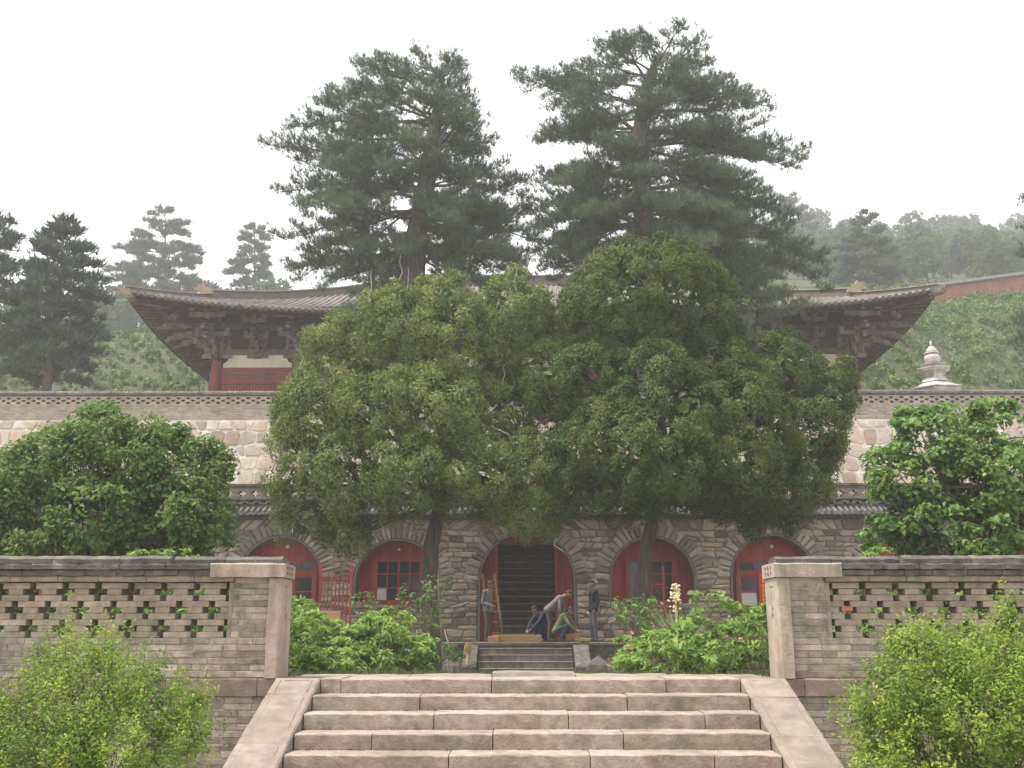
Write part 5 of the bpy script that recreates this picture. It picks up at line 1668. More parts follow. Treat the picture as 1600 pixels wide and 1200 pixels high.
def limbs_from_profile(axis, prof, Y, seed, n, depth=0.85, droop=(0.35, -0.25), stiff=0.03, front_bias=0.0):
    """axis: [(px, py)] of the trunk from low to high; prof: [(py, left px, right px)] crown reach. Limbs spiral round the trunk"""
    g = np.random.default_rng(seed)
    ys = np.array([p[0] for p in prof], float); o = np.argsort(ys)
    ys = ys[o]; Lr = np.array([p[1] for p in prof], float)[o]; Rr = np.array([p[2] for p in prof], float)[o]
    ay = np.array([p[1] for p in axis], float); ax = np.array([p[0] for p in axis], float); ao = np.argsort(ay)
    out = []
    y0, y1 = ys[0], ys[-1]
    az = 0.0
    for i in range(n):
        f = (i + g.uniform(0.2, 0.8)) / n
        py = y1 + (y0 - y1) * f + g.normal(0, 0.02 * (y1 - y0))   # end height in the photo
        py = min(max(py, y0), y1)
        az += 2.399963 + g.normal(0, 0.15)
        c, s = math.cos(az), math.sin(az)
        reach = np.interp(py, ys, Rr if c > 0 else Lr)
        mean = (np.interp(py, ys, Rr) + np.interp(py, ys, Lr)) / 2
        cxp = np.interp(py, ay[ao], ax[ao])
        p0 = at(cxp, py, Y); sc = mpp(p0)
        hx = reach * sc * abs(c) + 0; hy = mean * sc * depth * abs(s)
        r = math.hypot(hx, hy) * g.uniform(0.72, 1.03)
        dx, dy = c * reach * sc, s * mean * sc * depth
        q = r / (math.hypot(dx, dy) + 1e-6)
        e = np.array([p0.x + dx * q, p0.y + dy * q, p0.z])
        dr = (droop[0] + (droop[1] - droop[0]) * f + g.normal(0, 0.09)) * r
        st = np.array([p0.x, p0.y, p0.z + dr])
        pxs = None
        out.append((st, e, stiff + g.uniform(-0.02, 0.05)))
    return out

# the two great pines on the platform, before the hall
Y1 = 41.0
ax1 = [(640, 620), (644, 520), (645, 440), (650, 370), (664, 300), (676, 220), (688, 150), (692, 105)]
tp = [tuple(at(x, y, Y1)) for x, y in ax1]
tp[0] = (tp[1][0], Y1, PLAT - 0.1)
prof1 = [(92, 80, 30), (106, 118, 38), (130, 165, 42), (170, 215, 60), (222, 262, 105), (262, 180, 130), (300, 215, 155), (335, 190, 165), (375, 215, 185), (415, 205, 190), (455, 150, 160)]
lm1 = limbs_from_profile(ax1, prof1, Y1, 71, 72, droop=(0.40, -0.28))
# low hanging boughs in front of the hall's roof
g = np.random.default_rng(5)
for (sx, sy, ex, ey, dy) in ((648, 400, 545, 500, -1.5), (648, 395, 500, 455, -1.0), (650, 390, 760, 455, -1.2), (650, 380, 810, 420, -1.0), (650, 400, 575, 440, 1.5), (648, 410, 740, 400, 2.0), (648, 400, 455, 420, 0.3), (655, 330, 440, 372, -0.6), (660, 300, 445, 300, 0.4), (655, 345, 845, 380, -1.4), (652, 360, 830, 335, 0.6), (668, 270, 425, 228, 0.2), (652, 350, 800, 400, -0.4), (652, 340, 790, 350, 1.4), (650, 380, 770, 430, 0.8), (650, 390, 720, 450, -1.8)):
    lm1.append((tuple(at(sx, sy, Y1)), tuple(at(ex, ey, Y1 + dy)), 0.06))
pine('pine_tree', 'tall old pine with leaning bare trunk, flat layered crown, left of two', tp, [0.62, 0.56, 0.52, 0.48, 0.42, 0.34, 0.22, 0.08], lm1, 'pine_needle', 201, tuft=(0.30, 0.027), k=8, per_m=14, sub=0.42)
ax2 = [(1012, 620), (1010, 520), (1008, 440), (1006, 360), (1003, 280), (1000, 200), (1010, 130), (1030, 80)]
tp = [tuple(at(x, y, Y1 + 0.6)) for x, y in ax2]
tp[0] = (tp[1][0], Y1 + 0.6, PLAT - 0.1)
prof2 = [(66, 60, 8), (88, 150, 50), (115, 200, 105), (160, 165, 175), (200, 185, 205), (242, 190, 250), (285, 175, 205), (330, 200, 215), (370, 190, 240), (410, 185, 270), (450, 120, 280)]
lm2 = limbs_from_profile(ax2, prof2, Y1 + 0.6, 72, 72, droop=(0.42, -0.25))
for (sx, sy, ex, ey, dy) in ((1006, 350, 1290, 455, -0.8), (1006, 350, 1250, 490, -1.6), (1006, 360, 1200, 480, -2.0), (1006, 340, 1180, 420, -2.2), (1006, 360, 1170, 530, -2.4), (1006, 350, 1230, 540, -2.0), (1006, 330, 1130, 390, -2.4), (1004, 350, 850, 410, -1.5), (1004, 350, 900, 400, -2.0), (1004, 330, 840, 360, -0.5), (1002, 290, 830, 330, 0.5), (1000, 225, 1255, 242, 0.2), (1002, 170, 1205, 168, 0.4), (1000, 210, 808, 122, 0.3), (1003, 300, 1215, 330, 0.8), (1003, 260, 1245, 262, -0.5), (1004, 370, 930, 440, -1.8), (1004, 350, 820, 400, 1.0), (1004, 345, 860, 350, -1.6), (1004, 370, 870, 440, 0.5), (1005, 360, 1080, 430, -2.2)):
    lm2.append((tuple(at(sx, sy, Y1 + 0.6)), tuple(at(ex, ey, Y1 + 0.6 + dy)), 0.07))
pine('pine_tree', 'tallest old pine with drooping boughs, right of two, over the hall roof', tp, [0.60, 0.55, 0.50, 0.46, 0.42, 0.34, 0.2, 0.07], lm2, 'pine_needle', 202, tuft=(0.30, 0.027), k=8, per_m=14, sub=0.42)

# pines further off, each with its own shape
def far_pine(label, Y, ground, axis, prof, seed, n, per_m=9, tuft=(0.42, 0.075), mat='far_pine', r0=0.3, droop=(0.30, -0.25), k=5, name='pine_tree'):
    tp = [tuple(at(x, y, Y)) for x, y in axis]
    tp.insert(0, (tp[0][0], Y, ground - 0.2))
    lm = limbs_from_profile(axis, prof, Y, seed, n, droop=droop)
    rad = [r0 * (1 - 0.9 * i / (len(tp) - 1)) for i in range(len(tp))]
    return pine(name, label, tp, rad, lm, mat, seed + 1, tuft=tuft, k=k, per_m=per_m)
far_pine('dark pine cut by the left picture edge', 50, PLAT, [(-12, 560), (-10, 450), (-8, 340)], [(338, 10, 10), (360, 40, 42), (400, 40, 34), (450, 70, 60), (500, 80, 70), (560, 90, 80), (600, 70, 70)], 301, 52, per_m=12)
far_pine('dark bushy pine with pointed top on the left, before the grassy bank', 49, PLAT, [(75, 590), (88, 500), (96, 420), (100, 345)], [(345, 6, 6), (375, 34, 38), (410, 60, 62), (450, 66, 72), (500, 78, 82), (550, 84, 80), (600, 80, 78)], 303, 72, per_m=12)
far_pine('pale misty pine with spreading crown left of the roof corner', 125, hill_z(-41, 125), [(258, 470), (258, 400), (258, 325)], [(322, 6, 6), (345, 42, 40), (375, 60, 48), (405, 80, 65), (440, 90, 80), (475, 95, 90), (500, 90, 90)], 305, 58, per_m=6, tuft=(0.7, 0.08))
far_pine('small pale round topped pine above the hall roof, left side', 135, hill_z(-33, 135), [(398, 460), (398, 400), (398, 355)], [(352, 12, 12), (372, 32, 34), (390, 26, 24), (420, 45, 35), (455, 50, 40)], 307, 44, per_m=8, tuft=(0.7, 0.09))
far_pine('dense blue green conical pine on the slope above the right eave', 100, hill_z(34, 100), [(1356, 470), (1356, 400), (1354, 332)], [(332, 5, 5), (350, 24, 24), (380, 42, 42), (415, 52, 54), (450, 58, 60), (475, 55, 55)], 309, 46, per_m=12, tuft=(0.5, 0.09))
far_pine('misty grey pine on the skyline right of the great pines', 170, hill_z(45, 170), [(1236, 420), (1236, 360), (1234, 308)], [(306, 8, 8), (325, 30, 30), (350, 40, 45), (390, 45, 45), (420, 40, 40)], 311, 48, per_m=6, tuft=(0.9, 0.14))
far_pine('pine reaching in at the right picture edge with one long bough', 44, PLAT, [(1660, 600), (1662, 450), (1664, 290), (1664, 230)], [(250, 30, 60), (312, 72, 70), (350, 60, 60), (392, 100, 60), (430, 60, 60), (545, 95, 60), (575, 110, 60), (600, 90, 60)], 313, 30, mat='pine_needle', tuft=(0.34, 0.06))
# ------------------------------------------------------------------ wood on the ridge: separate trees sharing a few shapes
def leaf_tree_mesh(seed, h, r, mat, n=1500, leaf=0.32):
    g = np.random.default_rng(seed)
    lob = []
    for i in range(13):
        a = g.uniform(0, 6.28); q = g.uniform(0, 0.55) * r
        lob.append((q * math.cos(a), q * math.sin(a), h * g.uniform(0.22, 0.85), r * g.uniform(0.35, 0.6), r * g.uniform(0.35, 0.6), h * g.uniform(0.12, 0.22)))
    C, O, I = lobe_clumps(lob, 1.6, g, 0.4, bottom=-0.6)
    P, D, ci = scatter_in_clumps(C, O, max(4, n // len(C) + 1), 0.45, g)
    V, lo, sz = leaves(P, D + g.normal(0, 0.5, P.shape), leaf, 0.6, g)
    ct = g.normal(0, 0.15, len(C)); t = 0.5 + np.repeat(ct[ci], 2) + g.normal(0, 0.12, len(P) * 2)
    cr = np_mesh('crown', V, lo, sz, MATS[mat], np.clip(t, 0, 1))
    m = MB(); m.tube([(0, 0, -0.5), (0.1, 0, h * 0.3), (0, 0.1, h * 0.75)], [0.18, 0.13, 0.04], 6)
    for l in lob[:5]: m.tube([(0.08, 0, h * 0.35), (l[0] * 0.6, l[1] * 0.6, l[2] - 0.6), (l[0], l[1], l[2])], [0.08, 0.05, 0.02], 4)
    return cr, m.mesh('trunk', MATS['bark_pine'])
variants = [leaf_tree_mesh(400 + i, 6.5 + i * 0.5, 2.6 + 0.3 * (i % 3), ['far_leaf', 'far_leaf', 'far_pine', 'far_leaf'][i], n=4600) for i in range(4)]
def plant_tree(x, y, s, v, label, group, name='broadleaf_tree'):
    root = empty(name, (x, y, hill_z(x, y)), label, 'tree', group, rz=rv.uniform(0, 6.28))
    root.scale = (s, s, s * rv.uniform(0.9, 1.15))
    link('crown', variants[v][0], root, (0, 0, 0), world=False); link('trunk', variants[v][1], root, (0, 0, 0), world=False)
rv = random.Random(77)
for i in range(130):
    px = 1195 + (1680 - 1195) * ((i * 0.618034) % 1.0); y = 110 + 125 * ((i * 0.7548777) % 1.0)
    p = at(px, 380, y)
    plant_tree(p.x, y, rv.uniform(0.65, 1.0) * (0.8 + (y - 110) / 125.0), rv.choice([0, 1, 1, 3, 0, 2]), 'pale misty tree in the wood along the right skyline', 'trees of the misty wood on the right ridge')
for i, (px, y, s, v) in enumerate([(345, 84, 0.8, 1), (372, 86, 0.9, 0), (425, 82, 0.85, 3), (470, 84, 0.9, 1), (500, 88, 0.9, 0), (190, 86, 0.9, 0), (215, 80, 0.7, 2), (310, 78, 0.65, 1), (545, 86, 0.85, 3), (590, 90, 0.9, 0), (140, 84, 0.9, 1), (725, 86, 0.8, 2), (770, 90, 0.9, 0), (830, 92, 0.9, 1), (880, 88, 0.8, 2), (60, 80, 0.8, 3), (20, 84, 0.8, 0), (1060, 96, 1.0, 3), (1110, 92, 0.9, 1), (1150, 96, 0.9, 0), (930, 92, 0.9, 3), (1020, 100, 1.0, 2), (660, 92, 0.9, 0), (695, 84, 0.8, 1)]):
    y = y * 1.45; s = s * 1.5
    p = at(px, 440, y)
    plant_tree(p.x, y, s, v, 'pale misty tree standing behind the hall roof', 'misty trees behind the hall')
# ------------------------------------------------------------------ scrub and grass on the slopes
def slope_cover(n, seed):
    g = np.random.default_rng(seed)
    x = g.uniform(-44, 62, n * 3); y = g.uniform(57, 100, n * 3)
    keep = ((x > 14) | (x < -14)) & (g.random(n * 3) < np.where(y < 80, 1.0, 0.35))
    x, y = x[keep][:n], y[keep][:n]
    z = np.array([hill_z(a, b) for a, b in zip(x, y)])
    return np.stack([x, y, z], 1), g
C, g = slope_cover(6500, 900)
rs = g.uniform(0.25, 0.75, len(C)) * np.where(C[:, 0] > 0, 1.0, 0.55)
C[:, 2] += rs * 0.35
P, D, ci = scatter_in_clumps(C, np.tile([0, -0.3, 1.0], (len(C), 1)), 26, rs, g, up=0.5, flat=0.9)
V, lo, sz = leaves(P, D + g.normal(0, 0.5, P.shape), 0.24, 0.55, g)
ct = g.normal(0, 0.24, len(C)); t = 0.5 + np.repeat(ct[ci], 2) + g.normal(0, 0.12, len(P) * 2)
props(link('hillside_scrub', np_mesh('hillside_scrub', V, lo, sz, MATS['hill_leaf'], np.clip(t, 0, 1))), 'low green scrub covering the slopes beside the hall', 'scrub', kind='stuff')
C, g = slope_cover(9000, 901)
V, lo, sz = blades(C, np.tile([0.05, -0.1, 1.0], (len(C), 1)), g.uniform(0.3, 0.8, len(C)), 0.07, 4, 0.35, g)
t = np.repeat(g.normal(0.5, 0.25, len(C)), 4)
props(link('hillside_grass', np_mesh('hillside_grass', V, lo, sz, MATS['grass_blade'], np.clip(t, 0, 1))), 'rough yellowish grass growing over the steep bank', 'grass', kind='stuff')

# ------------------------------------------------------------------ leafy shrubs and bushes
def leafy(name, label, base, lobes, mat, seed, leaf, aspect, dens, per, rs, cat='shrub', stems=5, droop=0.2, tint=0.45, tvar=0.14, stem_r=0.04, group=None, flowers=0, fmat='petal_pink', upn=0.6, twigs=0, twig_mat='twig', keep_in=0.2, sprig=False, flat=0.9):
    g = np.random.default_rng(seed)
    root = empty(name, base, label, cat, group)
    C, O, I = lobe_clumps(lobes, dens, g, rs, keep_in=keep_in, inside=0.68)
    if sprig:
        # clumps drawn out into shoots that point up and outwards
        Ls = g.uniform(0.6, 2.6, len(C)) * rs
        dirs = nrm(O + np.array([0, 0, 0.8]) + g.normal(0, 0.35, C.shape))
        u = g.uniform(-0.6, 1.0, (len(C), per))
        P = (C[:, None, :] + dirs[:, None, :] * (u * Ls[:, None])[:, :, None] + g.normal(0, rs * 0.28, (len(C), per, 3))).reshape(-1, 3)
        D = np.repeat(dirs, per, 0) + g.normal(0, 0.6, P.shape); ci = np.repeat(np.arange(len(C)), per)
    else:
        P, D, ci = scatter_in_clumps(C, O, per, rs * g.uniform(0.7, 1.3, len(C)), g, up=0.4, flat=flat)
    Nn = D * 0.7 + np.array([0, -0.15, upn]) + g.normal(0, 0.45, P.shape)
    V, lo, sz = leaves(P, Nn, leaf, aspect, g, droop=droop)
    ct = g.normal(0, tvar, len(C)); lt = g.normal(0, 0.06, len(lobes))
    t = tint + np.repeat((ct + lt[I])[ci], 2) + np.repeat(g.normal(0, 0.12, len(P)), 2)
    crown_obj('foliage', V, lo, sz, mat, t, root, base)
    m = MB(); bb = np.array(base)
    for s in range(stems):
        l = lobes[s % len(lobes)]
        st = bb + np.array([g.normal(0, 0.12), g.normal(0, 0.1), -0.05])
        pp = limb_pts(st, (l[0], l[1], l[2]), 0.04, g, 6, 0.06)
        m.tube(pp, [stem_r, stem_r * 0.8, stem_r * 0.65, stem_r * 0.5, stem_r * 0.35, stem_r * 0.2], 5)
        sel = np.where(I == (s % len(lobes)))[0]
        for q in g.choice(sel, min(len(sel), 14), replace=False):
            m.tube(limb_pts(pp[g.integers(2, 6)], C[q], 0.05, g, 4, 0.06), [stem_r * 0.32, stem_r * 0.24, stem_r * 0.16, stem_r * 0.08], 3, cap=False)
    m.build('stems', MATS['twig'], root)
    if twigs:
        m = MB()
        for q in g.choice(len(C), min(len(C), twigs), replace=False):
            a = C[q] - O[q] * rs * 1.2 ; e = C[q] + nrm(np.array([O[q] + np.array([0, -0.4, 0.5]) + g.normal(0, 0.3, 3)]))[0] * rs * g.uniform(0.8, 1.8)
            m.tube(limb_pts(a, e, 0.08, g, 5, 0.08), [stem_r * 0.3, stem_r * 0.26, stem_r * 0.2, stem_r * 0.15, stem_r * 0.08], 4, cap=False)
        props(m.build('bare_twigs', MATS[twig_mat], root), kind='stuff')
    if flowers:
        front = np.where(O[:, 1] < 0.2)[0]
        fm = MB()
        for i in range(14):
            a = i * 2.4; r = 0.6 + 0.4 * (i / 14)
            c, s_ = math.cos(a), math.sin(a)
            fm.add([(0, 0, -0.2), (r * 0.7 * c - 0.35 * s_, r * 0.7 * s_ + 0.35 * c, 0.25), (r * c, r * s_, 0.55 + 0.2 * (i % 3)), (r * 0.7 * c + 0.35 * s_, r * 0.7 * s_ - 0.35 * c, 0.25)], [(0, 1, 2), (0, 2, 3)], 0.2 + 0.6 * (i % 5) / 4)
        fme = fm.mesh('flower', MATS[fmat])
        for q in g.choice(front, min(len(front), flowers), replace=False):
            p = C[q] + O[q] * rs * 1.0
            o = link('flower', fme, root, p); s = g.uniform(0.018, 0.042); o.scale = (s, s, s); o.rotation_euler = (g.uniform(-0.9, 0.4), g.uniform(-0.6, 0.6), g.uniform(0, 6))
    return root

# lilac on the left, maple-like shrub on the right, both behind the openwork walls
Yb = 17.0
lob = px_lobes([(170, 730, 110, 70, 0), (90, 740, 80, 55, -0.3), (255, 740, 85, 65, 0.2), (140, 680, 70, 40, 0.1), (225, 700, 65, 42, 0.2), (40, 790, 75, 65, -0.2), (160, 810, 95, 60, -0.6), (280, 810, 70, 60, -0.2), (315, 745, 38, 50, 0.2), (80, 850, 90, 50, -0.4), (220, 860, 85, 45, -0.3), (310, 855, 42, 40, 0.1), (-30, 780, 60, 60, 0.1), (-60, 840, 60, 60, 0), (60, 930, 110, 50, -0.3), (200, 935, 100, 50, -0.3), (310, 930, 60, 50, -0.1), (-60, 930, 90, 60, 0), (120, 985, 160, 40, 0), (290, 985, 90, 40, 0)], Yb)
leafy('lilac_tree', 'rounded dark green leafy tree behind the left openwork wall', tuple(Vector((at(150, 900, Yb).x, Yb, court_z(-6, Yb)))), lob, 'lilac_leaf', 501, 0.092, 0.66, 9.0, 66, 0.27, cat='tree', stems=12, stem_r=0.06, keep_in=0.25)
lob = px_lobes([(1480, 690, 85, 45, 0), (1560, 690, 75, 48, 0.2), (1430, 740, 72, 52, 0), (1520, 760, 90, 55, -0.3), (1610, 760, 80, 70, 0.1), (1420, 800, 58, 52, 0.1), (1500, 830, 85, 50, -0.4), (1590, 840, 85, 50, -0.3), (1410, 850, 45, 30, 0.3), (1680, 720, 70, 70, 0.2), (1690, 830, 70, 60, 0.2), (1450, 665, 40, 25, 0.1), (1560, 655, 38, 28, 0.2), (1400, 930, 80, 50, -0.1), (1500, 930, 90, 50, -0.3), (1600, 930, 90, 55, -0.2), (1420, 985, 100, 40, 0), (1560, 985, 120, 40, 0)], Yb - 0.5)
leafy('maple_tree', 'loose mid green leafy tree behind the right openwork wall', tuple(Vector((at(1530, 900, Yb).x, Yb - 0.5, court_z(8, Yb)))), lob, 'maple_leaf', 502, 0.105, 0.72, 7.5, 58, 0.27, cat='tree', stems=12, stem_r=0.06, keep_in=0.2, flat=0.6)
# low bright plants whose tops show over the walls
for (px, py, rx, ry, Y, lb, sd) in ((255, 862, 62, 16, 12.0, 'low yellow green plant topping the left wall below the dark tree', 511), (1392, 856, 55, 16, 12.0, 'low yellow green plant topping the right wall', 512)):
    p = at(px, py + 25, Y); s = mpp(p)
    lob = [(p.x, p.y, p.z, rx * s, 0.35, 30 * s), (p.x + 20 * s, p.y + 0.1, p.z - 0.25, rx * s, 0.4, 0.4)]
    leafy('garden_plant', lb, (p.x, Y, court_z(p.x, Y)), lob, 'bright_leaf', sd, 0.07, 0.4, 16, 26, 0.11, cat='plant', stems=4, stem_r=0.015, flat=0.5)
# greenery seen through the openings of the walls
for (x, Y, w_, h_, lb, sd) in ((-4.4, 11.4, 1.3, 0.42, 'green plants close behind the left openwork wall', 521), (4.6, 11.4, 1.3, 0.42, 'green plants close behind the right openwork wall', 522)):
    lob = [(x + dx, Y + 0.1 * (k % 3), 0.36, 0.5, 0.4, h_ + 0.05) for k, dx in enumerate((-2.4, -1.7, -1.0, -0.3, 0.4, 1.1, 1.6))]
    leafy('bed_plant', lb, (x, Y, court_z(x, Y)), lob, 'peony_leaf', sd, 0.10, 0.5, 11, 22, 0.14, cat='plant', stems=5, stem_r=0.012, flat=0.6)

# peonies either side of the path
peo = [(500, 1000, 50, 42, 13.2, 'bright green peony bush beside the left stone pillar', 0), (575, 1006, 60, 42, 12.6, 'large bright green peony bush in the middle of the left bed', 1), (640, 1020, 48, 34, 13.0, 'bright green peony bush at the right end of the left bed', 3), (545, 1030, 85, 26, 11.9, 'low bright green peony bush in front on the left by the steps', 1), (600, 978, 40, 26, 14.5, 'small peony bush rising behind the others on the left', 0), (465, 970, 28, 42, 14.6, 'tall peony shoots close to the left pillar', 0),
       (1018, 1018, 50, 38, 13.0, 'pink budded peony bush at the left end of the right bed', 16), (1085, 1008, 66, 44, 12.6, 'large peony bush with faded pink flowers in the middle of the right bed', 26), (1065, 1030, 95, 24, 11.9, 'low peony bush with pink flowers in front on the right', 12), (1150, 1005, 45, 40, 13.4, 'peony bush with few flowers near the right pillar', 8), (1190, 985, 34, 40, 14.4, 'leafy peony bush touching the right pillar', 2)]
for i, (px, py, rx, ry, Y, lb, nf) in enumerate(peo):
    p = at(px, py, Y); s = mpp(p)
    g = np.random.default_rng(600 + i)
    lob = [(p.x + g.uniform(-0.5, 0.5) * rx * s, p.y + g.uniform(-0.2, 0.2), p.z + g.uniform(-0.3, 0.3) * ry * s, rx * s * g.uniform(0.5, 0.8), 0.4, ry * s * g.uniform(0.5, 0.8)) for _ in range(5)]
    lob.append((p.x, p.y + 0.1, p.z - ry * s * 0.3, rx * s * 0.9, 0.45, ry * s * 0.8))
    leafy('peony_bush', lb, (p.x, p.y, court_z(p.x, p.y)), lob, 'peony_leaf', 610 + i, 0.078, 0.40, 18, 32, 0.13, cat='bush', stems=8, stem_r=0.012, droop=0.15, flowers=nf, tint=0.5, tvar=0.12, flat=0.55, upn=0.8)
# young shrubs by the trunks
def px_bush(name, label, px, py, rx, ry, Y, mat, seed, leaf, aspect, dens, per, rs, n=6, **kw):
    p = at(px, py, Y); s = mpp(p); g = np.random.default_rng(seed)
    lob = [(p.x + g.uniform(-0.6, 0.6) * rx * s, p.y + g.uniform(-0.3, 0.3), p.z + g.uniform(-0.6, 0.6) * ry * s, rx * s * g.uniform(0.3, 0.5), 0.3, ry * s * g.uniform(0.3, 0.5)) for _ in range(n)]
    return leafy(name, label, (p.x, p.y, court_z(p.x, p.y)), lob, mat, seed, leaf, aspect, dens, per, rs, **kw)
px_bush('young_shrub', 'thin young shrub with pale leaves growing at the left trunk', 660, 945, 38, 48, 19.5, 'young_leaf', 701, 0.10, 0.5, 9, 7, 0.16, n=9, stems=8, stem_r=0.022)
px_bush('young_shrub', 'small leafy shrub on bare stems beside the right trunk', 992, 955, 44, 30, 19.5, 'young_leaf', 702, 0.11, 0.42, 9, 10, 0.16, n=7, stems=7, stem_r=0.022)
px_bush('young_shrub', 'wispy grey green shrub between two red arches on the right', 1095, 945, 30, 34, 20.0, 'maple_leaf', 703, 0.07, 0.3, 8, 9, 0.15, n=6, stems=6, stem_r=0.015)
px_bush('young_shrub', 'wispy young shoots under the left window', 572, 945, 26, 26, 19.5, 'young_leaf', 704, 0.09, 0.4, 8, 7, 0.14, n=5, stems=5, stem_r=0.018)
px_bush('flower_clump', 'small clump with magenta flowers left of the terrace steps', 702, 1018, 24, 14, 22.0, 'young_leaf', 705, 0.08, 0.5, 14, 12, 0.12, n=4, stems=3, stem_r=0.012, flowers=7)
# yucca with a cream flower spike
p = at(1058, 975, 17.0); yb = Vector((p.x, p.y, court_z(p.x, p.y)))
yucca = empty('yucca', yb, 'yucca with one tall cream flower spike among the peonies', 'plant')
g = np.random.default_rng(711)
n = 46; az = g.uniform(0, 6.28, n); el = g.uniform(0.3, 1.3, n)
m = MB()
for a, e in zip(az, el):
    d = Vector((math.cos(a) * math.cos(e), math.sin(a) * math.cos(e), math.sin(e))); sd = Vector((-math.sin(a), math.cos(a), 0))
    L = g.uniform(0.7, 1.0); b_ = p + Vector((0, 0, -0.35))
    m.add([b_ - sd * 0.02, b_ + sd * 0.02, b_ + d * L * 0.5 + sd * 0.022, b_ + d * L - Vector((0, 0, 0.05)), b_ + d * L * 0.5 - sd * 0.022], [(0, 1, 2, 3, 4)], float(g.uniform(0.2, 0.7)))
m.build('leaves', MATS['young_leaf'], yucca)
top = at(1057, 912, 17.0)
m = MB(); m.tube([yb, p, (p.x - 0.01, p.y, (p.z + top.z) / 2), top], [0.03, 0.025, 0.018, 0.008], 6); m.build('stalk', MATS['straw'], yucca)
fm = MB(); fm.lathe([(0.15, 0.55), (0.5, 0.5), (0.85, 0.1), (0.9, -0.4), (0.6, -0.7)], 6, tint=0.6); fme = fm.mesh('blossom', MATS['petal_cream'])
for i in range(70):
    f = g.uniform(0, 1) ** 0.8; z = p.z + (top.z - p.z) * (0.30 + 0.70 * f)
    if f < 0.25 and i % 3: z += 0.15
    a = g.uniform(0, 6.28); r = g.uniform(0.02, 0.15) * (1.1 - 0.75 * f)
    o = link('blossom', fme, yucca, (p.x + r * math.cos(a), p.y + r * math.sin(a), z)); s = g.uniform(0.016, 0.03); o.scale = (s, s, s); o.rotation_euler = (g.uniform(-0.5, 0.5), g.uniform(-0.5, 0.5), a)
# foreground bushes below the walls
Yf = 7.0
lob = px_lobes([(140, 1090, 90, 62, 0), (60, 1130, 80, 60, -0.2), (230, 1110, 70, 48, 0.1), (115, 1035, 55, 35, 0.1), (165, 1020, 30, 22, 0.2), (200, 1170, 90, 50, -0.3), (270, 1150, 50, 40, 0.1), (60, 1200, 100, 60, -0.4), (20, 1085, 36, 36, 0.1), (300, 1100, 26, 20, 0.2), (-40, 1150, 60, 70, 0), (170, 1250, 120, 60, -0.2)], Yf)
leafy('foreground_bush', 'light green twiggy bush in the lower left corner before the wall', (at(140, 1200, Yf).x, Yf, LOW), lob, 'bush_leaf', 801, 0.030, 0.46, 72, 56, 0.105, cat='bush', stems=14, stem_r=0.016, sprig=True, twigs=90, keep_in=0.3, tint=0.43, tvar=0.19, upn=0.4)
lob = px_lobes([(1470, 1056, 95, 60, 0), (1560, 1036, 70, 60, 0.2), (1420, 1091, 75, 50, -0.1), (1530, 1116, 95, 60, -0.4), (1600, 1116, 90, 80, -0.2), (1400, 1146, 55, 35, 0.1), (1365, 1101, 36, 16, 0.3), (1370, 1166, 40, 24, 0.2), (1440, 1196, 80, 40, -0.3), (1560, 1196, 90, 50, -0.4), (1585, 981, 32, 24, 0.3), (1670, 1076, 70, 90, 0), (1480, 1266, 110, 50, -0.1), (1440, 1016, 55, 26, 0.1)], Yf)
leafy('foreground_bush', 'light green dense bush in the lower right corner before the wall', (at(1510, 1200, Yf).x, Yf, LOW), lob, 'bush_leaf', 802, 0.031, 0.48, 80, 60, 0.10, cat='bush', stems=14, stem_r=0.016, sprig=True, twigs=60, keep_in=0.3, tint=0.44, tvar=0.17, upn=0.5)
# grass tufts along the stair head and the courtyard
g = np.random.default_rng(950)
n = 5200
x = g.uniform(-8, 8, n); y = 10.85 + np.abs(g.normal(0, 1, n)) * 2.2
near = (g.random(n) < 0.35); y[near] = g.uniform(10.72, 11.0, near.sum())
z = np.array([court_z(a, b) for a, b in zip(x, y)])
P = np.stack([x, y, z], 1)
V, lo, sz = blades(P, np.tile([0, 0, 1.0], (n, 1)), g.uniform(0.03, 0.10, n), 0.009, 5, 0.4, g)
props(link('courtyard_grass', np_mesh('courtyard_grass', V, lo, sz, MATS['grass_blade'], np.clip(np.repeat(g.normal(0.45, 0.25, n), 5), 0, 1))), 'short grass growing behind the top step', 'grass', kind='stuff')
# moss and small weeds in the joints of the steps
n = 1500
k = g.integers(0, 5, n); x = g.uniform(SX0, SX1, n); y = D0 - TRD * k + TRD - 0.01 - np.abs(g.normal(0, 0.012, n)); z = Z0 - RIS * k + 0.001
keep = k > 0
P = np.stack([x, y, z], 1)[keep]
V, lo, sz = blades(P, np.tile([0, -0.2, 1.0], (len(P), 1)), g.uniform(0.004, 0.013, len(P)), 0.006, 5, 0.7, g)
props(link('step_moss', np_mesh('step_moss', V, lo, sz, MATS['grass_blade'], np.clip(np.repeat(g.normal(0.15, 0.15, len(P)), 5), 0, 1))), 'thin moss along the backs of the treads', 'moss', kind='stuff')
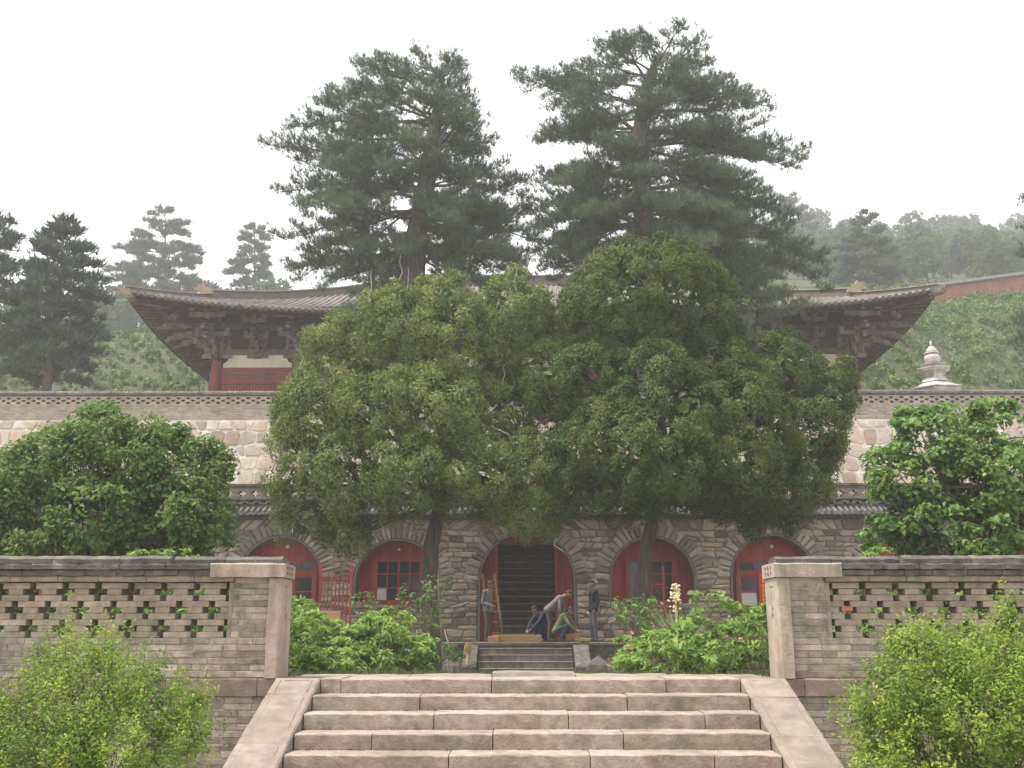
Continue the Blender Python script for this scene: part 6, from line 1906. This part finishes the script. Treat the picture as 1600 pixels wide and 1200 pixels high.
# ================================================================== PEOPLE
surf('skin', [(0.26, 0.14, 0.09), (0.31, 0.18, 0.12)], scale=6, rough=0.6, rnd=0.0, bump=0)
surf('hair', [(0.012, 0.011, 0.011), (0.025, 0.022, 0.02)], scale=20, rough=0.5, rnd=0.0, bump=0)
surf('cloth_grey', [(0.10, 0.105, 0.11), (0.15, 0.155, 0.16)], scale=7, rnd=0.0, bump=0.3, bscale=25)
surf('cloth_brown', [(0.06, 0.04, 0.03), (0.09, 0.06, 0.045)], scale=7, rnd=0.0, bump=0.3, bscale=25)
surf('cloth_lilac', [(0.14, 0.125, 0.13), (0.20, 0.18, 0.19)], scale=7, rnd=0.0, bump=0.3, bscale=25)
surf('cloth_maroon', [(0.075, 0.045, 0.04), (0.11, 0.065, 0.06)], scale=7, rnd=0.0, bump=0.3, bscale=25)
surf('cloth_navy', [(0.018, 0.024, 0.05), (0.035, 0.042, 0.08)], scale=7, rnd=0.0, bump=0.3, bscale=25)
surf('cloth_camo', [(0.05, 0.07, 0.03), (0.16, 0.19, 0.08), (0.08, 0.07, 0.04), (0.25, 0.26, 0.14)], scale=13, detail=2, rnd=0.0, bump=0.2)
surf('cloth_black', [(0.012, 0.013, 0.015), (0.022, 0.023, 0.026)], scale=7, rnd=0.0, bump=0.3, bscale=25)
surf('cloth_slate', [(0.07, 0.075, 0.09), (0.11, 0.115, 0.13)], scale=7, rnd=0.0, bump=0.3, bscale=25)
surf('shoe', [(0.02, 0.018, 0.016), (0.04, 0.035, 0.03)], scale=7, rnd=0.0, bump=0)
surf('shoe_pale', [(0.30, 0.30, 0.28), (0.4, 0.4, 0.38)], scale=7, rnd=0.0, bump=0)

def capsule(bm, a, b, ra, rb, n=10):
    a = Vector(a); b = Vector(b); d = (b - a)
    L = d.length
    if L < 1e-6: d = Vector((0, 0, 1)); L = 1e-6
    q = d.to_track_quat('Z', 'Y').to_matrix().to_4x4()
    rings = []
    for t, r in [(-math.sin(x) * ra, math.cos(x) * ra) for x in (1.2, 0.7, 0.25)] + [(L + math.sin(x) * rb, math.cos(x) * rb) for x in (0.25, 0.7, 1.2)]:
        rings.append([bm.verts.new(a + q @ Vector((r * math.cos(2 * math.pi * k / n), r * math.sin(2 * math.pi * k / n), t))) for k in range(n)])
    for r0, r1 in zip(rings[:-1], rings[1:]):
        for k in range(n): bm.faces.new((r0[k], r0[(k + 1) % n], r1[(k + 1) % n], r1[k]))
    bm.faces.new(rings[0][::-1]); bm.faces.new(rings[-1])

def ellip(bm, c, r, rot=None):
    M = Matrix.Translation(Vector(c)) @ (rot.to_matrix().to_4x4() if rot else Matrix.Identity(4)) @ Matrix.Diagonal((r[0], r[1], r[2], 1))
    bmesh.ops.create_icosphere(bm, subdivisions=2, radius=1.0, matrix=M)

def person(label, foot, J, top, trousers, shoes, yaw=0.0, cap=None):
    """J: joints in metres, x to the person's front, y to the left, z up; built as one closed surface"""
    root = empty('person', foot, label, 'person')
    cy, sy = math.cos(yaw), math.sin(yaw)
    W = lambda p: Vector((p[0] * cy - p[1] * sy, p[0] * sy + p[1] * cy, p[2]))
    K = {k: W(v) for k, v in J.items() if k != 'look'}
    bm = bmesh.new()
    regs = []                                   # (a, b, radius, material slot)
    def limb(a, b, ra, rb, slot):
        capsule(bm, a, b, ra, rb); regs.append((Vector(a), Vector(b), (ra + rb) / 2, slot))
    SK, TOP, TRO, SHO = 0, 1, 2, 3
    hipm = (K['hipL'] + K['hipR']) / 2; shm = (K['shL'] + K['shR']) / 2
    # trunk: pelvis, waist, chest as a loft of ellipsoid pairs
    side = (K['shL'] - K['shR']).normalized()
    for s in (-1, 1):
        limb(hipm + side * s * 0.075, (hipm + shm) / 2 + side * s * 0.065, 0.115, 0.105, TOP)
        limb((hipm + shm) / 2 + side * s * 0.065, shm + side * s * 0.09 - (shm - hipm).normalized() * 0.06, 0.105, 0.115, TOP)
    limb(K['shL'], K['shR'], 0.075, 0.075, TOP)
    for s in 'LR':
        limb(K['hip' + s], K['kn' + s], 0.098, 0.068, TRO); limb(K['kn' + s], K['an' + s], 0.068, 0.05, TRO)
        limb(K['an' + s] - Vector((0, 0, 0.03)), K['toe' + s], 0.045, 0.036, SHO)
        limb(K['sh' + s], K['el' + s], 0.062, 0.05, TOP); limb(K['el' + s], K['wr' + s], 0.05, 0.036, TOP)
        hd = (K['wr' + s] - K['el' + s]).normalized()
        lat = hd.cross(Vector((0.2, 0.1, 1))).normalized(); nn = lat.cross(hd)
        pm = K['wr' + s] + hd * 0.075
        for o in (-0.022, 0, 0.022): limb(K['wr' + s] + lat * o * 0.6, pm + lat * o, 0.02, 0.019, SK)
        for f, (o, l) in enumerate(((-0.033, 0.06), (-0.011, 0.075), (0.011, 0.07), (0.033, 0.052))):
            k1 = pm + lat * o + hd * l * 0.5 + nn * 0.008; k2 = k1 + hd * l * 0.4 + nn * 0.02
            limb(pm + lat * o, k1, 0.0105, 0.0100, SK); limb(k1, k2, 0.0100, 0.009, SK)
        tb = K['wr' + s] + hd * 0.03 - lat * 0.03
        limb(tb, tb + hd * 0.045 - lat * 0.028 + nn * 0.01, 0.0125, 0.0105, SK)
    head = K['head']; ax = (head - K['neck']).normalized()
    limb(shm, K['neck'] + ax * 0.02, 0.058, 0.052, SK)
    face = W((math.cos(J.get('look', (0,))[0]), math.sin(J.get('look', (0,))[0]), 0)); face = (face - ax * face.dot(ax)).normalized()
    sd = ax.cross(face).normalized()
    rot = Matrix((face, sd, ax)).transposed().to_quaternion()
    def H(f, s_, u): return head + face * f + sd * s_ + ax * u
    ellip(bm, H(0.0, 0, 0.02), (0.095, 0.076, 0.105), rot); ellip(bm, H(0.022, 0, -0.045), (0.07, 0.058, 0.07), rot); regs.append((H(0, 0, 0.05), H(0.02, 0, -0.08), 0.09, SK))
    ellip(bm, H(0.098, 0, -0.02), (0.02, 0.013, 0.025), rot); ellip(bm, H(0.086, 0, -0.062), (0.014, 0.026, 0.010), rot)
    for s in (-1, 1): ellip(bm, H(-0.005, s * 0.078, -0.01), (0.02, 0.010, 0.03), rot); ellip(bm, H(0.082, s * 0.03, 0.012), (0.014, 0.018, 0.009), rot)
    me = bpy.data.meshes.new('body'); bm.to_mesh(me); bm.free()
    tmp = bpy.data.objects.new('body_tmp', me); COL.objects.link(tmp)
    md = tmp.modifiers.new('r', 'REMESH'); md.mode = 'VOXEL'; md.voxel_size = 0.0125
    sm = tmp.modifiers.new('s', 'SMOOTH'); sm.iterations = 2; sm.factor = 0.5
    dg = bpy.context.evaluated_depsgraph_get()
    me2 = bpy.data.meshes.new_from_object(tmp.evaluated_get(dg))
    bpy.data.objects.remove(tmp)
    me2.name = 'body'
    me2.materials.clear()
    for mm in ('skin', top, trousers, shoes): me2.materials.append(MATS[mm])
    nf = len(me2.polygons)
    cen = np.empty(nf * 3); me2.polygons.foreach_get('center', cen); cen = cen.reshape(-1, 3)
    best = np.full(nf, 9.0); slot = np.zeros(nf, int)
    for (a, b, r, s) in regs:
        a = np.array(a); d = np.array(b) - a; L2 = d.dot(d) + 1e-9
        t = np.clip((cen - a) @ d / L2, 0, 1)
        ds = np.linalg.norm(cen - a - t[:, None] * d, axis=1) - r
        u = ds < best; best[u] = ds[u]; slot[u] = s
    # jacket hem: the pelvis below the hip joints belongs to the trousers
    me2.polygons.foreach_set('material_index', slot.astype(np.int32))
    me2.polygons.foreach_set('use_smooth', [True] * nf)
    body = bpy.data.objects.new('body', me2); COL.objects.link(body); body.parent = root
    hb = bmesh.new()
    ellip(hb, H(-0.024, 0, 0.045), (0.088, 0.084, 0.088), rot); ellip(hb, H(-0.045, 0, -0.02), (0.068, 0.078, 0.075), rot); ellip(hb, H(0.03, 0, 0.088), (0.06, 0.07, 0.034), rot)
    hm = bpy.data.meshes.new('hair'); hb.to_mesh(hm); hb.free(); hm.materials.append(MATS['hair']); hm.polygons.foreach_set('use_smooth', [True] * len(hm.polygons))
    ho = bpy.data.objects.new('hair', hm); COL.objects.link(ho); ho.parent = root
    return root

PYp = 29.45
def fp(px, Y=PYp):
    q = at(px, 1003, Y); return (q.x, Y, FLOOR + 0.004)
stand = dict(hipL=(0, 0.09, 0.90), hipR=(0, -0.09, 0.90), knL=(0.02, 0.10, 0.49), knR=(0.03, -0.10, 0.49), anL=(-0.03, 0.11, 0.08), anR=(0.0, -0.11, 0.08), toeL=(0.14, 0.13, 0.037), toeR=(0.17, -0.13, 0.037),
             shL=(-0.02, 0.17, 1.40), shR=(-0.02, -0.17, 1.40), elL=(-0.06, 0.22, 1.12), elR=(-0.05, -0.22, 1.12), wrL=(0.06, 0.21, 0.90), wrR=(0.06, -0.21, 0.90), neck=(0.0, 0, 1.47), head=(0.035, 0, 1.59))
a = dict(stand); a.update(head=(0.07, 0, 1.58), neck=(0.02, 0, 1.47), wrR=(0.16, -0.14, 1.02), elR=(-0.08, -0.2, 1.10), look=(0.2,), knL=(0.05, 0.1, 0.49))
person('person in grey jacket and brown trousers standing by the left gate post', fp(762), a, 'cloth_grey', 'cloth_brown', 'shoe', yaw=R_(-25))
a = dict(stand); a.update(look=(0.3,), wrL=(0.02, 0.17, 0.90), wrR=(0.05, -0.18, 0.90), head=(0.04, 0, 1.62), neck=(0, 0, 1.49))
person('person in black jacket and grey trousers standing right of the gateway', fp(928), a, 'cloth_black', 'cloth_slate', 'shoe', yaw=R_(200))
# bending forward, arms hanging down
bend = dict(hipL=(-0.10, 0.09, 0.90), hipR=(-0.10, -0.09, 0.90), knL=(0.0, 0.11, 0.49), knR=(-0.02, -0.11, 0.49), anL=(-0.03, 0.12, 0.08), anR=(-0.06, -0.12, 0.08), toeL=(0.14, 0.14, 0.037), toeR=(0.11, -0.14, 0.037),
            shL=(0.30, 0.17, 1.24), shR=(0.30, -0.17, 1.24), elL=(0.33, 0.19, 0.95), elR=(0.28, -0.19, 0.95), wrL=(0.34, 0.08, 0.74), wrR=(0.26, -0.10, 0.72), neck=(0.40, 0, 1.30), head=(0.51, 0, 1.345), look=(0.0,))
person('person in pale lilac shirt and dark trousers bending over in the gateway', fp(862), bend, 'cloth_lilac', 'cloth_maroon', 'shoe', yaw=R_(-12))
squat = dict(hipL=(-0.18, 0.10, 0.30), hipR=(-0.18, -0.10, 0.30), knL=(0.22, 0.16, 0.46), knR=(0.22, -0.16, 0.44), anL=(0.02, 0.15, 0.08), anR=(0.0, -0.15, 0.08), toeL=(0.19, 0.17, 0.037), toeR=(0.17, -0.17, 0.037),
             shL=(0.10, 0.16, 0.74), shR=(0.10, -0.16, 0.74), elL=(0.28, 0.20, 0.52), elR=(0.28, -0.20, 0.50), wrL=(0.42, 0.10, 0.36), wrR=(0.42, -0.10, 0.34), neck=(0.17, 0, 0.80), head=(0.26, 0, 0.87), look=(0.0,))
person('person in green camouflage shirt squatting at the right of the gateway', fp(878, 29.35), squat, 'cloth_camo', 'cloth_navy', 'shoe', yaw=R_(-20))
a = dict(squat); a.update(head=(0.24, 0, 0.90), shL=(0.06, 0.17, 0.78), shR=(0.06, -0.17, 0.78))
person('person in navy clothes squatting behind the bending one', fp(846, 29.75), a, 'cloth_navy', 'cloth_navy', 'shoe_pale', yaw=R_(215))

# ================================================================== WORK THINGS ON THE TERRACE
def plank(label, px0, px1, py0, py1, Y, th, mat='fresh_wood', tilt=0.0, name='wooden_beam'):
    a = at(px0, py1, Y); b = at(px1, py0, Y)
    m = MB(); L = abs(b.x - a.x); h = abs(b.z - a.z)
    me = block_mesh(L, th, h, 0.008, 0.003, 0, MATS[mat], name)
    o = link(name, me, None, ((a.x + b.x) / 2, Y, max(FLOOR + 0.006 + h / 2, (a.z + b.z) / 2)), rot=(0, tilt, 0.02))
    return props(o, label, 'timber')
plank('long fresh sawn beam lying across the gateway floor', 770, 846, 992, 1003, 29.2, 0.16)
plank('short fresh timber block at the left end of the beam', 763, 780, 995, 1004, 29.05, 0.12, name='timber_block')
plank('short fresh timber piece at the right of the squatting people', 884, 906, 990, 1002, 29.25, 0.14, name='timber_block')
# straw basket rim on the right cheek slab
p = at(912, 1001, 28.75)
q = MB(); q.lathe([(0.10, 0.0), (0.19, 0.02), (0.24, 0.10), (0.225, 0.10), (0.17, 0.03), (0.02, 0.02)], 18)
o = q.build('shallow_basket', MATS['straw'], None, loc=(p.x, 29.12, FLOOR + 0.006)); props(o, 'shallow straw basket on the terrace edge right of the steps', 'basket')
# ladder leaning against the left gate post
la, lb_ = at(787, 996, 29.6), at(772, 918, 30.25)
lad = empty('ladder', (la.x, 29.6, FLOOR), 'orange brown ladder leaning inside the left of the gateway', 'ladder')
off = Vector((-0.36, 0.06, 0))
r0 = Vector((la.x, 29.6, FLOOR + 0.02)); r1 = Vector((lb_.x, 30.3, 2.1))
for dd in (Vector((0, 0, 0)), off):
    q = MB(); q.beam(r0 + dd, r1 + dd, 0.055, 0.05); q.build('rail', MATS['rail_orange'], lad)
for i in range(6):
    c = r0 + (r1 - r0) * (0.12 + 0.155 * i)
    q = MB(); q.tube([c, c + off], 0.017, 6); q.build('rung', MATS['rail_orange'], lad)
# dried straw broom hung on the left cheek slab
p = at(732, 1006, 27.6)
br = empty('broom', (p.x, 27.55, p.z - 0.5), 'golden straw broom hung head down on the left cheek slab of the steps', 'broom')
q = MB(); g = np.random.default_rng(3)
for i in range(46):
    a = g.uniform(0, 6.28); s = g.uniform(0, 0.15)
    q.tube([(p.x + 0.02 * math.cos(a), 27.55 + 0.02 * math.sin(a), p.z - 0.30), (p.x + s * 0.8 * math.cos(a), 27.55 + s * 0.3 * math.sin(a), p.z - 0.12), (p.x + s * 0.6 * math.cos(a), 27.55 + s * 0.3 * math.sin(a), p.z + 0.05)], [0.008, 0.01, 0.004], 4)
q.build('bristles', MATS['straw'], br)
q = MB(); q.tube([(p.x, 27.55, p.z - 0.26), (p.x - 0.04, 27.5, p.z - 0.52)], [0.028, 0.022], 8); q.build('handle', MATS['straw'], br)
# dark stick leaning on the terrace wall
p = at(700, 985, 29.0)
m = MB(); m.tube([(p.x, 29.0, FLOOR), (p.x - 0.14, 29.5, FLOOR + 0.35)], 0.014, 6)
props(m.build('stick', MATS['pole_wood'], None), 'thin stick leaning on the pier left of the gateway', 'stick')
# wooden pole beside the left trunk
m = MB(); m.tube([at(688, 1012, 26.5), at(684, 960, 26.5), at(686, 900, 26.5), at(682, 860, 26.5), at(684, 800, 26.5)], [0.055, 0.052, 0.048, 0.045, 0.04], 8)
o = m.build('wooden_pole', MATS['pole_wood'], None, smooth=True); props(o, 'pale bare wooden pole standing right beside the left tree trunk', 'pole')
pz = at(688, 1012, 26.5)
m2 = MB(); m2.tube([(pz.x, 26.5, court_z(pz.x, 26.5) - 0.1), (pz.x, 26.5, pz.z + 0.02)], [0.06, 0.056], 8); m2.build('pole_foot', MATS['pole_wood'], o)
# red picket railing before the left pier
ra, rb_ = at(500, 957, 29.3), at(548, 957, 29.3)
gate = empty('picket_railing', ((ra.x + rb_.x) / 2, 29.3, FLOOR), 'red painted picket railing between left door and window', 'railing')
zt, zb0 = at(500, 897, 29.3).z, FLOOR + 0.02
for i, px in enumerate(np.linspace(500, 548, 9)):
    x = at(px, 930, 29.3).x
    thick = i in (0, 8)
    q = MB(); q.box(x - (0.035 if thick else 0.018), x + (0.035 if thick else 0.018), 29.27, 29.31, zb0, zt + (0.28 if thick else 0.0) - 0.02 * (i % 2)); q.build('post' if thick else 'picket', MATS['red_paint'], gate)
for z in (zt - 0.18, zb0 + 0.2):
    q = MB(); q.box(ra.x, rb_.x, 29.312, 29.35, z - 0.03, z + 0.03); q.build('rail', MATS['red_paint'], gate)
# tan board leaning below it
a, b = at(474, 976, 28.4), at(532, 955, 28.4)
me = block_mesh(b.x - a.x, 0.04, b.z - a.z, 0.004, 0.001, 0, MATS['tan_board'], 'leaning_board')
ob = link('leaning_board', me, None, ((a.x + b.x) / 2, 28.4, (a.z + b.z) / 2)); props(ob, 'plain tan board standing behind the left peonies', 'board')
for x in (a.x + 0.1, b.x - 0.1):
    m = MB(); m.box(x - 0.03, x + 0.03, 28.43, 28.48, court_z(x, 28.4), a.z + 0.02); m.build('leg', MATS['pole_wood'], ob)
# low red rails under the windows
def low_rail(label, posts, rails, Y):
    p = at(posts[0][0], posts[0][2], Y)
    root = empty('low_railing', (p.x, Y, FLOOR), label, 'railing')
    for (px, y0, y1) in posts:
        a, b = at(px, y0, Y), at(px, y1, Y)
        q = MB(); q.box(a.x - 0.03, a.x + 0.03, Y - 0.02, Y + 0.02, FLOOR, a.z); q.build('post', MATS['red_paint'], root)
    for (x0, x1, y) in rails:
        a, b = at(x0, y, Y), at(x1, y, Y)
        q = MB(); q.beam(a + Vector((0, 0.04, 0)), b + Vector((0, 0.04, 0)), 0.035, 0.05); q.build('rail', MATS['red_paint'], root)
low_rail('low red railing under the left arched window', [(584, 940, 975), (608, 938, 975), (635, 940, 975)], [(565, 645, 955), (565, 645, 968)], 29.4)
low_rail('tall red post with rails before the right arched window', [(1036, 885, 975), (1013, 912, 975)], [(1008, 1040, 913), (1012, 1040, 950)], 29.4)
# loose white cable hanging from the gateway arch
m = MB(); m.tube([at(871, 818, CY - 0.12), at(868, 836, CY - 0.13), at(866, 853, CY - 0.12), at(872, 856, CY - 0.1), at(880, 862, CY - 0.09)], 0.012, 5)
props(m.build('cable', MATS['cable_white'], None), 'loose white cable hanging at the right of the gateway arch', 'cable')
m = MB(); m.tube([at(457, 812, CY - 0.14), at(457, 838, CY - 0.14)], 0.014, 5)
props(m.build('drain_pipe', MATS['cable_white'], None), 'short white pipe above the left arched door', 'pipe')
# rocks beside the terrace steps
for i, (px, py, r, lb) in enumerate(((706, 1030, 0.30, 'grey boulder below the magenta flowers left of the steps'), (690, 1036, 0.22, 'small grey rock at the foot of the left pole'), (935, 1030, 0.30, 'dark rock right of the terrace steps'), (948, 1036, 0.22, 'smaller dark rock by the pink peonies'))):
    Y = 26.6 if px < 800 else 27.0
    p = at(px, py, Y); g = np.random.default_rng(40 + i)
    bm = bmesh.new(); bmesh.ops.create_icosphere(bm, subdivisions=2, radius=1.0)
    for v in bm.verts: v.co = Vector((v.co.x * r * 1.1, v.co.y * r, v.co.z * r * 1.2)) * (1 + g.uniform(-0.16, 0.16))
    me = bpy.data.meshes.new('rock'); bm.to_mesh(me); bm.free(); me.materials.append(MATS['terrace_stone'])
    props(link('rock', me, None, (p.x, Y, court_z(p.x, Y) + r * 0.75)), lb, 'rock')
# ================================================================== HAZE
hz, ht, hN, hL = _mat('haze')
ho_ = hN('ShaderNodeOutputMaterial'); pv = hN('ShaderNodeVolumePrincipled')
pv.inputs['Color'].default_value = (0.96, 0.97, 1.0, 1)
pv.inputs['Density'].default_value = 0.0012
pv.inputs['Anisotropy'].default_value = 0.1
hL(pv.outputs[0], ho_.inputs['Volume'])
m = MB(); m.box(-165, 165, -22, 325, LOW - 1.0, 118.0)
props(m.build('haze', hz, None), kind='stuff')
